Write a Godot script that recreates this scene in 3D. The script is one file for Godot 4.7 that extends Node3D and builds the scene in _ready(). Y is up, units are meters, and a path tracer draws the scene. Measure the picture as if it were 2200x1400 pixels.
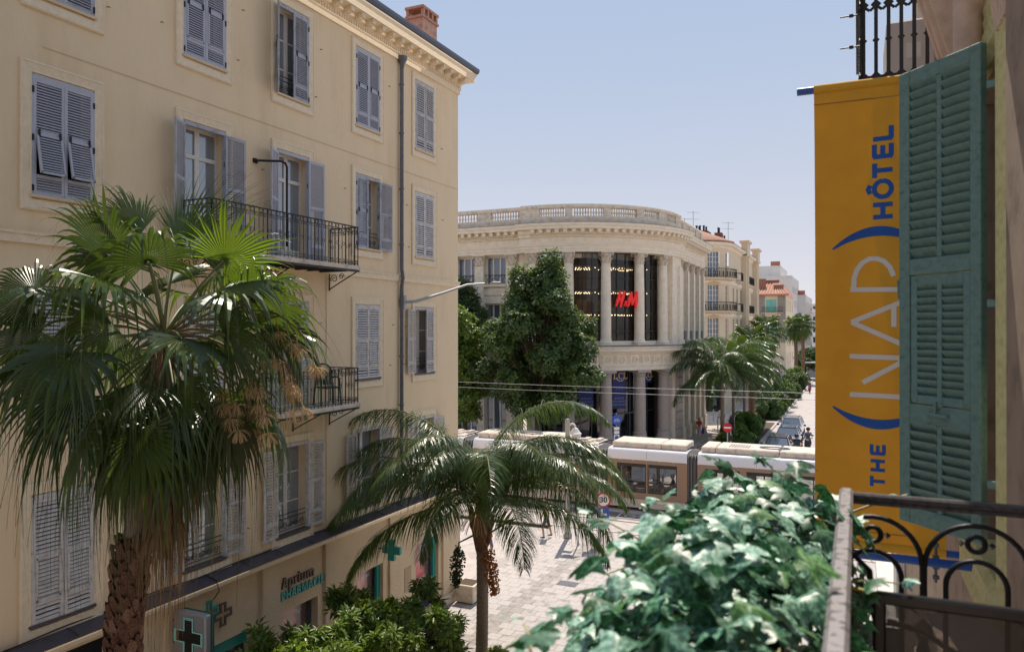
extends Node3D
# A street in a southern town seen from a balcony: x to the right of the street, -z down the avenue, y up, metres.

class Geo:
	var v := PackedVector3Array()
	var n := PackedVector3Array()
	var t := PackedVector2Array()
	var c := PackedColorArray()
	var col := Color(1, 1, 1)
	var colored := false
	var xf := Transform3D()
	func tint(k: Color) -> void:
		col = k
		colored = true
	func _p(a: Vector3, na: Vector3, uv: Vector2) -> void:
		v.append(a)
		n.append(na)
		t.append(uv)
		if colored:
			c.append(col)
	# corners counter-clockwise seen from outside
	func tri(a0: Vector3, b0: Vector3, c0: Vector3, ua := Vector2.ZERO, ub := Vector2.RIGHT, uc := Vector2.ONE) -> void:
		var a := xf * a0
		var b := xf * b0
		var d := xf * c0
		var m := (b - a).cross(d - a).normalized()
		_p(a, m, ua)
		_p(d, m, uc)
		_p(b, m, ub)
	func quad(a0: Vector3, b0: Vector3, c0: Vector3, d0: Vector3) -> void:
		var a := xf * a0
		var b := xf * b0
		var d := xf * c0
		var e := xf * d0
		var m := (d - a).cross(e - b).normalized()
		_p(a, m, Vector2(0, 0))
		_p(d, m, Vector2(1, 1))
		_p(b, m, Vector2(1, 0))
		_p(a, m, Vector2(0, 0))
		_p(e, m, Vector2(0, 1))
		_p(d, m, Vector2(1, 1))
	func squad(a: Vector3, b: Vector3, d: Vector3, e: Vector3, na: Vector3, nb: Vector3, nd: Vector3, ne: Vector3, ua := Vector2.ZERO, ub := Vector2.RIGHT, ud := Vector2.ONE, ue := Vector2.DOWN) -> void:
		var A := xf * a
		var B := xf * b
		var D := xf * d
		var E := xf * e
		var bs := xf.basis
		var NA := (bs * na).normalized()
		var NB := (bs * nb).normalized()
		var ND := (bs * nd).normalized()
		var NE := (bs * ne).normalized()
		_p(A, NA, ua)
		_p(D, ND, ud)
		_p(B, NB, ub)
		_p(A, NA, ua)
		_p(E, NE, ue)
		_p(D, ND, ud)
	func box(o: Vector3, s: Vector3, b := Basis()) -> void:
		var x := b.x * s.x * 0.5
		var y := b.y * s.y * 0.5
		var z := b.z * s.z * 0.5
		quad(o - x - y + z, o + x - y + z, o + x + y + z, o - x + y + z)
		quad(o + x - y - z, o - x - y - z, o - x + y - z, o + x + y - z)
		quad(o + x - y + z, o + x - y - z, o + x + y - z, o + x + y + z)
		quad(o - x - y - z, o - x - y + z, o - x + y + z, o - x + y - z)
		quad(o - x + y + z, o + x + y + z, o + x + y - z, o - x + y - z)
		quad(o - x - y - z, o + x - y - z, o + x - y + z, o - x - y + z)
	func span(a: Vector3, b: Vector3) -> void:
		box((a + b) * 0.5, (b - a).abs())
	# box with chamfered edges all round
	func cbox(o: Vector3, s: Vector3, k: float, b := Basis()) -> void:
		var h := s * 0.5
		var P := []
		for sx in [-1.0, 1.0]:
			for sy in [-1.0, 1.0]:
				for sz in [-1.0, 1.0]:
					P.append([o + b * Vector3(sx * h.x, sy * (h.y - k), sz * (h.z - k)), o + b * Vector3(sx * (h.x - k), sy * h.y, sz * (h.z - k)), o + b * Vector3(sx * (h.x - k), sy * (h.y - k), sz * h.z)])
		quad(P[1][2], P[5][2], P[7][2], P[3][2])
		quad(P[4][2], P[0][2], P[2][2], P[6][2])
		quad(P[5][0], P[4][0], P[6][0], P[7][0])
		quad(P[0][0], P[1][0], P[3][0], P[2][0])
		quad(P[3][1], P[7][1], P[6][1], P[2][1])
		quad(P[0][1], P[4][1], P[5][1], P[1][1])
		for e in [[1, 3, 0, 2], [5, 7, 2, 0], [4, 6, 0, 2], [0, 2, 2, 0]]:
			var lo: int = e[0]
			var hi: int = e[1]
			quad(P[lo][e[2]], P[lo][e[3]], P[hi][e[3]], P[hi][e[2]])
		for e in [[1, 5], [4, 0]]:
			quad(P[e[0]][1], P[e[1]][1], P[e[1]][2], P[e[0]][2])
			quad(P[e[0] + 2][2], P[e[1] + 2][2], P[e[1] + 2][1], P[e[0] + 2][1])
		for e in [[5, 4], [0, 1]]:
			quad(P[e[0]][1], P[e[1]][1], P[e[1]][0], P[e[0]][0])
			quad(P[e[0] + 2][0], P[e[1] + 2][0], P[e[1] + 2][1], P[e[0] + 2][1])
		for i in 8:
			var odd: bool = (int(i / 4) + int(i / 2) % 2 + i % 2) % 2 == 1
			if odd:
				tri(P[i][0], P[i][1], P[i][2])
			else:
				tri(P[i][2], P[i][1], P[i][0])
	# round bar along a polyline; r is a number or one radius per point
	func tube(pts: Array, r, sides := 6, caps := true, squash := 1.0) -> void:
		var cnt := pts.size()
		var up := Vector3.UP
		var rings := []
		var norms := []
		for i in cnt:
			var d: Vector3 = (pts[mini(i + 1, cnt - 1)] - pts[maxi(i - 1, 0)]).normalized()
			if i == 0:
				up = Vector3.UP if absf(d.y) < 0.9 else Vector3.RIGHT
			var sd := d.cross(up).normalized()
			up = sd.cross(d).normalized()
			var rad: float = r[i] if r is Array else r
			var ring := PackedVector3Array()
			var nr := PackedVector3Array()
			for k in sides:
				var an := TAU * (k + 0.5) / sides
				var q := sd * cos(an) + up * sin(an) * squash
				ring.append(pts[i] + q * rad)
				nr.append(q)
			rings.append(ring)
			norms.append(nr)
		for i in cnt - 1:
			var A: PackedVector3Array = rings[i]
			var B: PackedVector3Array = rings[i + 1]
			var na: PackedVector3Array = norms[i]
			var nb: PackedVector3Array = norms[i + 1]
			for k in sides:
				var j := (k + 1) % sides
				if sides <= 4:
					quad(A[j], A[k], B[k], B[j])
				else:
					squad(A[j], A[k], B[k], B[j], na[j], na[k], nb[k], nb[j])
		if caps:
			for k in range(1, sides - 1):
				tri(rings[0][0], rings[0][k], rings[0][k + 1])
				tri(rings[cnt - 1][0], rings[cnt - 1][k + 1], rings[cnt - 1][k])
	# profile of Vector2(radius, height) turned about y at o
	func lathe(prof: Array, segs: int, o := Vector3.ZERO, smooth := true, from := 0.0, to := TAU) -> void:
		for i in prof.size() - 1:
			var a: Vector2 = prof[i]
			var b: Vector2 = prof[i + 1]
			var m := Vector2(b.y - a.y, a.x - b.x).normalized()
			for k in segs:
				var p := from + (to - from) * k / segs
				var q := from + (to - from) * (k + 1) / segs
				var cp := Vector3(sin(p), 0, cos(p))
				var cq := Vector3(sin(q), 0, cq_z(q))
				var A := o + cp * a.x + Vector3(0, a.y, 0)
				var B := o + cq * a.x + Vector3(0, a.y, 0)
				var D := o + cq * b.x + Vector3(0, b.y, 0)
				var E := o + cp * b.x + Vector3(0, b.y, 0)
				if smooth:
					var n0 := cp * m.x + Vector3(0, m.y, 0)
					var n1 := cq * m.x + Vector3(0, m.y, 0)
					squad(A, B, D, E, n0, n1, n1, n0)
				else:
					quad(A, B, D, E)
	func cq_z(q: float) -> float:
		return cos(q)
	# flat outline in the xy plane (counter-clockwise), pushed out along +z by d
	func extrude(poly: PackedVector2Array, d: float, z := 0.0) -> void:
		var idx := Geometry2D.triangulate_polygon(poly)
		for i in range(0, idx.size(), 3):
			var a := poly[idx[i]]
			var b := poly[idx[i + 1]]
			var e := poly[idx[i + 2]]
			if (b - a).cross(e - a) < 0.0:
				var s := b
				b = e
				e = s
			tri(Vector3(a.x, a.y, z + d), Vector3(b.x, b.y, z + d), Vector3(e.x, e.y, z + d), a, b, e)
			tri(Vector3(a.x, a.y, z), Vector3(e.x, e.y, z), Vector3(b.x, b.y, z), a, e, b)
		for i in poly.size():
			var a := poly[i]
			var b := poly[(i + 1) % poly.size()]
			quad(Vector3(a.x, a.y, z), Vector3(b.x, b.y, z), Vector3(b.x, b.y, z + d), Vector3(a.x, a.y, z + d))
	# profile of Vector2(out, height), bottom to top, swept along [position, outward normal] pairs that run to the left-hand of outward
	func sweep(prof: Array, path: Array, closed_ends := true) -> void:
		for i in path.size() - 1:
			var a: Vector3 = path[i][0]
			var b: Vector3 = path[i + 1][0]
			var na: Vector3 = path[i][1]
			var nb: Vector3 = path[i + 1][1]
			for j in prof.size() - 1:
				var p: Vector2 = prof[j]
				var q: Vector2 = prof[j + 1]
				var A := a + na * p.x + Vector3(0, p.y, 0)
				var B := b + nb * p.x + Vector3(0, p.y, 0)
				var D := b + nb * q.x + Vector3(0, q.y, 0)
				var E := a + na * q.x + Vector3(0, q.y, 0)
				var m := Vector2(q.y - p.y, p.x - q.x).normalized()
				if na.is_equal_approx(nb) or na.dot(nb) < 0.3:
					quad(A, B, D, E)
				else:
					squad(A, B, D, E, na * m.x + Vector3(0, m.y, 0), nb * m.x + Vector3(0, m.y, 0), nb * m.x + Vector3(0, m.y, 0), na * m.x + Vector3(0, m.y, 0))
		if closed_ends and path.size() > 1:
			for e in [0, path.size() - 1]:
				var o: Vector3 = path[e][0]
				var no: Vector3 = path[e][1]
				for j in range(0, prof.size() - 1):
					var p: Vector2 = prof[j]
					var q: Vector2 = prof[j + 1]
					var A := o + no * p.x + Vector3(0, p.y, 0)
					var B := o + Vector3(0, p.y, 0)
					var D := o + Vector3(0, q.y, 0)
					var E := o + no * q.x + Vector3(0, q.y, 0)
					if e == 0:
						quad(A, E, D, B)
					else:
						quad(A, B, D, E)
	# rectangle in the xy plane facing +z with rectangular holes [x0, y0, x1, y1] whose sides go back by depth
	func wall(x0: float, y0: float, x1: float, y1: float, holes: Array, depth: float, z := 0.0) -> void:
		var xs := [x0, x1]
		var ys := [y0, y1]
		for h in holes:
			for k in [h[0], h[2]]:
				if k > x0 and k < x1 and not xs.has(k):
					xs.append(k)
			for k in [h[1], h[3]]:
				if k > y0 and k < y1 and not ys.has(k):
					ys.append(k)
		xs.sort()
		ys.sort()
		for i in xs.size() - 1:
			for j in ys.size() - 1:
				var mx: float = (xs[i] + xs[i + 1]) * 0.5
				var my: float = (ys[j] + ys[j + 1]) * 0.5
				var inside := false
				for h in holes:
					if mx > h[0] and mx < h[2] and my > h[1] and my < h[3]:
						inside = true
						break
				if not inside:
					quad(Vector3(xs[i], ys[j], z), Vector3(xs[i + 1], ys[j], z), Vector3(xs[i + 1], ys[j + 1], z), Vector3(xs[i], ys[j + 1], z))
		for h in holes:
			var a := Vector3(h[0], h[1], z)
			var b := Vector3(h[2], h[1], z)
			var d := Vector3(h[2], h[3], z)
			var e := Vector3(h[0], h[3], z)
			var k := Vector3(0, 0, -depth)
			quad(a, b, b + k, a + k)
			quad(b, d, d + k, b + k)
			quad(d, e, e + k, d + k)
			quad(e, a, a + k, e + k)
	func mesh() -> ArrayMesh:
		var arr := []
		arr.resize(Mesh.ARRAY_MAX)
		arr[Mesh.ARRAY_VERTEX] = v
		arr[Mesh.ARRAY_NORMAL] = n
		arr[Mesh.ARRAY_TEX_UV] = t
		if colored:
			arr[Mesh.ARRAY_COLOR] = c
		var m := ArrayMesh.new()
		if v.size():
			m.add_surface_from_arrays(Mesh.PRIMITIVE_TRIANGLES, arr)
		return m

var M := {}
var taken := {}
var rng := RandomNumberGenerator.new()
var font_bold: SystemFont
var font_plain: SystemFont
var font_serif: SystemFont

func numbered(called: String) -> String:
	var k: int = taken.get(called, 0)
	taken[called] = k + 1
	return called if k == 0 else "%s_%03d" % [called, k]

func tag(o: Node, label: String, category: String, group := "") -> void:
	o.set_meta("label", label)
	o.set_meta("category", category)
	if group:
		o.set_meta("group", group)

func thing(called: String, label: String, category: String, at := Vector3.ZERO, turn := 0.0, group := "") -> Node3D:
	var o := Node3D.new()
	o.name = numbered(called)
	add_child(o)
	o.position = at
	o.rotation.y = turn
	tag(o, label, category, group)
	return o

func part(parent: Node, called: String, g, m: Material, at := Vector3.ZERO, b := Basis()) -> MeshInstance3D:
	var o := MeshInstance3D.new()
	o.name = called
	o.mesh = g.mesh() if g is Geo else g
	o.material_override = m
	parent.add_child(o, true)
	o.transform = Transform3D(b, at)
	return o

func struct(called: String, g, m: Material, at := Vector3.ZERO) -> MeshInstance3D:
	var o := part(self, numbered(called), g, m, at)
	o.set_meta("kind", "structure")
	return o

func copy(o: Node3D, label: String, at: Vector3, turn := 0.0, called := "") -> Node3D:
	var c: Node3D = o.duplicate()
	c.name = numbered(called if called else str(o.name).rstrip("_0123456789"))
	add_child(c)
	c.position = at
	c.rotation.y = turn
	c.set_meta("label", label)
	return c

func lin(r: float, g: float, b: float, a := 1.0) -> Color:
	var k := Color(r, g, b, a).linear_to_srgb()
	k.a = a
	return k

func mat(called: String, k: Color, rough := 0.8, metal := 0.0) -> StandardMaterial3D:
	var m := StandardMaterial3D.new()
	m.resource_name = called
	m.albedo_color = k
	m.roughness = rough
	m.metallic = metal
	m.cull_mode = BaseMaterial3D.CULL_DISABLED
	M[called] = m
	return m

# noise picture between two linear greys or colours
func noise_tex(seed_: int, freq: float, oct: int, stops: Array, size := 512, kind := FastNoiseLite.TYPE_SIMPLEX_SMOOTH, sx := 1.0) -> NoiseTexture2D:
	var f := FastNoiseLite.new()
	f.noise_type = kind
	f.seed = seed_
	f.frequency = freq
	f.fractal_octaves = oct
	f.fractal_gain = 0.55
	var t := NoiseTexture2D.new()
	t.width = int(size * sx)
	t.height = size
	t.seamless = true
	t.noise = f
	var r := Gradient.new()
	var offs := PackedFloat32Array()
	var cols := PackedColorArray()
	for s in stops:
		offs.append(s[0])
		cols.append(s[1])
	r.offsets = offs
	r.colors = cols
	t.color_ramp = r
	return t

func bump_tex(seed_: int, freq: float, oct: int, strength: float, size := 512) -> NoiseTexture2D:
	var f := FastNoiseLite.new()
	f.seed = seed_
	f.frequency = freq
	f.fractal_octaves = oct
	var t := NoiseTexture2D.new()
	t.width = size
	t.height = size
	t.seamless = true
	t.noise = f
	t.as_normal_map = true
	t.bump_strength = strength
	return t

func grain(m: StandardMaterial3D, tex: Texture2D, metres: float, bump: Texture2D = null, bump_scale := 0.5, world := true) -> StandardMaterial3D:
	m.albedo_texture = tex
	m.uv1_triplanar = true
	m.uv1_world_triplanar = world
	m.uv1_scale = Vector3.ONE / metres
	if bump:
		m.normal_enabled = true
		m.normal_texture = bump
		m.normal_scale = bump_scale
	return m

func text_mesh(s: String, size: float, depth: float, f: Font) -> TextMesh:
	var t := TextMesh.new()
	t.text = s
	t.font = f
	t.font_size = 64
	t.pixel_size = size / 64.0
	t.depth = depth
	t.curve_step = 2.0
	return t

func arc_pts(o: Vector3, ax: Vector3, ay: Vector3, r: float, from: float, to: float, cnt: int) -> Array:
	var out := []
	for i in cnt + 1:
		var a := from + (to - from) * i / cnt
		out.append(o + ax * cos(a) * r + ay * sin(a) * r)
	return out

func spiral(o: Vector3, ax: Vector3, ay: Vector3, r0: float, r1: float, from: float, to: float, cnt: int) -> Array:
	var out := []
	for i in cnt + 1:
		var k := float(i) / cnt
		var a := from + (to - from) * k
		out.append(o + (ax * cos(a) + ay * sin(a)) * lerpf(r0, r1, k))
	return out

func rnd(a: float, b: float) -> float:
	return rng.randf_range(a, b)

func _ready() -> void:
	rng.seed = 20240611
	# camera, 28 mm, level, turned 24.5 degrees to the left of the avenue
	var cam := Camera3D.new()
	cam.name = "camera"
	var attr := CameraAttributesPhysical.new()
	attr.frustum_focal_length = 27.94
	attr.frustum_near = 0.05
	attr.frustum_far = 3000.0
	attr.frustum_focus_distance = 30.0
	attr.exposure_aperture = 4.2
	cam.attributes = attr
	cam.fov = 46.48
	cam.near = 0.05
	cam.far = 3000.0
	add_child(cam)
	cam.position = Vector3(0, 8.8, 0)
	cam.rotation_degrees = Vector3(0.17, 24.5, 0)
	cam.current = true
	var we := WorldEnvironment.new()
	we.name = "environment"
	var env := Environment.new()
	var psm := ProceduralSkyMaterial.new()
	psm.sky_top_color = lin(0.352, 0.468, 0.665)
	psm.sky_horizon_color = lin(0.755, 0.725, 0.74)
	psm.sky_curve = 0.15
	psm.ground_bottom_color = lin(0.30, 0.27, 0.24)
	psm.ground_horizon_color = lin(0.45, 0.42, 0.40)
	psm.sun_angle_max = 12.0
	psm.sun_curve = 0.15
	var sky := Sky.new()
	sky.sky_material = psm
	env.sky = sky
	env.background_mode = Environment.BG_SKY
	env.tonemap_mode = Environment.TONE_MAPPER_LINEAR
	env.tonemap_exposure = 1.12
	env.sdfgi_enabled = true
	env.ssao_enabled = true
	env.ssil_enabled = true
	we.environment = env
	add_child(we)
	var sun := DirectionalLight3D.new()
	sun.name = "sun"
	sun.light_energy = 1.6
	sun.light_color = Color(1.0, 0.955, 0.89)
	sun.light_angular_distance = 0.5
	sun.shadow_enabled = true
	add_child(sun)
	var az := deg_to_rad(12.0)
	var el := deg_to_rad(60.0)
	var to_sun := Vector3(-sin(az) * cos(el), sin(el), -cos(az) * cos(el))
	sun.look_at_from_position(to_sun * 100.0, Vector3.ZERO, Vector3.UP)
	font_bold = SystemFont.new()
	font_bold.font_names = PackedStringArray(["Droid Sans"])
	font_bold.font_weight = 700
	font_plain = SystemFont.new()
	font_plain.font_names = PackedStringArray(["Droid Sans"])
	font_serif = SystemFont.new()
	font_serif.font_names = PackedStringArray(["Droid Serif"])
	materials()
	lit_materials()
	build_ground()
	build_apartments()
	build_store()
	build_far_buildings()
	build_own_side()
	build_palms()
	build_trees()
	build_tram()
	build_street_things()
	build_vehicles()
	build_people()
	build_ivy()

func materials() -> void:
	var w := Color(1, 1, 1)
	var blotch := noise_tex(3, 0.0032, 5, [[0.05, Color(0.94, 0.925, 0.90)], [0.35, Color(0.975, 0.97, 0.96)], [0.65, Color(0.985, 0.98, 0.975)], [0.95, Color(0.965, 0.96, 0.955)]], 1024)
	var fine := noise_tex(5, 0.03, 5, [[0.2, Color(0.95, 0.95, 0.95)], [0.8, w]])
	var dirty := noise_tex(8, 0.012, 6, [[0.12, Color(0.80, 0.785, 0.77)], [0.4, Color(0.94, 0.935, 0.93)], [0.9, w]])
	var sand := bump_tex(11, 0.09, 4, 3.0)
	var soft := bump_tex(12, 0.02, 4, 4.0)
	M["fine_tex"] = fine
	grain(mat("stucco", lin(0.85, 0.67, 0.44), 0.93), blotch, 7.0, sand, 0.12)
	M.stucco.uv1_scale = Vector3(0.2, 0.055, 0.2)
	grain(mat("stucco_trim", lin(0.86, 0.71, 0.50), 0.9), fine, 2.5, sand, 0.15)
	grain(mat("stucco_base", lin(0.72, 0.57, 0.38), 0.93), blotch, 5.0, sand, 0.25)
	grain(mat("shutter_blue", lin(0.47, 0.48, 0.54), 0.55), fine, 1.5)
	grain(mat("shutter_white", lin(0.66, 0.63, 0.60), 0.7), dirty, 1.2)
	grain(mat("shutter_blue_b", lin(0.43, 0.445, 0.50), 0.6), dirty, 1.9)
	grain(mat("shutter_white_b", lin(0.58, 0.56, 0.545), 0.75), dirty, 0.9)
	grain(mat("plate_tan", lin(0.52, 0.37, 0.24), 0.8), fine, 1.0)
	grain(mat("frame_white", lin(0.74, 0.70, 0.64), 0.6), fine, 1.0)
	grain(mat("ledge_slate", lin(0.085, 0.075, 0.085), 0.55), dirty, 1.5)
	grain(mat("roof_slate", lin(0.06, 0.07, 0.10), 0.5), fine, 1.5)
	grain(mat("zinc", lin(0.15, 0.16, 0.19), 0.45, 0.2), dirty, 1.3)
	grain(mat("stucco_pink", lin(0.56, 0.36, 0.27), 0.9), dirty, 1.5)
	grain(mat("terracotta", lin(0.42, 0.18, 0.11), 0.85), dirty, 1.0)
	grain(mat("terracotta_pale", lin(0.52, 0.30, 0.21), 0.85), dirty, 1.0)
	grain(mat("brick_red", lin(0.20, 0.085, 0.06), 0.85), dirty, 1.0)
	grain(mat("iron", lin(0.012, 0.012, 0.014), 0.5, 0.2), fine, 0.5)
	grain(mat("iron_worn", lin(0.10, 0.09, 0.09), 0.40, 0.2), noise_tex(21, 0.02, 4, [[0.2, Color(0.72, 0.71, 0.71)], [0.7, w]]), 0.35)
	grain(mat("rail_worn", lin(0.27, 0.25, 0.255), 0.42, 0.2), noise_tex(22, 0.02, 5, [[0.22, Color(0.55, 0.53, 0.53)], [0.45, w]]), 0.4)
	mat("dark_room", lin(0.30, 0.26, 0.22), 0.9)
	var gl := mat("glass_dark", lin(0.012, 0.015, 0.018), 0.04)
	gl.metallic_specular = 0.75
	var gs := mat("glass_sky", lin(0.34, 0.36, 0.38), 0.03, 0.42)
	gs.metallic_specular = 1.0
	var gm := mat("glass_mid", lin(0.16, 0.18, 0.22), 0.03, 0.3)
	gm.metallic_specular = 0.8
	var pane := mat("pane", Color(0.75, 0.8, 0.8, 0.16), 0.03)
	pane.transparency = BaseMaterial3D.TRANSPARENCY_ALPHA
	var pane2 := mat("pane_smoked", Color(0.10, 0.10, 0.09, 0.55), 0.03)
	pane2.transparency = BaseMaterial3D.TRANSPARENCY_ALPHA
	grain(mat("stone", lin(0.85, 0.745, 0.59), 0.85), noise_tex(31, 0.01, 6, [[0.1, Color(0.92, 0.905, 0.89)], [0.5, Color(0.975, 0.97, 0.965)], [0.9, w]], 1024), 6.0, sand, 0.15)
	grain(mat("stone_old", lin(0.76, 0.655, 0.52), 0.9), dirty, 2.5, sand, 0.3)
	grain(mat("marble", lin(0.50, 0.43, 0.38), 0.5), noise_tex(33, 0.03, 6, [[0.2, Color(0.78, 0.75, 0.73)], [0.5, Color(0.95, 0.94, 0.93)], [0.9, w]]), 1.2)
	grain(mat("lead", lin(0.22, 0.23, 0.26), 0.5), dirty, 2.0)
	grain(mat("plaster_cream", lin(0.72, 0.60, 0.43), 0.9), blotch, 6.0)
	grain(mat("plaster_white", lin(0.72, 0.69, 0.65), 0.9), blotch, 7.0)
	grain(mat("plaster_pink", lin(0.50, 0.20, 0.15), 0.9), dirty, 2.0)
	grain(mat("rubble_grey", lin(0.36, 0.32, 0.28), 0.9), dirty, 3.0)
	grain(mat("paver", lin(0.465, 0.43, 0.415), 0.8), noise_tex(41, 0.02, 6, [[0.1, Color(0.91, 0.90, 0.895)], [0.5, Color(0.97, 0.965, 0.96)], [0.9, w]], 1024), 3.1, sand, 0.3)
	grain(mat("paver_b", lin(0.45, 0.415, 0.40), 0.8), dirty, 3.7, sand, 0.3)
	grain(mat("paver_dark", lin(0.36, 0.33, 0.31), 0.8), dirty, 2.3, sand, 0.3)
	grain(mat("joint", lin(0.385, 0.355, 0.34), 0.95), fine, 1.0)
	grain(mat("asphalt", lin(0.46, 0.41, 0.39), 0.75), noise_tex(43, 0.01, 7, [[0.1, Color(0.86, 0.85, 0.845)], [0.4, Color(0.95, 0.95, 0.95)], [0.8, w]], 1024), 9.0, sand, 0.4)
	grain(mat("asphalt_dark", lin(0.17, 0.155, 0.15), 0.75), dirty, 6.0, sand, 0.4)
	grain(mat("concrete", lin(0.56, 0.50, 0.46), 0.85), dirty, 4.0, sand, 0.3)
	grain(mat("road_paint", lin(0.66, 0.64, 0.62), 0.7), dirty, 1.0)
	grain(mat("earth", lin(0.09, 0.06, 0.04), 0.95), fine, 1.0, soft, 0.8)
	mat("rail_steel", lin(0.45, 0.44, 0.43), 0.3, 0.8)
	# leaves
	for d in [["fan_leaf", lin(0.030, 0.054, 0.011), 0.36, lin(0.06, 0.10, 0.010)], ["fan_leaf_b", lin(0.075, 0.125, 0.018), 0.30, lin(0.26, 0.38, 0.02)], ["fan_leaf_c", lin(0.042, 0.072, 0.012), 0.31, lin(0.11, 0.17, 0.012)], ["fan_leaf_old", lin(0.055, 0.060, 0.022), 0.5, lin(0.10, 0.11, 0.02)], ["feather_leaf", lin(0.034, 0.062, 0.013), 0.34, lin(0.08, 0.13, 0.012)], ["tree_leaf", lin(0.042, 0.072, 0.020), 0.5, lin(0.11, 0.17, 0.018)], ["tree_leaf_light", lin(0.14, 0.20, 0.04), 0.42, lin(0.24, 0.33, 0.03)], ["citrus_leaf", lin(0.075, 0.135, 0.024), 0.34, lin(0.16, 0.26, 0.02)], ["bush_leaf", lin(0.055, 0.10, 0.028), 0.55, lin(0.10, 0.16, 0.02)]]:
		var m := mat(d[0], d[1], d[2])
		m.metallic_specular = 0.45
		m.backlight_enabled = true
		m.backlight = d[3]
	grain(mat("dead_leaf", lin(0.26, 0.155, 0.075), 0.8), dirty, 0.8)
	grain(mat("flower_straw", lin(0.62, 0.43, 0.22), 0.9), fine, 0.5)
	grain(mat("stalk_brown", lin(0.22, 0.13, 0.075), 0.7), dirty, 0.6)
	grain(mat("petiole", lin(0.16, 0.17, 0.06), 0.5), fine, 0.6)
	grain(mat("boot_brown", lin(0.20, 0.095, 0.048), 0.85), noise_tex(55, 0.03, 5, [[0.2, Color(0.5, 0.45, 0.42)], [0.8, w]]), 0.5, soft, 0.8)
	grain(mat("boot_pale", lin(0.30, 0.17, 0.10), 0.85), noise_tex(56, 0.03, 5, [[0.2, Color(0.55, 0.5, 0.45)], [0.8, w]]), 0.5, soft, 0.8)
	grain(mat("palm_bark", lin(0.30, 0.235, 0.175), 0.9), dirty, 0.7, soft, 0.8)
	grain(mat("bark", lin(0.10, 0.075, 0.055), 0.9), dirty, 0.7, soft, 1.0)
	grain(mat("fruit_orange", lin(0.45, 0.15, 0.015), 0.6), fine, 0.3)
	grain(mat("fruit_green", lin(0.05, 0.075, 0.02), 0.5), fine, 0.3)
	# tram
	mat("tram_white", lin(0.74, 0.72, 0.74), 0.28)
	mat("tram_brown", lin(0.30, 0.19, 0.125), 0.33)
	grain(mat("tram_roof", lin(0.70, 0.60, 0.50), 0.55), dirty, 3.0)
	grain(mat("tram_cream", lin(0.60, 0.52, 0.45), 0.45), fine, 2.0)
	mat("rubber", lin(0.02, 0.02, 0.02), 0.7)
	mat("bellows", lin(0.13, 0.12, 0.12), 0.6)
	mat("black_trim", lin(0.012, 0.012, 0.013), 0.3)
	mat("steel_grey", lin(0.36, 0.36, 0.36), 0.45, 0.3)
	mat("steel_white", lin(0.68, 0.67, 0.65), 0.4)
	# signs
	mat("sign_red", lin(0.55, 0.012, 0.015), 0.4)
	mat("sign_white", lin(0.80, 0.79, 0.77), 0.45)
	mat("sign_blue", lin(0.02, 0.09, 0.42), 0.4)
	mat("bank_blue", lin(0.012, 0.018, 0.12), 0.6)
	mat("bank_gold", lin(0.65, 0.45, 0.10), 0.5)
	mat("teal", lin(0.01, 0.33, 0.30), 0.4)
	mat("letter_brown", lin(0.12, 0.075, 0.06), 0.5)
	# cloth and paint near the camera
	grain(mat("banner_cloth", lin(0.66, 0.34, 0.026), 0.85), noise_tex(61, 0.01, 3, [[0.2, Color(0.965, 0.96, 0.955)], [0.7, w]]), 1.8)
	M.banner_cloth.backlight_enabled = true
	M.banner_cloth.backlight = lin(0.12, 0.055, 0.003)
	mat("banner_blue", lin(0.016, 0.085, 0.34), 0.85)
	mat("banner_white", lin(0.66, 0.61, 0.56), 0.85)
	mat("pole_blue", lin(0.012, 0.075, 0.32), 0.35)
	grain(mat("shutter_green", lin(0.135, 0.235, 0.21), 0.6), noise_tex(63, 0.02, 6, [[0.12, Color(0.66, 0.66, 0.63)], [0.35, Color(0.92, 0.92, 0.92)], [0.8, w]], 1024), 0.9, bump_tex(64, 0.03, 5, 3.0), 0.25)
	grain(mat("jamb_yellow", lin(0.62, 0.56, 0.28), 0.8), noise_tex(65, 0.02, 6, [[0.1, Color(0.84, 0.83, 0.78)], [0.5, Color(0.95, 0.95, 0.93)], [0.9, w]]), 0.8)
	grain(mat("wall_rose", lin(0.33, 0.235, 0.17), 0.9), dirty, 2.2, sand, 0.08)
	grain(mat("stone_rose", lin(0.66, 0.50, 0.41), 0.85), noise_tex(66, 0.02, 6, [[0.1, Color(0.88, 0.86, 0.84)], [0.5, Color(0.95, 0.94, 0.93)], [0.9, w]]), 1.2, sand, 0.3)

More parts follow.
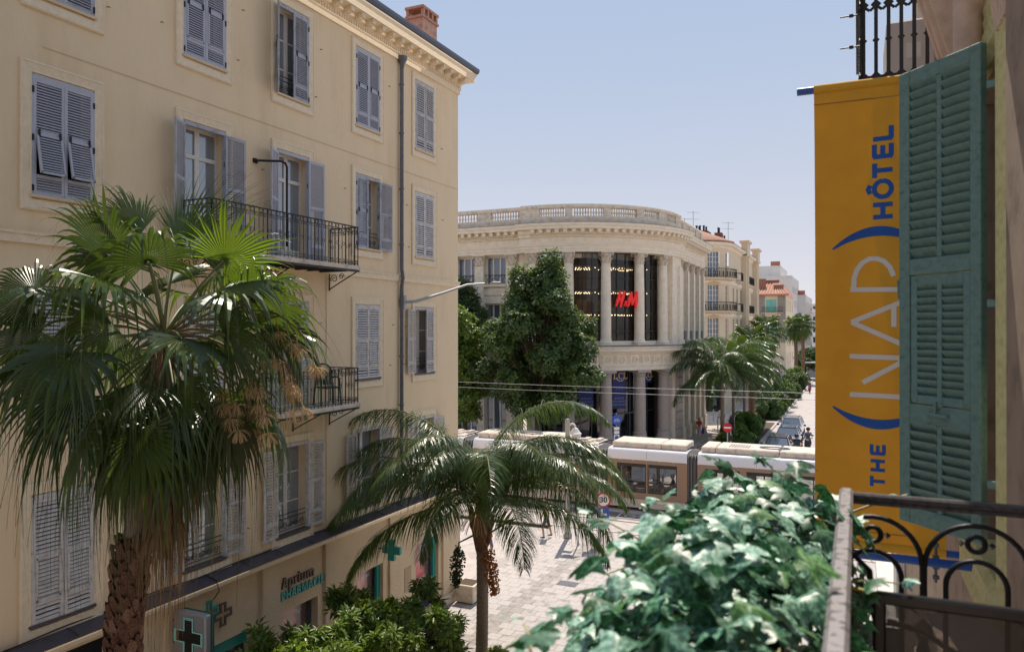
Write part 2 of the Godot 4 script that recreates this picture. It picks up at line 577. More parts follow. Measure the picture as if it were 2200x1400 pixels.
# a pair of edges: mitred picture-frame moulding round a rectangle in the xy plane, facing +z
func frame_moulding(g: Geo, x0: float, y0: float, x1: float, y1: float, prof: Array, bottom := true) -> void:
	# prof: Vector2(inset from outside, height off the wall)
	for i in prof.size() - 1:
		var a: Vector2 = prof[i]
		var b: Vector2 = prof[i + 1]
		var p := [Vector3(x0 + a.x, y0 + (a.x if bottom else 0.0), a.y), Vector3(x1 - a.x, y0 + (a.x if bottom else 0.0), a.y), Vector3(x1 - a.x, y1 - a.x, a.y), Vector3(x0 + a.x, y1 - a.x, a.y)]
		var q := [Vector3(x0 + b.x, y0 + (b.x if bottom else 0.0), b.y), Vector3(x1 - b.x, y0 + (b.x if bottom else 0.0), b.y), Vector3(x1 - b.x, y1 - b.x, b.y), Vector3(x0 + b.x, y1 - b.x, b.y)]
		for e in 4:
			if e == 0 and not bottom:
				continue
			var f := (e + 1) % 4
			g.quad(p[e], p[f], q[f], q[e])
	if not bottom:
		for i in prof.size() - 1:
			var a: Vector2 = prof[i]
			var b: Vector2 = prof[i + 1]
			g.quad(Vector3(x0 + a.x, y0, 0), Vector3(x0 + b.x, y0, 0), Vector3(x0 + b.x, y0, b.y), Vector3(x0 + a.x, y0, a.y))
			g.quad(Vector3(x1 - b.x, y0, 0), Vector3(x1 - a.x, y0, 0), Vector3(x1 - a.x, y0, a.y), Vector3(x1 - b.x, y0, b.y))

func lit_materials() -> void:
	var led := mat("pharmacy_led", lin(0.34, 0.50, 0.46), 0.5)
	led.emission_enabled = true
	led.emission = lin(0.12, 0.34, 0.29)
	led.emission_energy_multiplier = 0.2
	var sl := mat("shop_lamp", lin(0.9, 0.8, 0.6), 0.5)
	sl.emission_enabled = true
	sl.emission = lin(1.0, 0.72, 0.40)
	sl.emission_energy_multiplier = 6.0
	var nr := mat("neon_red", lin(0.62, 0.01, 0.012), 0.25)
	nr.emission_enabled = true
	nr.emission = lin(0.62, 0.012, 0.012)
	nr.emission_energy_multiplier = 0.35
	mat("shop_inside", lin(0.22, 0.19, 0.165), 0.8)
	mat("shop_display", lin(0.55, 0.36, 0.20), 0.8)
	mat("bank_pale", lin(0.20, 0.26, 0.40), 0.6)
	mat("shutter_green_far", lin(0.10, 0.20, 0.17), 0.6)
	mat("sign_back", lin(0.02, 0.10, 0.085), 0.5)
	mat("turquoise", lin(0.20, 0.50, 0.40), 0.6)

func sheet(x0: float, z0: float, x1: float, z1: float, y: float) -> Geo:
	var g := Geo.new()
	g.quad(Vector3(x0, y, z0), Vector3(x1, y, z0), Vector3(x1, y, z1), Vector3(x0, y, z1))
	return g

func build_ground() -> void:
	var g := sheet(-900, 900, 900, -1500, -0.16)
	struct("ground", g, M.asphalt)
	# pedestrian street with its paving
	g = Geo.new()
	g.span(Vector3(-12.4, -0.15, 9.0), Vector3(3.0, -0.012, -31.6))
	var pav := struct("pavement", g, M.joint)
	var rest := Geo.new()
	var rest_b := Geo.new()
	var near := []
	var eye := Vector3(0, 8.8, 0)
	var s := sin(deg_to_rad(24.5))
	var co := cos(deg_to_rad(24.5))
	var row := 0
	var z := -8.0
	while z > -31.4:
		var x := -12.0 + (0.21 if row % 2 else 0.0)
		while x < 2.0:
			var p := Vector3(x + 0.21, 0, z - 0.21)
			var d := -s * p.x - co * p.z
			var u := 1100.0 + 1630.0 * (co * p.x - s * p.z) / d
			var vv := 705.0 + 1630.0 * 8.8 / d
			var dark := absf(p.x + 9.92) < 0.3
			var seen := vv < 1420.0 and u > 940.0 and u < 1330.0
			if seen:
				near.append([p.distance_to(eye), p, dark])
			else:
				var gg := rest_b if dark else rest
				gg.box(p + Vector3(0, -0.008, 0), Vector3(0.413, 0.02, 0.413))
			x += 0.42
		z -= 0.42
		row += 1
	near.sort_custom(func(a, b): return a[0] < b[0])
	var shapes := []
	for k in 3:
		var t := Geo.new()
		t.cbox(Vector3(0, -0.010 + k * 0.0012, 0), Vector3(0.413, 0.02, 0.413), 0.004)
		shapes.append(t.mesh())
	for i in near.size():
		var e = near[i]
		if i < 300:
			part(pav, "paving_slab", shapes[(i * 7) % 3], M.paver_dark if e[2] else [M.paver, M.paver, M.paver_b][(i * 5 + int(i / 3)) % 3], e[1], Basis(Vector3.UP, 0.0))
		else:
			var gg := rest_b if e[2] else (rest if i % 3 else rest_b)
			gg.box(e[1] + Vector3(0, -0.008, 0), Vector3(0.413, 0.02, 0.413))
	part(pav, "far_slabs", rest, M.paver).set_meta("kind", "stuff")
	part(pav, "far_slabs", rest_b, M.paver_b).set_meta("kind", "stuff")
	for p in [Vector3(-9.1, 0.004, -24.6), Vector3(-7.3, 0.004, -22.5)]:
		var dr := Geo.new()
		dr.box(p, Vector3(0.7, 0.012, 0.5))
		for k in 9:
			dr.box(p + Vector3(-0.28 + k * 0.07, 0.008, 0), Vector3(0.03, 0.012, 0.4))
		part(pav, "drain_cover", dr, M.zinc)
	# tram street
	g = sheet(-70, -31.6, 60, -43.4, -0.03)
	var tw := struct("tram_road", g, M.asphalt)
	g = sheet(-70, -33.9, 60, -35.3, -0.026)
	struct("asphalt_lane", g, M.asphalt_dark)
	for zz in [-31.75, -33.75]:
		var kb := Geo.new()
		for i in 60:
			kb.cbox(Vector3(-34.5 + i * 1.0, -0.02, zz), Vector3(0.985, 0.07, 0.28), 0.012)
		var ks := part(tw, "kerb_stones", kb, M.concrete)
		ks.set_meta("kind", "stuff")
	var rl := Geo.new()
	for zz in [-36.48, -37.92, -40.28, -41.72]:
		rl.span(Vector3(-70, -0.04, zz - 0.035), Vector3(60, -0.018, zz + 0.035))
	part(tw, "tram_rails", rl, M.rail_steel)
	# painted emblem of two lozenges in a box on the asphalt by the tram
	var pm := Geo.new()
	var bo := Vector3(-9.35, -0.02, -34.75)
	for r in [[-0.95, -0.42, -0.88, 0.42], [0.88, -0.42, 0.95, 0.42], [-0.95, -0.42, 0.95, -0.36], [-0.95, 0.36, 0.95, 0.42]]:
		pm.quad(bo + Vector3(r[0], 0, r[3]), bo + Vector3(r[2], 0, r[3]), bo + Vector3(r[2], 0, r[1]), bo + Vector3(r[0], 0, r[1]))
	for k in 2:
		var q := bo + Vector3(-0.4 + k * 0.8, 0, 0)
		for i in 16:
			var a := TAU * i / 16.0
			var b := TAU * (i + 1) / 16.0
			pm.quad(q + Vector3(cos(a) * 0.26, 0, sin(a) * 0.26), q + Vector3(cos(a) * 0.20, 0, sin(a) * 0.20), q + Vector3(cos(b) * 0.20, 0, sin(b) * 0.20), q + Vector3(cos(b) * 0.26, 0, sin(b) * 0.26))
	pm.quad(bo + Vector3(-0.4, 0, 0.03), bo + Vector3(0.4, 0, -0.2), bo + Vector3(0.4, 0, -0.26), bo + Vector3(-0.4, 0, -0.03))
	part(tw, "painted_bicycle_symbol", pm, M.road_paint)
	# pavement in front of the store and along the avenue
	g = Geo.new()
	g.span(Vector3(-70, -0.15, -43.2), Vector3(-6.95, 0.0, -300))
	var sw := struct("sidewalk", g, M.concrete)
	var lines := Geo.new()
	for i in 60:
		lines.span(Vector3(-12.6, -0.01, -44.2 - i * 1.4), Vector3(-6.95, 0.003, -44.23 - i * 1.4))
	for i in 4:
		lines.span(Vector3(-12.0 + i * 1.4, -0.01, -43.3), Vector3(-11.97 + i * 1.4, 0.003, -128))
	part(sw, "paving_joints", lines, M.paver_b)
	var kb2 := Geo.new()
	for i in 130:
		kb2.cbox(Vector3(-6.87, -0.06, -43.7 - i * 1.0), Vector3(0.2, 0.18, 0.985), 0.015)
	part(sw, "kerb_stones", kb2, M.concrete).set_meta("kind", "stuff")
	var gr := Geo.new()
	gr.box(Vector3(-9.9, 0.006, -61.6), Vector3(1.0, 0.012, 1.6))
	for i in 12:
		gr.box(Vector3(-9.9, 0.014, -60.9 - i * 0.125), Vector3(0.9, 0.012, 0.05))
	part(sw, "drain_grating", gr, M.zinc)
	g = sheet(-6.9, -43.3, 9.0, -420, -0.12)
	var rd := struct("road", g, M.asphalt)
	var pt := Geo.new()
	for i in 9:
		var zz := -46.0
		pt.quad(Vector3(-6.4 + i * 1.0, -0.116, zz), Vector3(-5.9 + i * 1.0, -0.116, zz), Vector3(-5.9 + i * 1.0, -0.116, zz - 3.0), Vector3(-6.4 + i * 1.0, -0.116, zz - 3.0))
	for i in 12:
		var zz := -52.0 - i * 9.0
		pt.quad(Vector3(-1.4, -0.116, zz), Vector3(-1.25, -0.116, zz), Vector3(-1.25, -0.116, zz - 3.0), Vector3(-1.4, -0.116, zz - 3.0))
	part(rd, "road_markings", pt, M.road_paint)
	# crossing street beyond the store
	g = sheet(-40, -70.2, -6.98, -78.4, 0.012)
	var cs := struct("side_street", g, M.asphalt)
	var zb := Geo.new()
	for i in 7:
		zb.quad(Vector3(-14.6, 0.016, -71.0 - i * 1.0), Vector3(-11.6, 0.016, -71.0 - i * 1.0), Vector3(-11.6, 0.016, -71.5 - i * 1.0), Vector3(-14.6, 0.016, -71.5 - i * 1.0))
	part(cs, "zebra_stripes", zb, M.road_paint)
	# earth bed along the kerb
	g = Geo.new()
	for r in [[-53.5, -74.0], [-76.0, -104.0], [-108.0, -140.0]]:
		g.span(Vector3(-9.9, 0.0, r[0]), Vector3(-6.98, 0.06, r[1]))
	struct("planting_bed", g, M.earth)

# a louvred leaf in the xy plane, hinge at x = 0, facing +z
func shutter_leaf(w: float, h: float, pitch: float, flap: float, thick := 0.035) -> ArrayMesh:
	var g := Geo.new()
	var st := 0.055
	g.cbox(Vector3(st * 0.5, h * 0.5, 0), Vector3(st, h, thick), 0.004)
	g.cbox(Vector3(w - st * 0.5, h * 0.5, 0), Vector3(st, h, thick), 0.004)
	var bands := [[0.07, h * 0.15], [h * 0.18, h * 0.53], [h * 0.56, h - 0.06]]
	for b in [[0.0, 0.07], [h * 0.15, h * 0.18], [h * 0.53, h * 0.56], [h - 0.06, h]]:
		g.span(Vector3(st, b[0], -thick * 0.48), Vector3(w - st, b[1], thick * 0.48))
	for bi in 3:
		var b = bands[bi]
		var keep := g.xf
		if bi == 1:
			# the middle panel is a flap hung at its top edge
			g.xf = Transform3D(Basis(Vector3.RIGHT, -flap), Vector3(0, b[1], 0)) * Transform3D(Basis(), Vector3(0, -b[1], 0.012))
			for x in [st + 0.012, w - st - 0.012]:
				g.span(Vector3(x - 0.016, b[0], -0.012), Vector3(x + 0.016, b[1], 0.02))
			g.span(Vector3(st, b[0], -0.012), Vector3(w - st, b[0] + 0.035, 0.02))
			g.span(Vector3(st, b[1] - 0.035, -0.012), Vector3(w - st, b[1], 0.02))
		var cnt := int((b[1] - b[0]) / pitch)
		var tilt := Basis(Vector3.RIGHT, deg_to_rad(-36.0 if pitch < 0.05 else -26.0))
		for i in cnt:
			var y: float = b[0] + (i + 0.5) * (b[1] - b[0]) / cnt
			var o := Vector3(w * 0.5, y, 0)
			var hx := Vector3((w - 2 * st) * 0.5, 0, 0)
			var hy := tilt * Vector3(0, pitch * (0.47 if pitch < 0.05 else 0.41), 0)
			var hz := tilt * Vector3(0, 0, 0.004)
			g.quad(o - hx - hy + hz, o + hx - hy + hz, o + hx + hy + hz, o - hx + hy + hz)
			g.quad(o - hx - hy - hz, o + hx - hy - hz, o + hx - hy + hz, o - hx - hy + hz)
			g.quad(o + hx - hy - hz, o - hx - hy - hz, o - hx + hy - hz, o + hx + hy - hz)
			g.quad(o - hx + hy + hz, o + hx + hy + hz, o + hx + hy - hz, o - hx + hy - hz)
		g.xf = keep
	return g.mesh()

func leaf_irons(w: float, h: float) -> ArrayMesh:
	var g := Geo.new()
	for y in [h * 0.06, h * 0.5, h * 0.92]:
		g.box(Vector3(-0.004, y, 0.02), Vector3(0.03, 0.11, 0.02))
	for x in [0.09, w - 0.09]:
		g.box(Vector3(x, h * 0.55, 0.036), Vector3(0.03, 0.12, 0.018))
	return g.mesh()

# scrolled balcony railing along +x from 0 to len, height h
func scroll_rail(g: Geo, len: float, h: float, pitch := 0.125) -> void:
	var X := Vector3.RIGHT
	var Y := Vector3.UP
	g.box(Vector3(len * 0.5, h, 0), Vector3(len, 0.022, 0.04))
	g.box(Vector3(len * 0.5, h - 0.10, 0), Vector3(len, 0.012, 0.014))
	g.box(Vector3(len * 0.5, 0.05, 0), Vector3(len, 0.014, 0.02))
	var cnt := int(round(len / pitch))
	for i in cnt + 1:
		var x := len * i / cnt
		var thick := 0.018 if i == 0 or i == cnt or i % 12 == 0 else 0.011
		g.box(Vector3(x, h * 0.5, 0), Vector3(thick, h, thick))
		if i == cnt:
			break
		var m := x + pitch * 0.5
		var r := pitch * 0.30
		if i % 2 == 0:
			for o in [Vector3(m, h - 0.05, 0), Vector3(m, h * 0.52, 0)]:
				g.tube(arc_pts(o, X, Y, r * 1.1, 0, TAU, 9), 0.005, 4, false)
		var sg := 1.0 if i % 2 == 0 else -1.0
		g.tube(spiral(Vector3(m, h - 0.10 - r * 1.2, 0), X * sg, Y, r * 0.35, r * 1.15, -TAU * 0.85, PI * 0.5, 12), 0.0055, 4, false)
		g.tube(spiral(Vector3(m, 0.06 + r * 1.2, 0), X * sg, -Y, r * 0.35, r * 1.15, -TAU * 0.85, PI * 0.5, 12), 0.0055, 4, false)

func build_apartments() -> void:
	var B := thing("apartment_building", "tall cream stucco apartment house with louvred shutters opposite the balcony", "building", Vector3(-12, 0, 0), PI / 2)
	var bays := [8.36, 11.35, 13.98, 16.95, 19.88]
	var bays_all := [2.4, 5.4] + bays
	var rows := [[4.05, 6.1], [7.45, 9.4], [10.93, 12.85], [14.15, 16.2]]
	var holes := []
	for s in bays_all:
		for r in 4:
			var bot: float = rows[r][0]
			if r == 2 and (s == bays[1] or s == bays[2]):
				bot = 10.36
			if r == 1 and (s == bays[1] or s == bays[2]):
				bot = 7.03
			holes.append([s - 0.54, bot, s + 0.54, rows[r][1]])
	var g := Geo.new()
	g.wall(-8, 3.62, 22.03, 16.55, holes, 0.32)
	part(B, "wall", g, M.stucco)
	# end walls and inside back
	g = Geo.new()
	g.quad(Vector3(22.03, 0, 0), Vector3(22.03, 0, -13), Vector3(22.03, 16.55, -13), Vector3(22.03, 16.55, 0))
	g.quad(Vector3(-8, 0, -13), Vector3(-8, 0, 0), Vector3(-8, 16.55, 0), Vector3(-8, 16.55, -13))
	g.quad(Vector3(22.03, 0, -13), Vector3(-8, 0, -13), Vector3(-8, 16.55, -13), Vector3(22.03, 16.55, -13))
	part(B, "wall", g, M.stucco)
	g = Geo.new()
	g.quad(Vector3(-7.9, 0, -4.5), Vector3(21.95, 0, -4.5), Vector3(21.95, 16.5, -4.5), Vector3(-7.9, 16.5, -4.5))
	for y in [3.7, 7.0, 10.3, 13.5]:
		g.quad(Vector3(-7.9, y, -0.33), Vector3(21.95, y, -0.33), Vector3(21.95, y, -4.5), Vector3(-7.9, y, -4.5))
	for s in [6.9, 9.8, 12.65, 15.4, 18.4]:
		g.quad(Vector3(s, 0, -4.5), Vector3(s, 0, -0.33), Vector3(s, 16.5, -0.33), Vector3(s, 16.5, -4.5))
	part(B, "rooms", g, M.dark_room)
	# storey bands
	g = Geo.new()
	g.span(Vector3(-8, 10.15, 0), Vector3(22.08, 10.33, 0.045))
	g.span(Vector3(-8, 10.29, 0.045), Vector3(22.1, 10.33, 0.065))
	part(B, "string_course", g, M.stucco_trim)
	# cornice swept along the front
	var path := [[Vector3(-8, 0, 0), Vector3(0, 0, 1)], [Vector3(22.03, 0, 0), Vector3(1, 0, 1)], [Vector3(22.03, 0, -13), Vector3(1, 0, 0)]]
	g = Geo.new()
	g.sweep([Vector2(0, 16.5), Vector2(0.05, 16.5), Vector2(0.05, 16.62), Vector2(0.08, 16.66), Vector2(0.08, 16.80), Vector2(0.14, 16.86), Vector2(0.14, 16.93), Vector2(0.42, 16.97), Vector2(0.42, 17.12), Vector2(0.47, 17.20), Vector2(0.47, 17.24), Vector2(0, 17.24)], path)
	part(B, "cornice", g, M.stucco_trim)
	g = Geo.new()
	for i in 200:
		var s := 2.0 + i * 0.1
		g.span(Vector3(s, 16.68, 0.075), Vector3(s + 0.055, 16.78, 0.125))
	var dn := part(B, "dentils", g, M.stucco_trim)
	dn.set_meta("kind", "stuff")
	var mg := Geo.new()
	mg.span(Vector3(-0.075, -0.09, 0.0), Vector3(0.075, 0.045, 0.15))
	mg.span(Vector3(-0.06, -0.05, 0.15), Vector3(0.06, 0.045, 0.235))
	mg.span(Vector3(-0.085, 0.02, 0.0), Vector3(0.085, 0.05, 0.25))
	var mm := mg.mesh()
	for i in 26:
		part(B, "modillion", mm, M.stucco_trim, Vector3(21.9 - i * 0.47, 16.90, 0.14))
	g = Geo.new()
	g.sweep([Vector2(0.40, 17.24), Vector2(0.50, 17.26), Vector2(0.53, 17.34), Vector2(0.53, 17.42), Vector2(0.46, 17.44)], path)
	part(B, "gutter", g, M.roof_slate)
	g = Geo.new()
	var e0 := Vector3(-8, 17.42, 0.5)
	var e1 := Vector3(22.5, 17.42, 0.5)
	var r0 := Vector3(-8, 18.6, -6.5)
	var r1 := Vector3(16, 18.6, -6.5)
	var e2 := Vector3(22.5, 17.42, -13.5)
	g.quad(e0, e1, r1, r0)
	g.tri(e1, e2, r1)
	g.quad(e2, Vector3(-8, 17.42, -13.5), r0, r1)
	part(B, "roof", g, M.terracotta)
	# chimney
	g = Geo.new()
	g.span(Vector3(20.95, 17.2, -1.3), Vector3(21.85, 18.8, -0.7))
	var ch := part(B, "chimney", g, M.stucco_pink)
	g = Geo.new()
	g.span(Vector3(20.9, 18.8, -1.35), Vector3(21.9, 18.88, -0.65))
	for k in 4:
		for z in [-1.28, -0.72]:
			g.span(Vector3(20.95 + k * 0.267, 18.88, z - 0.05), Vector3(21.05 + k * 0.267, 19.1, z + 0.05))
	g.span(Vector3(20.9, 19.1, -1.35), Vector3(21.9, 19.18, -0.65))
	part(ch, "chimney_cap", g, M.terracotta_pale)
	# shutter shapes
	var leafA := shutter_leaf(0.53, 2.04, 0.047, 0.0)
	var leafAf := shutter_leaf(0.53, 2.04, 0.047, 0.16)
	var leafB := shutter_leaf(0.52, 1.96, 0.062, 0.0)
	var leafD := shutter_leaf(0.53, 2.44, 0.047, 0.0)
	var irons := leaf_irons(0.53, 2.0)
	var prof := [Vector2(0, 0), Vector2(0, 0.035), Vector2(0.028, 0.05), Vector2(0.04, 0.038), Vector2(0.075, 0.032), Vector2(0.155, 0.02), Vector2(0.175, 0.03), Vector2(0.185, 0.0)]
	# state per window: [left turn, right turn, kind]: 0 closed, 180 flat on the wall; kind A blue, B old white
	var states := {
		[0, 0]: [0, 0, "B", 0], [0, 1]: [174, 172, "B", 0], [0, 2]: [172, 174, "B", 0], [0, 3]: [170, 172, "B", 0], [0, 4]: [174, 168, "B", 0],
		[1, 0]: [0, 0, "B", 0], [1, 1]: [0, 0, "B", 0], [1, 2]: [168, 22, "B", 0], [1, 3]: [0, 0, "B", 0], [1, 4]: [172, 6, "B", 0],
		[2, 0]: [0, 0, "A", 1], [2, 1]: [150, 175, "A", 0], [2, 2]: [153, 174, "A", 0], [2, 3]: [0, 172, "A", 0], [2, 4]: [0, 0, "B", 0],
		[3, 0]: [0, 0, "A", 0], [3, 1]: [0, 0, "A", 0], [3, 2]: [137, 0, "A", 0], [3, 3]: [0, 0, "A", 0], [3, 4]: [0, 0, "B", 0]}
	for r in 4:
		for b in bays_all.size():
			var s: float = bays_all[b]
			var k := b - 2
			var st = states.get([r, k], [0, 0, "B", 0])
			var door: bool = (r == 2 or r == 1) and (k == 1 or k == 2)
			var y0: float = rows[r][0]
			var y1: float = rows[r][1]
			if door:
				y0 = 10.36 if r == 2 else 7.03
			g = Geo.new()
			frame_moulding(g, s - 0.725, y0 - (0.0 if door else 0.24), s + 0.725, y1 + 0.22, prof, not door)
			var W := part(B, "window", g, M.stucco_trim)
			var sm: Material = ([M.shutter_blue, M.shutter_blue_b] if st[2] == "A" else [M.shutter_white, M.shutter_white_b])[(r * 3 + k + 4) % 2]
			if not door:
				g = Geo.new()
				g.cbox(Vector3(s, y0 - 0.012, -0.02), Vector3(1.16, 0.05, 0.16), 0.008)
				part(W, "sill", g, M.ledge_slate if r < 2 else M.stucco_base)
			# jamb frame the leaves close against
			g = Geo.new()
			var zj := -0.03
			g.span(Vector3(s - 0.56, y0, zj - 0.03), Vector3(s - 0.515, y1, 0.025))
			g.span(Vector3(s + 0.515, y0, zj - 0.03), Vector3(s + 0.56, y1, 0.025))
			g.span(Vector3(s - 0.515, y1 - 0.05, zj - 0.03), Vector3(s + 0.515, y1 + 0.02, 0.025))
			part(W, "jamb", g, sm)
			if b < 2:
				continue
			var hh := y1 - y0 - 0.05
			for side in [-1, 1]:
				var turn := deg_to_rad((st[0] if side < 0 else st[1]) + rnd(0.0, 2.6))
				var ms: ArrayMesh = leafD if door and st[2] == "A" else (leafB if st[2] == "B" else (leafAf if st[3] == 1 else leafA))
				var ml := 2.44 if door and st[2] == "A" else (1.96 if st[2] == "B" else 2.04)
				# hinge on the outer edge; the leaf runs towards the middle when closed
				var bs: Basis
				if side < 0:
					bs = Basis(Vector3.UP, -turn)
				else:
					bs = Basis(Vector3.UP, turn) * Basis(Vector3.UP, PI) * Basis.from_scale(Vector3(1, 1, -1))
				bs = bs * Basis.from_scale(Vector3(1, hh / ml, 1))
				var lf := part(W, "shutter", ms, sm, Vector3(s + side * 0.525, y0 + 0.004, 0.012 + (0.02 if turn > 1.0 else 0.0)), bs)
				if st[2] == "A":
					part(W, "hinges", irons, M.iron, lf.position, lf.transform.basis)
			var open: bool = st[0] > 0 or st[1] > 0
			if open:
				# casement frame and panes set back in the opening
				g = Geo.new()
				var zf := -0.24
				var mid := y0 + (y1 - y0) * (0.76 if door else 0.99)
				for x in [s - 0.51, s - 0.03, s + 0.03, s + 0.51]:
					g.span(Vector3(x - 0.03, y0, zf - 0.03), Vector3(x + 0.03, y1, zf + 0.03))
				g.span(Vector3(s - 0.54, y1 - 0.07, zf - 0.03), Vector3(s + 0.54, y1, zf + 0.032))
				g.span(Vector3(s - 0.54, y0, zf - 0.03), Vector3(s + 0.54, y0 + (0.28 if door else 0.08), zf + 0.028))
				if door:
					g.span(Vector3(s - 0.54, mid - 0.04, zf - 0.03), Vector3(s + 0.54, mid + 0.04, zf + 0.034))
				else:
					for f in [0.33, 0.66]:
						g.span(Vector3(s - 0.5, y0 + (y1 - y0) * f - 0.015, zf - 0.02), Vector3(s + 0.5, y0 + (y1 - y0) * f + 0.015, zf + 0.024))
				part(W, "casement", g, M.frame_white)
				for x in [s - 0.27, s + 0.27]:
					g = Geo.new()
					g.quad(Vector3(x - 0.22, y0 + 0.05, zf), Vector3(x + 0.22, y0 + 0.05, zf), Vector3(x + 0.22, y1 - 0.05, zf), Vector3(x - 0.22, y1 - 0.05, zf))
					part(W, "pane", g, M.glass_sky)
			if open and not door:
				g = Geo.new()
				g.xf = Transform3D(Basis(), Vector3(s - 0.52, y0 + 0.02, -0.06))
				g.span(Vector3(0, 0.32, -0.01), Vector3(1.04, 0.335, 0.01))
				g.span(Vector3(0, 0.42, -0.01), Vector3(1.04, 0.435, 0.01))
				for i in 5:
					g.tube(spiral(Vector3(0.14 + i * 0.19, 0.16, 0), Vector3.RIGHT * (1 if i % 2 else -1), Vector3.UP, 0.02, 0.085, 0, TAU * 1.5, 14), 0.008, 4, false)
				g.span(Vector3(0, 0.06, -0.008), Vector3(1.04, 0.072, 0.008))
				part(W, "guard_rail", g, M.iron)
	# balconies
	for bl in [[10.32, 10.72, 15.35, 0.95, 0.87], [6.98, 12.6, 15.35, 0.85, 0.87]]:
		var fy: float = bl[0]
		var dp: float = bl[4]
		g = Geo.new()
		g.cbox(Vector3((bl[1] + bl[2]) * 0.5, fy - 0.05, dp * 0.5 + 0.02), Vector3(bl[2] - bl[1] + 0.06, 0.10, dp + 0.05), 0.015)
		var bal := part(B, "balcony", g, M.stone_old)
		g = Geo.new()
		for i in int((bl[2] - bl[1]) / 0.44):
			g.span(Vector3(bl[1] + 0.2 + i * 0.44, fy - 0.16, 0.0), Vector3(bl[1] + 0.25 + i * 0.44, fy - 0.10, dp - 0.02))
		g.span(Vector3(bl[1], fy - 0.15, dp - 0.02), Vector3(bl[2], fy - 0.10, dp + 0.03))
		part(bal, "support_beams", g, M.iron)
		g = Geo.new()
		g.xf = Transform3D(Basis(), Vector3(bl[1], fy, dp - 0.02))
		scroll_rail(g, bl[2] - bl[1], bl[3])
		part(bal, "railing", g, M.iron)
		for e in [bl[1], bl[2]]:
			g = Geo.new()
			g.xf = Transform3D(Basis(Vector3.UP, -PI / 2), Vector3(e, fy, 0.02))
			scroll_rail(g, dp - 0.04, bl[3])
			part(bal, "railing", g, M.iron)
		for e in [bl[1] + 0.05, (bl[1] + bl[2]) * 0.5, bl[2] - 0.03]:
			g = Geo.new()
			g.xf = Transform3D(Basis(Vector3.UP, -PI / 2), Vector3(e, fy - 0.14, 0))
			g.tube([Vector3(0.0, -0.42, 0), Vector3(dp * 0.5, -0.2, 0), Vector3(dp - 0.03, 0, 0)], 0.016, 4)
			g.tube([Vector3(0.02, -0.45, 0), Vector3(0.02, 0, 0)], 0.014, 4)
			g.tube(spiral(Vector3(0.16, -0.15, 0), Vector3.RIGHT, Vector3.UP, 0.02, 0.11, 0, TAU * 1.6, 20), 0.011, 4, false)
			g.tube(spiral(Vector3(0.38, -0.10, 0), Vector3.LEFT, Vector3.UP, 0.015, 0.08, 0, TAU * 1.5, 18), 0.010, 4, false)
			part(bal, "bracket", g, M.iron)
	# bent awning arm beside the second french window
	g = Geo.new()
	g.tube([Vector3(13.15, 10.6, 0.55), Vector3(13.15, 12.35, 0.55), Vector3(13.12, 12.43, 0.53), Vector3(13.02, 12.46, 0.5), Vector3(12.75, 12.46, 0.06)], 0.026, 8)
	g.box(Vector3(12.75, 12.46, 0.02), Vector3(0.12, 0.10, 0.04))
	part(B, "awning_arm", g, M.iron)
	# downpipe
	g = Geo.new()
	g.tube([Vector3(18.5, 3.9, 0.09), Vector3(18.5, 10.0, 0.09), Vector3(18.5, 10.25, 0.13), Vector3(18.5, 10.5, 0.09), Vector3(18.5, 16.4, 0.09)], 0.055, 10)
	g.lathe([Vector2(0.055, 16.3), Vector2(0.07, 16.38), Vector2(0.14, 16.5), Vector2(0.15, 16.6), Vector2(0.0, 16.6)], 12, Vector3(18.5, 0, 0.1))
	for y in [5.2, 6.6, 8.0, 9.6, 11.2, 12.8, 14.4, 15.8]:
		g.lathe([Vector2(0.056, y - 0.03), Vector2(0.068, y - 0.02), Vector2(0.068, y + 0.02), Vector2(0.056, y + 0.03)], 10, Vector3(18.5, 0, 0.09))
		g.span(Vector3(18.48, y - 0.012, 0), Vector3(18.52, y + 0.012, 0.06))
	part(B, "downpipe", g, M.zinc)
	# shutter stays and nails in the wall
	g = Geo.new()
	for r in 4:
		for s in bays:
			for sd in [-1, 1]:
				for f in [0.18, 0.72]:
					if rng.randf() < 0.45:
						continue
					var y: float = lerpf(rows[r][0], rows[r][1], f) + rnd(-0.1, 0.1)
					var x: float = s + sd * (0.78 + rnd(0, 0.45))
					g.box(Vector3(x, y, 0.025), Vector3(0.012, 0.016, 0.05))
					g.box(Vector3(x + 0.015, y - 0.008, 0.05), Vector3(0.04, 0.010, 0.010))
	part(B, "shutter_stays", g, M.stalk_brown).set_meta("kind", "stuff")
	# thin cable run and low vents on the wall
	g = Geo.new()
	g.tube([Vector3(8, 13.35, 0.01), Vector3(22, 13.37, 0.01)], 0.006, 4, false)
	g.tube([Vector3(15.2, 4.0, 0.015), Vector3(15.2, 10.1, 0.015)], 0.008, 4, false)
	g.tube([Vector3(9.0, 11.0, 0.02), Vector3(9.25, 10.97, 0.05), Vector3(9.5, 11.06, 0.015)], 0.012, 5, false)
	part(B, "cable", g, M.stucco_base)
	# ground floor: ledge, piers, shop openings
	g = Geo.new()
	g.sweep([Vector2(0, 3.50), Vector2(0.10, 3.52), Vector2(0.12, 3.56), Vector2(0.30, 3.60), Vector2(0.33, 3.68), Vector2(0.33, 3.74), Vector2(0, 3.80)], path)
	var ld := part(B, "ledge", g, M.stucco_trim)
	# slate sheets laid along the ledge, each with a raised joint
	g = Geo.new()
	g.quad(Vector3(0.0, 0.0, 0.35), Vector3(0.985, 0.0, 0.35), Vector3(0.985, 0.085, 0.0), Vector3(0.0, 0.085, 0.0))
	g.quad(Vector3(0.0, -0.03, 0.35), Vector3(0.985, -0.03, 0.35), Vector3(0.985, 0.0, 0.35), Vector3(0.0, 0.0, 0.35))
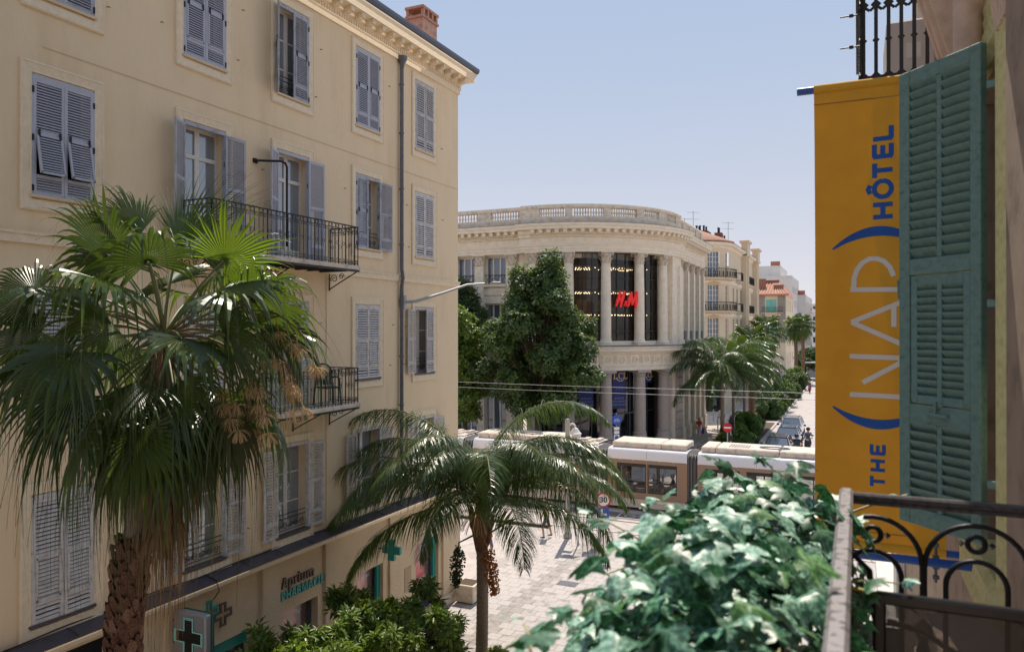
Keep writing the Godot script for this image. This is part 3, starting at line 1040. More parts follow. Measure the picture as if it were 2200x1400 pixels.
	g.span(Vector3(0.96, -0.005, 0.0), Vector3(0.995, 0.075, 0.02))
	g.tube([Vector3(0.98, 0.088, 0.01), Vector3(0.98, 0.006, 0.345)], 0.012, 4)
	var sl := g.mesh()
	for i in 26:
		part(ld, "slate_sheet", sl, M.ledge_slate, Vector3(-3.4 + i * 0.985, 3.745, 0.0))
	g = Geo.new()
	var cpts := []
	for i in 60:
		cpts.append(Vector3(6.0 + i * 0.27, 3.86 + sin(i * 0.9) * 0.012, 0.05 + sin(i * 0.37) * 0.03))
	g.tube(cpts, 0.012, 4, false)
	g.tube([Vector3(11.3, 3.86, 0.06), Vector3(11.32, 3.78, 0.36), Vector3(11.4, 3.55, 0.36), Vector3(11.5, 3.3, 0.1)], 0.01, 4, false)
	part(ld, "cable", g, M.iron)
	var shops := [[6.2, 0.0, 9.75, 3.42], [11.6, 0.15, 12.75, 2.3], [13.62, 0.15, 14.9, 2.28], [16.5, 0.15, 17.7, 2.3], [19.4, 0.15, 20.75, 2.35]]
	g = Geo.new()
	g.wall(-8, 0, 22.03, 3.62, shops, 0.45)
	part(B, "shop_wall", g, M.stucco_base)
	g = Geo.new()
	for x in [[10.35, 11.35], [12.95, 13.5], [15.12, 16.3], [17.95, 19.2], [20.95, 22.05]]:
		g.span(Vector3(x[0], 0, 0), Vector3(x[1], 3.5, 0.07))
	part(B, "pier", g, M.stucco_base)
	g = Geo.new()
	g.span(Vector3(-8, 0, 0), Vector3(10.3, 0.35, 0.09))
	g.span(Vector3(15.0, 0, 0), Vector3(22.12, 0.32, 0.16))
	part(B, "plinth", g, M.stone_old)
	for p in [[15.9, 2.05, 0.5, 0.55], [18.85, 1.5, 0.35, 0.7]]:
		g = Geo.new()
		g.cbox(Vector3(p[0], p[1], 0.075), Vector3(p[2], p[3], 0.02), 0.004)
		part(B, "wall_plate", g, M.plate_tan)
	# display windows with their posters
	for i in range(2, 5):
		var h = shops[i]
		g = Geo.new()
		g.span(Vector3(h[0], h[1], -0.32), Vector3(h[0] + 0.05, h[3], -0.2))
		g.span(Vector3(h[2] - 0.05, h[1], -0.32), Vector3(h[2], h[3], -0.2))
		g.span(Vector3(h[0] + 0.05, h[3] - 0.06, -0.32), Vector3(h[2] - 0.05, h[3], -0.2))
		g.span(Vector3(h[0] + 0.05, h[1], -0.32), Vector3(h[2] - 0.05, h[1] + 0.06, -0.2))
		var sw := part(B, "shop_window", g, M.zinc)
		if i > 2:
			var tg := Geo.new()
			tg.span(Vector3(h[2] - 0.13, h[1], -0.2), Vector3(h[2] + 0.0, h[3], -0.12))
			part(sw, "teal_mullion", tg, M.teal)
		g = Geo.new()
		g.quad(Vector3(h[0] + 0.05, h[1] + 0.06, -0.27), Vector3(h[2] - 0.05, h[1] + 0.06, -0.27), Vector3(h[2] - 0.05, h[3] - 0.06, -0.27), Vector3(h[0] + 0.05, h[3] - 0.06, -0.27))
		part(sw, "pane", g, M.pane)
		g = Geo.new()
		var pa := Vector3(h[0] + 0.06, h[1] + 0.06, -0.31)
		var pb := Vector3(h[2] - 0.06, h[3] - 0.06, -0.31)
		g.quad(pa, Vector3(pb.x, pa.y, pa.z), pb, Vector3(pa.x, pb.y, pa.z))
		part(sw, "poster", g, poster_material())
		for tx in [["LA ROCHE POSAY", 0.075, 0.86], ["TRES HAUTE", 0.105, 0.42], ["PROTECTION UV", 0.105, 0.355], ["LARGE SPECTRE", 0.09, 0.295]]:
			var tm := text_mesh(tx[0], tx[1] * 1.35, 0.004, font_bold if tx[1] > 0.1 else font_plain)
			part(sw, "poster_lettering", tm, M.sign_white, Vector3((h[0] + h[2]) * 0.5 - 0.02, lerpf(h[1], h[3], tx[2]), -0.303))
	# first shop: dark glazed front with a fascia
	g = Geo.new()
	g.span(Vector3(6.2, 2.85, -0.3), Vector3(9.75, 3.42, -0.06))
	var df := part(B, "shop_fascia", g, M.black_trim)
	part(df, "lettering", text_mesh("BO", 0.19, 0.02, font_plain), M.sign_white, Vector3(9.24, 3.16, -0.05))
	g = Geo.new()
	g.quad(Vector3(6.2, 0.0, -0.3), Vector3(9.75, 0.0, -0.3), Vector3(9.75, 2.85, -0.3), Vector3(6.2, 2.85, -0.3))
	part(df, "pane", g, M.glass_dark)
	g = Geo.new()
	g.quad(Vector3(11.6, 0.15, -0.3), Vector3(12.75, 0.15, -0.3), Vector3(12.75, 2.3, -0.3), Vector3(11.6, 2.3, -0.3))
	var dd := part(B, "shop_door", g, M.glass_dark)
	g = Geo.new()
	g.span(Vector3(11.6, 1.95, -0.3), Vector3(12.75, 2.3, -0.22))
	part(dd, "door_header", g, M.teal)
	# raised letters over the first display window
	var ln := part(B, "sign_lettering", text_mesh("PHARMACIE", 0.27, 0.05, font_bold), M.teal, Vector3(14.32, 2.66, 0.02))
	ln.set_meta("label", "teal raised capital letters over the poster window")
	part(B, "sign_lettering", text_mesh("Aprium", 0.32, 0.05, font_bold), M.letter_brown, Vector3(14.16, 2.95, 0.02))
	# outlined crosses flat on the wall
	for c in [[11.42, 3.06, 0.23, "teal", 0.05], [11.78, 2.9, 0.24, "letter_brown", 0.06]]:
		g = Geo.new()
		cross_outline(g, c[2], c[2] * 0.36, 0.045, 0.03)
		part(B, "wall_cross", g, M[c[3]], Vector3(c[0], c[1], c[4]))
	# three-piece outdoor lamp box under the ledge
	g = Geo.new()
	g.cbox(Vector3(10.75, 3.2, 0.2), Vector3(0.24, 0.2, 0.34), 0.03)
	part(B, "floodlight", g, M.stone_old)
	# planter-like stone block at the corner
	var pl := thing("corner_planter", "square stone planter at the foot of the cream house's far corner", "planter", Vector3(-11.45, 0, -21.75))
	g = Geo.new()
	g.cbox(Vector3(0, 0.28, 0), Vector3(0.62, 0.5, 0.62), 0.02)
	g.cbox(Vector3(0, 0.56, 0), Vector3(0.70, 0.08, 0.70), 0.02)
	part(pl, "box", g, M.stone_old)
	g = Geo.new()
	g.box(Vector3(0, 0.605, 0), Vector3(0.55, 0.012, 0.55))
	part(pl, "soil", g, M.earth)
	# pharmacy cross on two arms
	var ps := thing("pharmacy_cross_sign", "grey projecting box sign with an outlined green cross beside the palm trunk", "sign", Vector3(-12, 3.0, -10.55), 0.0)
	g = Geo.new()
	g.cbox(Vector3(0.55, 0, 0), Vector3(0.82, 0.9, 0.16), 0.03)
	part(ps, "box", g, M.steel_grey)
	g = Geo.new()
	g.cbox(Vector3(0.58, 0.01, -0.12), Vector3(0.78, 0.86, 0.07), 0.02)
	part(ps, "back_panel", g, M.sign_back)
	g = Geo.new()
	cross_outline(g, 0.36, 0.12, 0.0, 0.012)
	part(ps, "cross", g, M.black_trim, Vector3(0.55, 0, 0.081))
	for o in [[0.36, 0.014], [0.33, 0.010]]:
		g = Geo.new()
		cross_outline(g, o[0], o[0] * 0.335, o[1], 0.012)
		part(ps, "light_strip", g, M.pharmacy_led, Vector3(0.55, 0, 0.094))
	g = Geo.new()
	for y in [0.22, -0.2]:
		g.tube([Vector3(0.0, y, 0), Vector3(0.14, y, 0)], 0.025, 8)
		g.box(Vector3(0.015, y, 0), Vector3(0.02, 0.16, 0.14))
	part(ps, "arm", g, M.zinc)
	# teal cross-shaped sign farther along
	var tc := thing("teal_cross_sign", "small teal cross-shaped sign on the wall behind the feathery palm", "sign", Vector3(-12, 2.75, -17.55))
	g = Geo.new()
	cross_outline(g, 0.28, 0.10, 0.0, 0.10)
	part(tc, "cross", g, M.teal, Vector3(0.42, 0, 0))
	g = Geo.new()
	g.tube([Vector3(0, 0, 0.05), Vector3(0.2, 0, 0.05)], 0.02, 6)
	part(tc, "arm", g, M.zinc)
	# street light on a long arm at the downpipe
	var sl2 := thing("wall_street_light", "flat street light on a long slanting arm fixed to the downpipe", "street light", Vector3(-11.9, 9.55, -18.6))
	g = Geo.new()
	g.tube([Vector3(0.0, 0.0, 0), Vector3(0.25, 0.03, -0.25), Vector3(0.75, 0.30, -1.0), Vector3(1.15, 0.56, -1.7), Vector3(1.5, 0.62, -2.2)], [0.05, 0.048, 0.04, 0.034, 0.03], 8)
	g.box(Vector3(0, 0.0, 0.0), Vector3(0.1, 0.4, 0.12))
	part(sl2, "arm", g, M.steel_grey)
	g = Geo.new()
	g.cbox(Vector3(1.72, 0.64, -2.5), Vector3(0.28, 0.07, 0.72), 0.025, Basis(Vector3.UP, 0.55))
	part(sl2, "lamp_head", g, M.steel_grey)
	# plastic chair on the lower balcony
	var cw := thing("plastic_chair", "dark green plastic chair on the lower iron balcony", "chair", Vector3(-11.45, 6.98, -14.55), deg_to_rad(60))
	plastic_chair(cw)

func plastic_chair(cw: Node3D) -> void:
	var gm: StandardMaterial3D = mat("plastic_green", lin(0.008, 0.045, 0.04), 0.4)
	var g := Geo.new()
	g.cbox(Vector3(0, 0.42, 0), Vector3(0.44, 0.035, 0.42), 0.012)
	part(cw, "seat", g, gm)
	g = Geo.new()
	for i in 5:
		g.cbox(Vector3(-0.16 + i * 0.08, 0.64, -0.21 - 0.02), Vector3(0.05, 0.36, 0.02), 0.006, Basis(Vector3.RIGHT, -0.18))
	g.tube(arc_pts(Vector3(0, 0.76, -0.245), Vector3.RIGHT, Vector3(0, 0.98, -0.17), 0.21, 0, PI, 10), 0.022, 6)
	for x in [-0.21, 0.21]:
		g.tube([Vector3(x, 0.42, -0.19), Vector3(x, 0.77, -0.245)], 0.02, 6)
	part(cw, "backrest", g, gm)
	for x in [-1, 1]:
		g = Geo.new()
		g.tube([Vector3(x * 0.22, 0.64, -0.2), Vector3(x * 0.25, 0.66, 0.0), Vector3(x * 0.24, 0.62, 0.2)], 0.02, 6)
		part(cw, "armrest", g, gm)
		for z in [-0.2, 0.2]:
			g = Geo.new()
			g.tube([Vector3(x * 0.25, 0.0, z * 1.2), Vector3(x * 0.22, 0.44 if z < 0 else 0.62, z)], [0.018, 0.024], 6)
			part(cw, "leg", g, gm)

# plus-shaped plate (or ring of it) in the xy plane facing +z: half span a, half width b, line width w (0: filled)
func cross_outline(g: Geo, a: float, b: float, w: float, d: float) -> void:
	var ring := func(k: float) -> PackedVector2Array:
		var A := a - k
		var Bq := b - k
		return PackedVector2Array([Vector2(Bq, -A), Vector2(Bq, -Bq), Vector2(A, -Bq), Vector2(A, Bq), Vector2(Bq, Bq), Vector2(Bq, A), Vector2(-Bq, A), Vector2(-Bq, Bq), Vector2(-A, Bq), Vector2(-A, -Bq), Vector2(-Bq, -Bq), Vector2(-Bq, -A)])
	var o: PackedVector2Array = ring.call(0.0)
	if w <= 0.0:
		g.extrude(o, d)
		return
	var i: PackedVector2Array = ring.call(w)
	for k in 12:
		var j := (k + 1) % 12
		var p := [o[k], o[j], i[j], i[k]]
		for z in [0.0, d]:
			g.quad(Vector3(p[0].x, p[0].y, z), Vector3(p[1].x, p[1].y, z), Vector3(p[2].x, p[2].y, z), Vector3(p[3].x, p[3].y, z))
		g.quad(Vector3(p[0].x, p[0].y, 0), Vector3(p[1].x, p[1].y, 0), Vector3(p[1].x, p[1].y, d), Vector3(p[0].x, p[0].y, d))
		g.quad(Vector3(p[2].x, p[2].y, 0), Vector3(p[3].x, p[3].y, 0), Vector3(p[3].x, p[3].y, d), Vector3(p[2].x, p[2].y, d))

# print of the beauty posters: flowing bands of coral, pale pink and violet
func poster_material() -> StandardMaterial3D:
	if M.has("poster"):
		return M.poster
	var im := Image.create(160, 256, false, Image.FORMAT_RGB8)
	var coral := Color(0.90, 0.26, 0.27)
	var blush := Color(0.93, 0.62, 0.56)
	var violet := Color(0.25, 0.16, 0.62)
	var grey := Color(0.22, 0.20, 0.21)
	for y in 256:
		for x in 160:
			var u := x / 160.0
			var w := y / 256.0
			var k := coral.lerp(blush, smoothstep(0.1, 0.5, sin(u * 3.0 + w * 5.0) * 0.5 + 0.2))
			k = k.lerp(grey, smoothstep(0.72, 0.9, u + 0.15 * sin(w * 4.2 + 0.8)) * smoothstep(0.8, 0.55, w) * 0.6)
			k = k.lerp(violet, smoothstep(0.55, 0.62, u + (w - 0.8) * 0.55) * smoothstep(0.55, 0.7, w))
			im.set_pixel(x, y, k)
	var m := mat("poster", Color(1, 1, 1), 0.4)
	m.albedo_texture = ImageTexture.create_from_image(im)
	m.uv1_scale = Vector3(1, -1, 1)
	m.uv1_offset = Vector3(0, 1, 0)
	return m

const SC := Vector3(-20.9, 0, -57.9)

func ring_path(r: float, from: float, to: float, cnt: int) -> Array:
	var out := []
	for i in cnt + 1:
		var a := deg_to_rad(lerpf(from, to, float(i) / cnt))
		var d := Vector3(sin(a), 0, cos(a))
		out.append([d * r, d])
	return out

# plan line of the store: left wing, round corner, right wing (local to the centre of the corner)
func store_path(proj: float, wing: float) -> Array:
	var out := [[Vector3(-22, 0, wing), Vector3(0, 0, 1)], [Vector3(-0.9, 0, wing), Vector3(0, 0, 1)], [Vector3(-0.9, 0, proj), Vector3(0, 0, 1)]]
	out += ring_path(proj, 0, 90, 30)
	out.append([Vector3(proj, 0, -0.5), Vector3(1, 0, 0)])
	out.append([Vector3(wing, 0, -0.5), Vector3(1, 0, 0)])
	out.append([Vector3(wing, 0, -11.0), Vector3(1, 0, 0)])
	return out

func capital(g: Geo, r: float, h: float, y: float) -> void:
	g.lathe([Vector2(r * 1.08, y), Vector2(r * 1.16, y + 0.03), Vector2(r, y + 0.06), Vector2(r * 1.02, y + h * 0.5), Vector2(r * 1.3, y + h * 0.86)], 14)
	for tier in 2:
		for k in 8:
			var a := TAU * (k + tier * 0.5) / 8.0
			var d := Vector3(sin(a), 0, cos(a))
			var sd := Vector3(d.z, 0, -d.x)
			var w := r * 0.34
			var y0 := y + 0.06 + tier * h * 0.28
			var y1 := y0 + h * 0.36
			var p0 := d * r * 1.0 + Vector3(0, y0, 0)
			var p1 := d * r * 1.12 + Vector3(0, lerpf(y0, y1, 0.7), 0)
			var p2 := d * r * 1.42 + Vector3(0, y1, 0)
			var p3 := d * r * 1.48 + Vector3(0, y1 - h * 0.12, 0)
			g.quad(p0 - sd * w, p0 + sd * w, p1 + sd * w, p1 - sd * w)
			g.quad(p1 - sd * w, p1 + sd * w, p2 + sd * w * 0.7, p2 - sd * w * 0.7)
			g.quad(p2 - sd * w * 0.7, p2 + sd * w * 0.7, p3 + sd * w * 0.3, p3 - sd * w * 0.3)
	for k in 4:
		var a := TAU * (k + 0.5) / 4.0
		var d := Vector3(sin(a), 0, cos(a))
		var o := d * r * 1.55 + Vector3(0, y + h * 0.78, 0)
		g.tube(spiral(o, d, Vector3.UP, r * 0.06, r * 0.28, 0, TAU * 1.25, 10), r * 0.10, 5, false)
	g.box(Vector3(0, y + h * 0.94, 0), Vector3(r * 2.75, h * 0.10, r * 2.75))

func build_store() -> void:
	var B := thing("department_store", "cream stone store with a columned round corner and balustrade behind the tram", "building", SC)
	var g := Geo.new()
	# solid body behind the round corner: lower wall ring, attic and roof deck
	var wall_low := store_path(7.55, 8.05)
	# entablature of the upper storey
	g = Geo.new()
	g.sweep([Vector2(-1.2, 14.12), Vector2(0.0, 14.12), Vector2(0.0, 14.30), Vector2(0.04, 14.32), Vector2(0.04, 14.48), Vector2(0.10, 14.55), Vector2(0.10, 14.62), Vector2(0.0, 14.64), Vector2(0.0, 15.10), Vector2(0.06, 15.12)], store_path(8.85, 8.45))
	part(B, "frieze", g, M.stone)
	g = Geo.new()
	g.sweep([Vector2(0.0, 15.1), Vector2(0.06, 15.12), Vector2(0.10, 15.17), Vector2(0.10, 15.32), Vector2(0.2, 15.38), Vector2(0.2, 15.62), Vector2(0.66, 15.66), Vector2(0.66, 15.80), Vector2(0.74, 15.88), Vector2(0.78, 16.0), Vector2(0.78, 16.05), Vector2(0.0, 16.12)], store_path(8.85, 8.45))
	part(B, "cornice", g, M.stone)
	g = Geo.new()
	g.sweep([Vector2(0.80, 16.05), Vector2(0.80, 16.08), Vector2(0.0, 16.20)], store_path(8.85, 8.45))
	part(B, "lead_flashing", g, M.lead)
	# dentils and modillions
	var dg := Geo.new()
	for i in 96:
		var a := deg_to_rad(i * 90.0 / 95.0)
		var d := Vector3(sin(a), 0, cos(a))
		dg.box(d * 8.97 + Vector3(0, 15.25, 0), Vector3(0.085, 0.12, 0.09), Basis(Vector3.UP, a))
	for i in 60:
		dg.box(Vector3(-1.0 - i * 0.15, 15.25, 8.58), Vector3(0.09, 0.12, 0.09))
	for i in 68:
		dg.box(Vector3(8.58, 15.25, -0.6 - i * 0.15), Vector3(0.09, 0.12, 0.09))
	part(B, "dentils", dg, M.stone).set_meta("kind", "stuff")
	var mg := Geo.new()
	mg.cbox(Vector3(0, 0, 0.2), Vector3(0.26, 0.20, 0.4), 0.03)
	mg.box(Vector3(0, 0.11, 0.21), Vector3(0.32, 0.05, 0.46))
	var mm := mg.mesh()
	for i in 25:
		var a := deg_to_rad(2.0 + i * 86.0 / 24.0)
		part(B, "modillion", mm, M.stone, Vector3(sin(a), 0, cos(a)) * 9.05 + Vector3(0, 15.5, 0), Basis(Vector3.UP, a))
	for i in 16:
		part(B, "modillion", mm, M.stone, Vector3(-1.3 - i * 0.58, 15.5, 8.65))
	for i in 17:
		part(B, "modillion", mm, M.stone, Vector3(8.65, 15.5, -0.9 - i * 0.6), Basis(Vector3.UP, PI / 2))
	# roof deck
	g = Geo.new()
	var rp := store_path(8.4, 8.0)
	for i in rp.size() - 1:
		g.tri(Vector3(-5, 16.2, -5), rp[i][0] + Vector3(0, 16.2, 0), rp[i + 1][0] + Vector3(0, 16.2, 0))
	g.quad(Vector3(-22, 16.2, 8.0), Vector3(-5, 16.2, -5), Vector3(8, 16.2, -11.0), Vector3(-22, 16.2, -11.0))
	part(B, "roof", g, M.lead)
	# balustrade
	var pp := store_path(8.55, 8.15)
	g = Geo.new()
	g.sweep([Vector2(-0.3, 16.2), Vector2(0.0, 16.15), Vector2(0.02, 16.55), Vector2(-0.02, 16.64), Vector2(-0.3, 16.64), Vector2(-0.32, 16.2)], pp)
	part(B, "parapet_base", g, M.stone_old)
	g = Geo.new()
	g.sweep([Vector2(-0.34, 17.2), Vector2(0.02, 17.2), Vector2(0.06, 17.28), Vector2(0.06, 17.40), Vector2(0.02, 17.47), Vector2(-0.34, 17.47), Vector2(-0.34, 17.2)], pp)
	part(B, "coping", g, M.stone_old)
	var bg := Geo.new()
	bg.lathe([Vector2(0.07, 16.64), Vector2(0.07, 16.70), Vector2(0.045, 16.73), Vector2(0.085, 16.84), Vector2(0.075, 16.93), Vector2(0.04, 17.05), Vector2(0.045, 17.11), Vector2(0.07, 17.14), Vector2(0.07, 17.2)], 7)
	var bm := bg.mesh()
	var ped := Geo.new()
	for pr in [[-6.0, 3.2], [15.8, 19.2], [34.3, 37.4], [51.8, 55.4], [66.3, 73.0], [84.0, 90.0]]:
		# solid panels between groups of balusters
		var pc := int(ceil((pr[1] - pr[0]) / 1.7))
		for i in pc:
			var a1 := deg_to_rad(lerpf(pr[0], pr[1], (i + 0.5) / pc))
			ped.box(Vector3(sin(a1), 0, cos(a1)) * 8.40 + Vector3(0, 16.92, 0), Vector3(0.27, 0.56, 0.30), Basis(Vector3.UP, a1))
	for gr in [[3.6, 15.4, 10], [19.7, 33.9, 11], [37.9, 51.4, 11], [55.9, 66.0, 8], [73.4, 83.6, 8]]:
		for i in gr[2]:
			var a := deg_to_rad(lerpf(gr[0], gr[1], (i + 0.5) / gr[2]))
			part(B, "baluster", bm, M.stone_old, Vector3(sin(a), 0, cos(a)) * 8.40, Basis(Vector3.UP, a))
	for x in [[-1.2, -0.9], [-4.55, -3.5], [-8.2, -7.2], [-22.0, -11.0]]:
		ped.span(Vector3(x[0], 16.64, 7.86), Vector3(x[1], 17.2, 8.13))
	for x in [[-3.5, -1.2], [-7.2, -4.55], [-11.0, -8.2]]:
		for i in 11:
			part(B, "baluster", bm, M.stone_old, Vector3(x[0] + 0.12 + i * (x[1] - x[0] - 0.24) / 10.0, 0, 8.0))
	ped.span(Vector3(7.86, 16.64, -11.0), Vector3(8.13, 17.2, -0.5))
	for z in [-0.6, -3.2, -5.9, -8.6, -10.8]:
		ped.span(Vector3(7.8, 16.2, z - 0.35), Vector3(8.26, 17.2, z + 0.35))
	part(B, "parapet_panels", ped, M.stone_old)
	# lower entablature and balcony floor
	g = Geo.new()
	g.sweep([Vector2(-1.4, 5.85), Vector2(0.0, 5.85), Vector2(0.0, 6.12), Vector2(0.05, 6.15), Vector2(0.05, 6.22), Vector2(0.0, 6.24), Vector2(0.0, 6.95), Vector2(0.08, 7.0), Vector2(0.14, 7.14), Vector2(0.40, 7.18), Vector2(0.42, 7.36), Vector2(0.50, 7.46), Vector2(0.50, 7.52), Vector2(-1.4, 7.58)], store_path(8.95, 8.55))
	part(B, "lower_entablature", g, M.stone)
	g = Geo.new()
	g.sweep([Vector2(0.52, 7.52), Vector2(0.52, 7.55), Vector2(0.0, 7.62)], store_path(8.95, 8.55))
	part(B, "lead_flashing", g, M.lead)
	var rg := Geo.new()
	rg.tube(arc_pts(Vector3.ZERO, Vector3.RIGHT, Vector3.UP, 0.2, 0, TAU, 18), 0.03, 5, false)
	rg.lathe([Vector2(0.0, 0.0), Vector2(0.16, 0.0)], 14)
	var rgm := rg.mesh()
	var tg := Geo.new()
	for k in 4:
		tg.box(Vector3(-0.12 + k * 0.08, 0, 0.0), Vector3(0.035, 0.55, 0.04))
	var tgm := tg.mesh()
	for i in 14:
		var a := deg_to_rad(3.0 + i * 6.5)
		var d := Vector3(sin(a), 0, cos(a))
		part(B, "frieze_disc", rgm, M.stone, d * 8.96 + Vector3(0, 6.6, 0), Basis(Vector3.UP, a))
		var a2 := a + deg_to_rad(3.25)
		part(B, "triglyph", tgm, M.stone, Vector3(sin(a2), 0, cos(a2)) * 8.96 + Vector3(0, 6.6, 0), Basis(Vector3.UP, a2))
	# columns: upper and lower
	var up := Geo.new()
	up.lathe([Vector2(0.46, 7.58), Vector2(0.46, 7.72), Vector2(0.50, 7.78), Vector2(0.46, 7.86), Vector2(0.39, 7.92), Vector2(0.40, 8.0), Vector2(0.37, 8.06), Vector2(0.365, 9.6), Vector2(0.355, 11.4), Vector2(0.32, 13.35)], 20)
	up.box(Vector3(0, 7.63, 0), Vector3(1.02, 0.14, 1.02))
	var upm := up.mesh()
	var cp := Geo.new()
	capital(cp, 0.33, 0.78, 13.35)
	var cpm := cp.mesh()
	var lo := Geo.new()
	lo.lathe([Vector2(0.55, 0.0), Vector2(0.55, 0.75), Vector2(0.60, 0.82), Vector2(0.52, 0.95), Vector2(0.47, 1.35), Vector2(0.49, 1.42), Vector2(0.43, 1.5), Vector2(0.425, 3.4), Vector2(0.38, 5.35), Vector2(0.42, 5.4), Vector2(0.38, 5.46), Vector2(0.40, 5.55), Vector2(0.52, 5.68), Vector2(0.55, 5.7)], 20)
	lo.box(Vector3(0, 5.77, 0), Vector3(1.15, 0.16, 1.15))
	var lom := lo.mesh()
	for deg in [0.0, 17.5, 35.3, 53.3, 70.0]:
		var a := deg_to_rad(deg)
		var d := Vector3(sin(a), 0, cos(a))
		var col := part(B, "column", upm, M.stone, d * 8.45, Basis(Vector3.UP, a))
		part(col, "capital", cpm, M.stone_old)
		part(B, "lower_column", lom, M.marble, d * 8.5, Basis(Vector3.UP, a))
	# pier at the right end of the curve
	g = Geo.new()
	g.xf = Transform3D(Basis(Vector3.UP, deg_to_rad(86)), Vector3.ZERO)
	g.span(Vector3(-1.5, 0, 7.9), Vector3(0.75, 14.12, 8.62))
	g.span(Vector3(-0.2, 7.58, 8.62), Vector3(0.55, 13.4, 8.80))
	part(B, "pier", g, M.stone)
	g = Geo.new()
	for k in 9:
		g.xf = Transform3D(Basis(Vector3.UP, deg_to_rad(86)), Vector3.ZERO)
		g.cbox(Vector3(-0.05, 0.34 + k * 0.64, 8.42), Vector3(1.5, 0.61, 0.75), 0.03)
	part(B, "rusticated_blocks", g, M.marble).set_meta("kind", "stuff")
	# glazing of the upper bays
	var bays := [[1.6, 16.0], [19.2, 33.6], [37.0, 51.6], [55.2, 68.2]]
	for bi in bays.size():
		var a0: float = bays[bi][0]
		var a1: float = bays[bi][1]
		g = Geo.new()
		for i in 8:
			var pa := deg_to_rad(lerpf(a0, a1, i / 8.0))
			var pb := deg_to_rad(lerpf(a0, a1, (i + 1) / 8.0))
			var A := Vector3(sin(pa), 0, cos(pa)) * 8.05
			var C := Vector3(sin(pb), 0, cos(pb)) * 8.05
			g.quad(A + Vector3(0, 7.9, 0), C + Vector3(0, 7.9, 0), C + Vector3(0, 14.1, 0), A + Vector3(0, 14.1, 0))
		var gz := part(B, "glazing", g, M.pane_smoked)
		g = Geo.new()
		for f in [0.0, 0.34, 0.68, 1.0]:
			var a := deg_to_rad(lerpf(a0, a1, f))
			g.box(Vector3(sin(a), 0, cos(a)) * 8.07 + Vector3(0, 11.0, 0), Vector3(0.07, 6.2, 0.12), Basis(Vector3.UP, a))
		for y in [7.93, 8.6, 9.9, 11.5, 12.3, 13.25, 14.08]:
			g.sweep([Vector2(0, y - 0.035), Vector2(0.06, y - 0.035), Vector2(0.06, y + 0.035), Vector2(0, y + 0.035)], ring_path(8.06, a0, a1, 8))
		part(gz, "mullions", g, M.black_trim)
		# rows of small lamps on the ceilings inside
		g = Geo.new()
		for lv in [[13.1, 7], [11.35, 7], [9.75, 6]]:
			for row in 3:
				for i in lv[1]:
					var a := deg_to_rad(lerpf(a0 + 1.0, a1 - 1.0, (i + 0.5) / lv[1]))
					var r := 7.4 - row * 0.9
					g.box(Vector3(sin(a), 0, cos(a)) * r + Vector3(0, lv[0], 0), Vector3(0.05, 0.05, 0.05))
		part(gz, "ceiling_lamps", g, M.shop_lamp).set_meta("kind", "stuff")
	# recessed walls beside the glazing, floors and inner back wall
	g = Geo.new()
	for w in [[-9.0, 1.6], [16.0, 19.2], [33.6, 37.0], [51.6, 55.2], [68.2, 90.0]]:
		g.sweep([Vector2(0, 7.58), Vector2(0, 14.12)], ring_path(8.12, w[0], w[1], 6), false)
	g.sweep([Vector2(0, 7.5), Vector2(0.25, 7.6), Vector2(0.2, 7.9), Vector2(0.0, 7.9)], ring_path(7.95, 0, 90, 24), false)
	part(B, "recessed_wall", g, M.stone)
	g = Geo.new()
	g.sweep([Vector2(0, 0.0), Vector2(0, 14.1)], ring_path(4.2, -5, 95, 12), false)
	for y in [5.9, 9.85, 11.45, 13.2]:
		var rg2 := ring_path(8.0, 0, 90, 12)
		for i in 12:
			g.tri(Vector3(0, y, 0), rg2[i][0] + Vector3(0, y, 0), rg2[i + 1][0] + Vector3(0, y, 0))
	for deg in [-1.0, 91.0]:
		var d := Vector3(sin(deg_to_rad(deg)), 0, cos(deg_to_rad(deg)))
		g.quad(d * 3.0, d * 8.1, d * 8.1 + Vector3(0, 14.1, 0), d * 3.0 + Vector3(0, 14.1, 0))
	part(B, "sales_floors", g, M.shop_inside)
	# goods seen through the glass: light shelving and a warm lit wall
	g = Geo.new()
	for k in [[22.0, 30.0, 10.0], [39.0, 47.0, 9.95], [24.0, 31.0, 8.2]]:
		g.sweep([Vector2(0, k[2]), Vector2(0, k[2] + 0.9)], ring_path(5.4, k[0], k[1], 4), false)
	part(B, "display_wall", g, M.shop_display)
	# ground floor inside the columns
	g = Geo.new()
	g.sweep([Vector2(0, 0), Vector2(0, 5.9)], ring_path(6.6, 0, 90, 16), false)
	part(B, "lower_glazing", g, M.glass_dark)
	g = Geo.new()
	for deg in [4, 14, 24, 31, 41, 48, 58, 66, 76]:
		var a := deg_to_rad(deg)
		g.box(Vector3(sin(a), 0, cos(a)) * 6.63 + Vector3(0, 2.9, 0), Vector3(0.07, 5.8, 0.1), Basis(Vector3.UP, a))
	for y in [0.1, 2.6, 4.2]:
		g.sweep([Vector2(0, y - 0.05), Vector2(0.06, y - 0.05), Vector2(0.06, y + 0.05), Vector2(0, y + 0.05)], ring_path(6.62, 0, 90, 16))
	part(B, "lower_mullions", g, M.zinc)
	g = Geo.new()
	g.sweep([Vector2(0, 0), Vector2(0.3, 0), Vector2(0.3, 0.14), Vector2(-2.6, 0.14)], ring_path(9.0, -4, 92, 20))
	part(B, "steps", g, M.stone_old)
	# left wing
	var lh := []
	for x in [-3.15, -5.55, -8.0, -10.4]:
		lh.append([x - 0.85, 11.95, x + 0.85, 14.05])
		lh.append([x - 0.85, 8.2, x + 0.85, 10.6])
		lh.append([x - 0.9, 0.4, x + 0.9, 4.9])
	g = Geo.new()
	g.wall(-22, 0, -0.9, 14.15, lh, 0.5, 8.1)
	part(B, "wing_wall", g, M.stone)
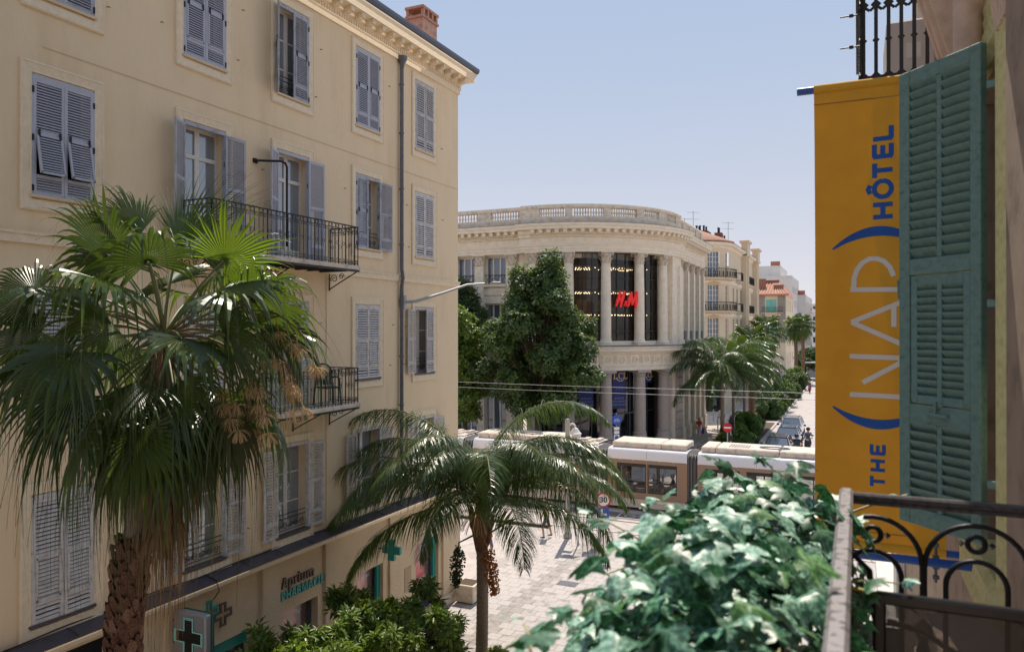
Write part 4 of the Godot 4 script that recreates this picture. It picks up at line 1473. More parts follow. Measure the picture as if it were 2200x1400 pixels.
	for h in lh:
		g = Geo.new()
		for x in [h[0] + 0.06, (h[0] + h[2]) * 0.5 - 0.28, (h[0] + h[2]) * 0.5 + 0.28, h[2] - 0.06]:
			g.span(Vector3(x - 0.06, h[1], 7.68), Vector3(x + 0.06, h[3], 7.78))
		g.span(Vector3(h[0], h[3] - 0.12, 7.68), Vector3(h[2], h[3], 7.785))
		g.span(Vector3(h[0], h[1], 7.68), Vector3(h[2], h[1] + 0.12, 7.785))
		var wn := part(B, "wing_window", g, M.frame_white)
		g = Geo.new()
		g.quad(Vector3(h[0], h[1], 7.72), Vector3(h[2], h[1], 7.72), Vector3(h[2], h[3], 7.72), Vector3(h[0], h[3], 7.72))
		part(wn, "pane", g, M.glass_mid)
		if h[1] > 6:
			g = Geo.new()
			for i in 4:
				var x: float = h[0] + 0.2 + i * 0.42
				g.tube([Vector3(x - 0.2, h[1] + 0.05, 8.05), Vector3(x + 0.22, h[1] + 0.7, 8.05)], 0.014, 4)
				g.tube([Vector3(x + 0.22, h[1] + 0.05, 8.05), Vector3(x - 0.2, h[1] + 0.7, 8.05)], 0.014, 4)
			g.span(Vector3(h[0], h[1] + 0.7, 8.03), Vector3(h[2], h[1] + 0.74, 8.07))
			part(wn, "guard_rail", g, M.iron)
			g = Geo.new()
			g.cbox(Vector3((h[0] + h[2]) * 0.5, h[1] - 0.07, 8.2), Vector3(2.0, 0.14, 0.35), 0.02)
			g.cbox(Vector3((h[0] + h[2]) * 0.5, h[1] - 0.5, 8.13), Vector3(1.7, 0.5, 0.1), 0.02)
			part(wn, "sill", g, M.stone)
	g = Geo.new()
	var cg := Geo.new()
	for x in [-1.75, -4.35, -6.75, -9.2, -11.6]:
		g.span(Vector3(x - 0.36, 7.9, 8.1), Vector3(x + 0.36, 13.35, 8.34))
		g.span(Vector3(x - 0.44, 7.58, 8.1), Vector3(x + 0.44, 7.9, 8.42))
		cg.xf = Transform3D(Basis.from_scale(Vector3(1.05, 1, 0.55)), Vector3(x, 0, 8.2))
		capital(cg, 0.34, 0.78, 13.35)
	part(B, "pilasters", g, M.stone)
	part(B, "pilaster_capitals", cg, M.stone_old)
	# right wing on the avenue
	g = Geo.new()
	g.xf = Transform3D(Basis(Vector3.UP, PI / 2), Vector3.ZERO)
	var rh := []
	for z in [2.6, 5.0, 7.4, 9.6]:
		rh.append([z - 0.75, 7.75, z + 0.75, 13.9])
		rh.append([z - 0.8, 0.2, z + 0.8, 5.2])
	g.wall(0.4, 0, 11.0, 14.15, rh, 0.55, 8.1)
	g.quad(Vector3(11.0, 0, 8.1), Vector3(11.0, 0, -3), Vector3(11.0, 16.2, -3), Vector3(11.0, 16.2, 8.1))
	part(B, "wing_wall", g, M.stone)
	g = Geo.new()
	g.xf = Transform3D(Basis(Vector3.UP, PI / 2), Vector3.ZERO)
	for h in rh:
		g.quad(Vector3(h[0], h[1], 7.6), Vector3(h[2], h[1], 7.6), Vector3(h[2], h[3], 7.6), Vector3(h[0], h[3], 7.6))
	part(B, "wing_panes", g, M.glass_dark)
	g = Geo.new()
	g.xf = Transform3D(Basis(Vector3.UP, PI / 2), Vector3.ZERO)
	cg = Geo.new()
	for z in [1.4, 3.8, 6.2, 8.5, 10.6]:
		g.span(Vector3(z - 0.3, 7.9, 8.1), Vector3(z + 0.3, 13.4, 8.50))
		g.span(Vector3(z - 0.4, 7.58, 8.1), Vector3(z + 0.4, 7.9, 8.6))
		g.span(Vector3(z - 0.42, 0.0, 8.1), Vector3(z + 0.42, 5.85, 8.55))
		g.span(Vector3(z - 0.5, 0.0, 8.1), Vector3(z + 0.5, 1.1, 8.66))
		cg.xf = Transform3D(Basis(Vector3.UP, PI / 2), Vector3.ZERO) * Transform3D(Basis.from_scale(Vector3(0.95, 1, 0.7)), Vector3(z, 0, 8.28))
		capital(cg, 0.32, 0.75, 13.38)
	part(B, "pilasters", g, M.stone)
	part(B, "pilaster_capitals", cg, M.stone_old)
	g = Geo.new()
	g.xf = Transform3D(Basis(Vector3.UP, PI / 2), Vector3.ZERO)
	for z in [2.6, 5.0, 7.4, 9.6]:
		for i in 9:
			g.span(Vector3(z - 0.72 + i * 0.17, 7.6, 8.4), Vector3(z - 0.70 + i * 0.17, 8.55, 8.42))
		g.span(Vector3(z - 0.8, 8.55, 8.38), Vector3(z + 0.8, 8.60, 8.44))
		g.span(Vector3(z - 0.8, 8.2, 8.39), Vector3(z + 0.8, 8.23, 8.43))
		for y in [11.0]:
			g.span(Vector3(z - 0.85, y, 8.1), Vector3(z - 0.7, y + 0.6, 8.35))
	part(B, "wing_railings", g, M.zinc)
	var cl := part(B, "carved_lettering", text_mesh("CREDIT LYONNAIS", 0.98, 0.06, font_bold), M.letter_brown, Vector3(8.58, 6.6, -5.9), Basis(Vector3.UP, PI / 2))
	cl.set_meta("label", "dark raised capitals on the frieze facing the avenue")
	# red store sign
	var sg := thing("store_sign", "glossy red slanted letters on the dark glass between store columns", "sign", SC + Vector3(sin(deg_to_rad(44.5)), 0, cos(deg_to_rad(44.5))) * 8.62 + Vector3(0, 10.82, 0), deg_to_rad(44.5))
	sg.scale = Vector3.ONE * 0.92
	brush_letters(sg)
	# blue bank banners between the lower columns
	for k in [[26.0, 0], [43.6, 1], [62.0, 2]]:
		var a := deg_to_rad(k[0])
		var bnr := thing("bank_banner", ["dark blue bank banner half hidden by the broad tree", "tall dark blue bank banner hanging between the middle store columns", "small dark blue bank banner by the store's corner pier"][k[1]], "banner", SC + Vector3(sin(a), 0, cos(a)) * 8.0, a, "bank banners of the store")
		g = Geo.new()
		var y0 := 3.1 if k[1] < 2 else 4.9
		g.cbox(Vector3(0, (y0 + 5.85) * 0.5, 0), Vector3(1.05 if k[1] < 2 else 0.7, 5.85 - y0, 0.03), 0.006)
		part(bnr, "cloth", g, M.bank_blue)
		part(bnr, "lettering", text_mesh("LCL", 0.62 if k[1] < 2 else 0.5, 0.01, font_serif), M.bank_gold, Vector3(0.08, 5.42, 0.02))
		g = Geo.new()
		g.tube(arc_pts(Vector3(0.08, 5.4, 0.022), Vector3.RIGHT, Vector3.UP, 0.34, PI * 1.12, PI * 1.75, 10), 0.02, 4)
		part(bnr, "emblem_swoosh", g, M.sign_white)
		if k[1] < 2:
			part(bnr, "lettering", text_mesh("LCL", 0.36, 0.01, font_serif), M.sign_blue, Vector3(0.05, 4.55, 0.02))
			for i in 3:
				part(bnr, "lettering", text_mesh(["BANQUE", "ASSURANCE", "IMMOBILIER"][i], 0.2, 0.01, font_plain), M.bank_pale, Vector3(0, 3.85 - i * 0.23, 0.02))

# hand-brushed H & M built from tapered strokes
func brush_letters(sg: Node3D) -> void:
	var stroke := func(g: Geo, pts: Array, w: Array) -> void:
		var poly_l := []
		var poly_r := []
		for i in pts.size():
			var d: Vector2 = (pts[mini(i + 1, pts.size() - 1)] - pts[maxi(i - 1, 0)]).normalized()
			var nn := Vector2(-d.y, d.x)
			poly_l.append(pts[i] + nn * w[i])
			poly_r.append(pts[i] - nn * w[i])
		for i in pts.size() - 1:
			g.extrude(PackedVector2Array([poly_r[i], poly_r[i + 1], poly_l[i + 1], poly_l[i]]), 0.16)
	var H := Geo.new()
	stroke.call(H, [Vector2(-0.82, -0.55), Vector2(-0.62, 0.0), Vector2(-0.46, 0.60)], [0.05, 0.11, 0.07])
	stroke.call(H, [Vector2(-0.44, -0.60), Vector2(-0.30, 0.0), Vector2(-0.10, 0.62)], [0.06, 0.12, 0.08])
	H.xf = Transform3D(Basis(), Vector3(0, 0, 0.012))
	stroke.call(H, [Vector2(-0.80, -0.06), Vector2(-0.45, 0.02), Vector2(-0.12, 0.10)], [0.04, 0.07, 0.05])
	part(sg, "letter", H, M.neon_red)
	var A := Geo.new()
	var pts := []
	var wd := []
	for p in [[-0.02, -0.52], [-0.12, -0.44], [-0.08, -0.34], [0.06, -0.26], [0.10, -0.16], [0.02, -0.12], [-0.04, -0.2], [0.02, -0.32], [0.14, -0.5]]:
		pts.append(Vector2(p[0], p[1]))
		wd.append(0.032)
	stroke.call(A, pts, wd)
	part(sg, "ampersand", A, M.neon_red)
	var Mg := Geo.new()
	stroke.call(Mg, [Vector2(0.22, -0.55), Vector2(0.34, 0.0), Vector2(0.50, 0.58)], [0.05, 0.10, 0.06])
	Mg.xf = Transform3D(Basis(), Vector3(0, 0, 0.012))
	stroke.call(Mg, [Vector2(0.48, 0.58), Vector2(0.52, 0.0), Vector2(0.56, -0.45)], [0.05, 0.09, 0.05])
	Mg.xf = Transform3D(Basis(), Vector3(0, 0, 0.02))
	stroke.call(Mg, [Vector2(0.55, -0.42), Vector2(0.76, 0.1), Vector2(0.96, 0.60)], [0.04, 0.08, 0.06])
	Mg.xf = Transform3D(Basis(), Vector3(0, 0, 0.028))
	stroke.call(Mg, [Vector2(0.94, 0.62), Vector2(0.92, 0.0), Vector2(0.84, -0.68)], [0.06, 0.12, 0.04])
	part(sg, "letter", Mg, M.neon_red)
	var f := Geo.new()
	for y in [0.25, -0.25]:
		f.tube([Vector3(-0.8, y, -0.05), Vector3(0.95, y, -0.05)], 0.02, 4)
		for x in [-0.8, 0.1, 0.95]:
			f.tube([Vector3(x, y, -0.05), Vector3(x, y, -0.55)], 0.02, 4)
	part(sg, "support_frame", f, M.iron)

# casement window set in a hole of a wall built in the xy plane facing +z
func far_window(parent: Node3D, xf: Transform3D, x0: float, y0: float, x1: float, y1: float, cols: int, rows: int, back: float, fm: Material, gm: Material) -> MeshInstance3D:
	var g := Geo.new()
	g.xf = xf
	for i in cols + 1:
		var x := lerpf(x0, x1, float(i) / cols)
		var w := 0.05 if i == 0 or i == cols or i * 2 == cols else 0.028
		g.span(Vector3(x - w, y0, -back - 0.03), Vector3(x + w, y1, -back + 0.03))
	for j in rows + 1:
		var y := lerpf(y0, y1, float(j) / rows)
		var w := 0.05 if j == 0 or j == rows else 0.025
		g.span(Vector3(x0, y - w, -back - 0.03), Vector3(x1, y + w, -back + 0.025))
	var wn := part(parent, "window", g, fm)
	g = Geo.new()
	g.xf = xf
	g.quad(Vector3(x0, y0, -back), Vector3(x1, y0, -back), Vector3(x1, y1, -back), Vector3(x0, y1, -back))
	part(wn, "pane", g, gm)
	return wn

func far_balcony(parent: Node3D, path: Array, y: float, dp: float, h: float, dense := 0.14) -> void:
	var g := Geo.new()
	g.sweep([Vector2(0, y - 0.22), Vector2(dp - 0.2, y - 0.2), Vector2(dp, y - 0.06), Vector2(dp, y), Vector2(0, y)], path)
	var bl := part(parent, "balcony", g, M.plaster_cream)
	g = Geo.new()
	g.sweep([Vector2(dp - 0.06, y + h - 0.03), Vector2(dp, y + h - 0.03), Vector2(dp, y + h + 0.03), Vector2(dp - 0.06, y + h + 0.03)], path)
	g.sweep([Vector2(dp - 0.05, y + 0.1), Vector2(dp - 0.01, y + 0.1), Vector2(dp - 0.01, y + 0.14), Vector2(dp - 0.05, y + 0.14)], path)
	for i in path.size() - 1:
		var a: Vector3 = path[i][0] + path[i][1] * (dp - 0.03)
		var b: Vector3 = path[i + 1][0] + path[i + 1][1] * (dp - 0.03)
		var cnt := maxi(1, int(a.distance_to(b) / dense))
		for k in cnt:
			var p := a.lerp(b, float(k) / cnt)
			g.box(p + Vector3(0, y + h * 0.5, 0), Vector3(0.022, h, 0.022))
			if k % 2 == 0:
				g.box(p.lerp(b, 0.5 / cnt) + Vector3(0, y + h * 0.45, 0), Vector3(0.07, h * 0.55, 0.03))
	part(bl, "railing", g, M.iron)

func build_far_buildings() -> void:
	# ornate corner house
	var C2 := Vector3(-16.4, 0, -84)
	var B := thing("ornate_corner_house", "cream ornate house with a rounded corner, iron balconies and red chimney stack", "building", C2)
	var g := Geo.new()
	var path := [[Vector3(-14, 0, 3.9), Vector3(0, 0, 1)]] + ring_path(3.9, 0, 90, 14) + [[Vector3(3.9, 0, -24), Vector3(1, 0, 0)]]
	# walls: curved part in panels between window bays
	var bays := [[4.0, 17.0], [33.0, 54.0], [70.0, 82.0]]
	var edges := [-2.0, 4.0, 17.0, 33.0, 54.0, 70.0, 82.0, 90.0]
	for i in edges.size() - 1:
		var a0: float = edges[i]
		var a1: float = edges[i + 1]
		if i % 2 == 0:
			g.sweep([Vector2(0, 0), Vector2(0, 17.4)], ring_path(3.9, a0, a1, 4), false)
		else:
			for y in [[0.0, 4.0], [6.3, 7.1], [9.85, 10.6], [13.35, 14.1], [16.85, 17.4]]:
				g.sweep([Vector2(0, y[0]), Vector2(0, y[1])], ring_path(3.9, a0, a1, 4), false)
	g.wall(-14, 0, 0.1, 17.4, [], 0.2, 3.9)
	part(B, "corner_wall", g, M.plaster_cream)
	g = Geo.new()
	var rx := Transform3D(Basis(Vector3.UP, PI / 2), Vector3.ZERO)
	g.xf = rx
	var hs := []
	for z in [2.6, 5.4, 8.4, 12.0, 15.6, 18.6, 21.8]:
		for f in 4:
			hs.append([z - 0.55, 0.4 + f * 3.5 if f else 0.3, z + 0.55, 2.9 + f * 3.45])
	g.wall(0, 0, 24, 17.4, hs, 0.3, 3.9)
	g.quad(Vector3(24, 0, 3.9), Vector3(24, 0, -6), Vector3(24, 17.4, -6), Vector3(24, 17.4, 3.9))
	part(B, "avenue_wall", g, M.plaster_cream)
	for h in hs:
		far_window(B, rx * Transform3D(Basis(), Vector3(0, 0, 3.9)), h[0], h[1], h[2], h[3], 2, 4, 0.22, M.frame_white, M.glass_dark)
	for bi in 3:
		var am: float = (bays[bi][0] + bays[bi][1]) * 0.5
		var w: float = deg_to_rad(bays[bi][1] - bays[bi][0]) * 3.9
		for f in [[4.0, 6.3], [7.1, 9.85], [10.6, 13.35], [14.1, 16.85]]:
			far_window(B, Transform3D(Basis(Vector3.UP, deg_to_rad(am)), Vector3.ZERO) * Transform3D(Basis(), Vector3(0, 0, 3.72)), -w * 0.5, f[0], w * 0.5, f[1], 4 if bi == 1 else 2, 5, 0.08, M.frame_white, M.glass_mid)
	# projecting bay with pilasters on the avenue
	g = Geo.new()
	g.xf = rx
	for z in [9.2, 11.0, 19.6, 21.0]:
		g.span(Vector3(z - 0.3, 0, 3.9), Vector3(z + 0.3, 17.6, 4.5))
	for z in [10.1, 20.3]:
		g.span(Vector3(z - 1.2, 17.4, 3.9), Vector3(z + 1.2, 18.9, 4.6))
		g.span(Vector3(z - 1.4, 18.9, 3.7), Vector3(z + 1.4, 19.15, 4.8))
	part(B, "bay_pilasters", g, M.plaster_cream)
	g = Geo.new()
	g.sweep([Vector2(0, 17.2), Vector2(0.1, 17.25), Vector2(0.16, 17.45), Vector2(0.5, 17.55), Vector2(0.55, 17.8), Vector2(0, 17.95)], path)
	for y in [7.0, 10.45, 13.95]:
		g.sweep([Vector2(0, y - 0.45), Vector2(0.06, y - 0.45), Vector2(0.12, y - 0.1), Vector2(0, y - 0.05)], path)
	part(B, "cornice", g, M.stone)
	# stucco garlands over the round bay
	for y in [10.05, 13.55]:
		for k in 5:
			var a := deg_to_rad(36.0 + k * 4.0)
			var d := Vector3(sin(a), 0, cos(a))
			var gg := Geo.new()
			gg.lathe([Vector2(0.0, -0.16), Vector2(0.14, -0.08), Vector2(0.2, 0.05), Vector2(0.1, 0.16), Vector2(0.0, 0.18)], 7, d * 3.98 + Vector3(0, y - absf(k - 2) * 0.07, 0))
			part(B, "stucco_flower", gg, M.stucco_base)
	for y in [10.6, 14.1]:
		far_balcony(B, ring_path(3.9, 12, 92, 12), y, 0.75, 0.95)
		far_balcony(B, [[Vector3(3.9, 0, -4.6), Vector3(1, 0, 0)], [Vector3(3.9, 0, -6.4), Vector3(1, 0, 0)]], y, 0.6, 0.95)
		far_balcony(B, [[Vector3(3.9, 0, -11.2), Vector3(1, 0, 0)], [Vector3(3.9, 0, -16.6), Vector3(1, 0, 0)]], y, 0.6, 0.95)
	# tiled cone over the corner
	g = Geo.new()
	var ap := Vector3(-1.0, 20.3, -2.2)
	var rp := ring_path(4.35, -30, 90, 16)
	for i in 16:
		g.tri(rp[i][0] + Vector3(0, 17.95, 0), rp[i + 1][0] + Vector3(0, 17.95, 0), ap)
	g.quad(Vector3(4.35, 17.95, 0), Vector3(4.35, 17.95, -24), Vector3(-1, 20.0, -24), ap)
	part(B, "roof", g, M.terracotta_pale)
	g = Geo.new()
	for i in 34:
		var a := deg_to_rad(-28 + i * 3.5)
		g.tube([Vector3(sin(a), 0, cos(a)) * 4.38 + Vector3(0, 17.97, 0), ap.lerp(Vector3(sin(a), 0, cos(a)) * 4.38 + Vector3(0, 17.97, 0), 0.12)], [0.09, 0.02], 5)
	part(B, "roof_tile_rows", g, M.terracotta_pale).set_meta("kind", "stuff")
	g = Geo.new()
	g.span(Vector3(-0.1, 18.0, -3.6), Vector3(1.2, 19.5, -1.2))
	g.span(Vector3(-0.2, 19.5, -3.7), Vector3(1.3, 19.62, -1.1))
	g.span(Vector3(1.4, 18.2, -6.4), Vector3(2.2, 19.8, -5.2))
	g.span(Vector3(1.6, 18.0, -9.4), Vector3(2.4, 19.2, -8.2))
	var st := part(B, "chimney_stack", g, M.brick_red)
	var pg := Geo.new()
	pg.lathe([Vector2(0.13, 0), Vector2(0.11, 0.1), Vector2(0.10, 0.5), Vector2(0.14, 0.52), Vector2(0.14, 0.6), Vector2(0.0, 0.6)], 8)
	var pm := pg.mesh()
	for p in [Vector3(0.1, 19.62, -1.4), Vector3(0.45, 19.62, -1.5), Vector3(0.85, 19.62, -1.6), Vector3(0.2, 19.62, -2.4), Vector3(0.9, 19.62, -2.8), Vector3(1.8, 19.8, -5.5), Vector3(1.8, 19.8, -6.0), Vector3(2.0, 19.2, -8.6)]:
		part(st, "chimney_pot", pm, M.iron, p)
	for p in [[Vector3(-0.3, 18.6, -1.5), 3.3, "tallest thin aerial mast on the red chimney stack"], [Vector3(-1.3, 18.6, -1.7), 2.6, "thin aerial mast just behind the red chimney stack"], [Vector3(2.6, 18.3, -7.5), 3.0, "thin aerial mast over the ornate house's avenue side"]]:
		var an := thing("roof_antenna", p[2], "aerial", C2 + p[0], 0.3, "roof aerials")
		g = Geo.new()
		g.tube([Vector3.ZERO, Vector3(0, p[1], 0)], 0.025, 5)
		part(an, "mast", g, M.zinc)
		g = Geo.new()
		for y in [0.72, 0.95]:
			g.tube([Vector3(-0.7, p[1] * y, 0.2), Vector3(0.7, p[1] * y, -0.2)], 0.016, 4)
			for k in 6:
				var o := Vector3(-0.6 + k * 0.24, p[1] * y, 0.17 - k * 0.07)
				g.tube([o + Vector3(0.03, -0.02, 0.2), o + Vector3(-0.03, 0.02, -0.2)], 0.01, 4, false)
		part(an, "aerial_rods", g, M.zinc)
	# dark shop front at its foot
	g = Geo.new()
	g.sweep([Vector2(0.05, 0.1), Vector2(0.05, 3.4)], ring_path(3.9, 20, 60, 8), false)
	var sf := part(B, "shop_front", g, M.black_trim)
	g = Geo.new()
	g.sweep([Vector2(0.08, 0.3), Vector2(0.08, 2.5)], ring_path(3.9, 38, 52, 4), false)
	part(sf, "pane", g, M.glass_dark)
	for k in 3:
		var a := deg_to_rad(33.0 + k * 7.0)
		var gg := Geo.new()
		gg.tube(arc_pts(Vector3.ZERO, Vector3.RIGHT, Vector3.UP, 0.16, 0, TAU, 14), 0.05, 5, false)
		part(sf, "sign_ring", gg, [M.sign_red, M.teal, M.sign_blue][k], Vector3(sin(a), 0, cos(a)) * 4.0 + Vector3(0, 2.95, 0), Basis(Vector3.UP, a))
	# plain houses farther down the avenue
	var T := thing("orange_roof_house", "narrow house with orange tiled roof, rubble stone piers and turquoise shutters", "building", Vector3(-12.6, 0, -155))
	g = Geo.new()
	g.wall(-12, 0, 0, 15.4, [[-3.6, 11.9, -1.7, 14.4], [-3.6, 7.4, -1.7, 10.0], [-8.6, 11.9, -6.7, 14.4]], 0.3)
	part(T, "front_wall", g, M.plaster_cream)
	g = Geo.new()
	g.xf = rx
	var h3 := []
	for z in [3.0, 7.5, 12.0, 16.5]:
		for f in 4:
			h3.append([z - 0.6, 1.6 + f * 3.5, z + 0.6, 3.9 + f * 3.5])
	g.wall(0, 0, 20, 15.4, h3, 0.3)
	part(T, "side_wall", g, M.stucco_trim)
	for h in h3:
		far_window(T, rx, h[0], h[1], h[2], h[3], 2, 3, 0.2, M.shutter_green_far, M.glass_dark)
	# stones of the front piers
	g = Geo.new()
	for xr in [[-5.6, -3.8], [-1.5, 0.04]]:
		var y := 6.0
		while y < 14.8:
			var x: float = xr[0]
			var hh := rnd(0.28, 0.42)
			while x < xr[1] - 0.1:
				var ww := minf(rnd(0.35, 0.7), xr[1] - x)
				g.cbox(Vector3(x + ww * 0.5, y + hh * 0.5, 0.02), Vector3(ww - 0.04, hh - 0.04, 0.12 + rnd(0, 0.05)), 0.03)
				x += ww
			y += hh
	part(T, "pier_stones", g, M.rubble_grey).set_meta("kind", "stuff")
	for x in [[-3.6, -2.67], [-2.63, -1.7]]:
		for y in [[11.9, 14.4], [7.4, 10.0]]:
			g = Geo.new()
			g.xf = Transform3D(Basis(), Vector3(x[0], y[0], 0.0))
			g.span(Vector3(0, 0, -0.04), Vector3(x[1] - x[0], y[1] - y[0], 0.02))
			for i in 14:
				g.span(Vector3(0.08, 0.1 + i * 0.165, 0.02), Vector3(x[1] - x[0] - 0.08, 0.19 + i * 0.165, 0.045))
			part(T, "shutter", g, M.turquoise)
	g = Geo.new()
	for y in [11.8]:
		g.span(Vector3(-4.4, y - 0.1, 0), Vector3(-0.4, y, 0.9))
	var tb := part(T, "balcony", g, M.plaster_cream)
	g = Geo.new()
	for i in 24:
		g.box(Vector3(-4.35 + i * 0.17, 12.3, 0.86), Vector3(0.03, 1.0, 0.03))
	g.span(Vector3(-4.4, 12.8, 0.83), Vector3(-0.4, 12.86, 0.9))
	part(tb, "railing", g, M.iron)
	g = Geo.new()
	g.quad(Vector3(-12.5, 15.35, 0.6), Vector3(0.6, 15.35, 0.6), Vector3(-2.5, 18.6, -9), Vector3(-12.5, 18.6, -9))
	g.quad(Vector3(0.6, 15.35, 0.6), Vector3(0.6, 15.35, -20.5), Vector3(-2.5, 18.6, -20), Vector3(-2.5, 18.6, -9))
	g.quad(Vector3(-12.5, 15.1, 0.55), Vector3(0.55, 15.1, 0.55), Vector3(0.6, 15.35, 0.6), Vector3(-12.5, 15.35, 0.6))
	part(T, "roof", g, M.terracotta)
	g = Geo.new()
	for i in 22:
		g.tube([Vector3(0.4 - i * 0.55, 15.42, 0.62), Vector3(0.4 - i * 0.55 - (3.0 if i < 6 else 0.0) * (1.0 - i / 6.0), 18.62, -8.9)], 0.1, 4, false)
	part(T, "roof_tile_rows", g, M.terracotta_pale).set_meta("kind", "stuff")
	for p in [[-4.9, 17.2, -4.0, 1.6, 2.6], [-7.2, 17.4, -5.0, 1.2, 2.6], [-1.6, 16.2, -3.5, 1.8, 2.0], [-3.2, 17.6, -7.5, 2.6, 1.6], [-9.6, 16.4, -1.8, 1.4, 1.6]]:
		g = Geo.new()
		g.span(Vector3(p[0] - p[3] * 0.5, p[1] - 1.5, p[2] - 0.5), Vector3(p[0] + p[3] * 0.5, p[1] + p[4] * 0.5, p[2] + 0.5))
		g.span(Vector3(p[0] - p[3] * 0.55, p[1] + p[4] * 0.5, p[2] - 0.6), Vector3(p[0] + p[3] * 0.55, p[1] + p[4] * 0.5 + 0.15, p[2] + 0.6))
		part(T, "chimney", g, M.terracotta)
	far_block("white_terrace_block", "white stepped roof-terrace block rising behind the orange roof", Vector3(-14.5, 0, -196), 22, 24, [[0, 21.5], [0.35, 24.2]], M.plaster_white)
	far_block("balcony_block", "pale block with stacked white balconies beyond the orange-roofed house", Vector3(-12.4, 0, -215), 14, 30, [[0, 17.5]], M.plaster_white, true)
	far_block("grey_end_house", "pale grey flat-roofed house closing the view down the avenue", Vector3(2.0, 0, -262), 16, 14, [[0, 16.5], [0.3, 19.5]], M.plaster_white)

func far_block(called: String, label: String, at: Vector3, w: float, d: float, steps: Array, m: Material, balconies := false) -> void:
	var B := thing(called, label, "building", at)
	var rx := Transform3D(Basis(Vector3.UP, PI / 2), Vector3.ZERO)
	var base := 0.0
	for s in steps:
		var inset: float = s[0] * 8.0
		var g := Geo.new()
		var hf := []
		var hr := []
		var nf := int((s[1] - base) / 3.3)
		for f in nf:
			for k in int((w - inset * 2) / 3.0):
				hf.append([-w + inset + 1.0 + k * 3.0, base + 0.9 + f * 3.3, -w + inset + 2.3 + k * 3.0, base + 2.7 + f * 3.3])
			for k in int((d - inset * 2) / 3.2):
				hr.append([inset + 1.0 + k * 3.2, base + 0.9 + f * 3.3, inset + 2.3 + k * 3.2, base + 2.7 + f * 3.3])
		g.wall(-w + inset, base, -inset, s[1], hf, 0.25, -inset)
		g.xf = rx
		g.wall(inset, base, d - inset, s[1], hr, 0.25, -inset)
		g.xf = Transform3D()
		g.quad(Vector3(-w + inset, s[1], -inset), Vector3(-inset, s[1], -inset), Vector3(-inset, s[1], -d + inset), Vector3(-w + inset, s[1], -d + inset))
		g.span(Vector3(-w + inset - 0.1, s[1] - 0.25, -inset - 0.1), Vector3(-inset + 0.15, s[1] + 0.12, -inset + 0.15))
		part(B, "wall", g, m)
		for h in hf:
			far_window(B, Transform3D(Basis(), Vector3(0, 0, -inset)), h[0], h[1], h[2], h[3], 2, 1, 0.2, M.shutter_white, M.glass_dark)
		for h in hr:
			far_window(B, rx * Transform3D(Basis(), Vector3(0, 0, -inset)), h[0], h[1], h[2], h[3], 2, 1, 0.2, M.shutter_white, M.glass_dark)
		base = s[1]
	var top: float = steps[-1][1]
	var ins: float = steps[-1][0] * 8.0
	for k in 4:
		var g := Geo.new()
		var x := -w + ins + 1.5 + k * (w - 2 * ins - 3.0) / 3.0
		g.cbox(Vector3(x, top + 0.7, -ins - 1.5 - k % 2), Vector3(1.2 + k % 2, 1.4, 1.0), 0.05)
		part(B, "chimney", g, M.terracotta if k % 2 else m)
	if balconies:
		for f in 4:
			var g := Geo.new()
			g.span(Vector3(-0.2, 3.2 + f * 3.3, -d + 2), Vector3(1.3, 3.4 + f * 3.3, -1))
			g.span(Vector3(1.15, 3.4 + f * 3.3, -d + 2), Vector3(1.3, 4.3 + f * 3.3, -1))
			g.span(Vector3(-0.2, 3.4 + f * 3.3, -1.15), Vector3(1.3, 4.3 + f * 3.3, -1))
			part(B, "balcony", g, m)

# the balcony rail panel in cast iron: paired arches with a ring on top; runs along +x from 0, top at y = 0, panel pitch p
func arch_rail(g: Geo, cnt: int, p: float, drop: float) -> void:
	var X := Vector3.RIGHT
	var Y := Vector3.UP
	for i in cnt:
		var m := (i + 0.5) * p
		var yo := -0.045 - p * 0.5
		g.tube(arc_pts(Vector3(m, yo, 0), X, Y, p * 0.5 - 0.004, 0, PI, 18), 0.0085, 6, false)
		var yi := yo - 0.052
		var ri := p * 0.5 - 0.062
		g.tube(arc_pts(Vector3(m, yi, 0), X, Y, ri, 0, PI, 14), 0.0085, 6, false)
		g.tube(arc_pts(Vector3(m, (yo + p * 0.5 + yi + ri) * 0.5 - 0.004, 0), X, Y, 0.024, 0, TAU, 14), 0.0085, 6, false)
		for sx in [-1, 1]:
			g.lathe([Vector2(0, -0.011), Vector2(0.011, 0), Vector2(0, 0.011)], 8, Vector3(m + sx * 0.042, (yo + p * 0.5 + yi + ri) * 0.5 - 0.004, 0))
			g.tube([Vector3(m + sx * ri, yi, 0), Vector3(m + sx * ri, -drop, 0)], 0.008, 6)
		# clip bar and drop ornament below the springing of two arches
		var e := (i + 1) * p
		g.tube([Vector3(e - 0.085, yi - 0.055, 0.004), Vector3(e + 0.085, yi - 0.055, 0.004)], 0.010, 6)
		g.tube([Vector3(e, yo, 0), Vector3(e, yi - 0.07, 0)], 0.011, 6)
		g.tube([Vector3(e, yi - 0.06, 0), Vector3(e - 0.035, yi - 0.085, 0), Vector3(e, yi - 0.12, 0), Vector3(e + 0.035, yi - 0.085, 0), Vector3(e, yi - 0.06, 0)], 0.008, 5)
		for sx in [-1, 1]:
			g.lathe([Vector2(0, -0.011), Vector2(0.012, 0), Vector2(0, 0.011)], 8, Vector3(e + sx * 0.045, yi - 0.085, 0))
		g.lathe([Vector2(0.0, yi - 0.31), Vector2(0.012, yi - 0.26), Vector2(0.022, yi - 0.22), Vector2(0.012, yi - 0.19), Vector2(0.03, yi - 0.16), Vector2(0.026, yi - 0.14), Vector2(0.0, yi - 0.115)], 10, Vector3(e, 0, 0))
	g.box(Vector3(cnt * p * 0.5, -drop, 0), Vector3(cnt * p, 0.02, 0.025))

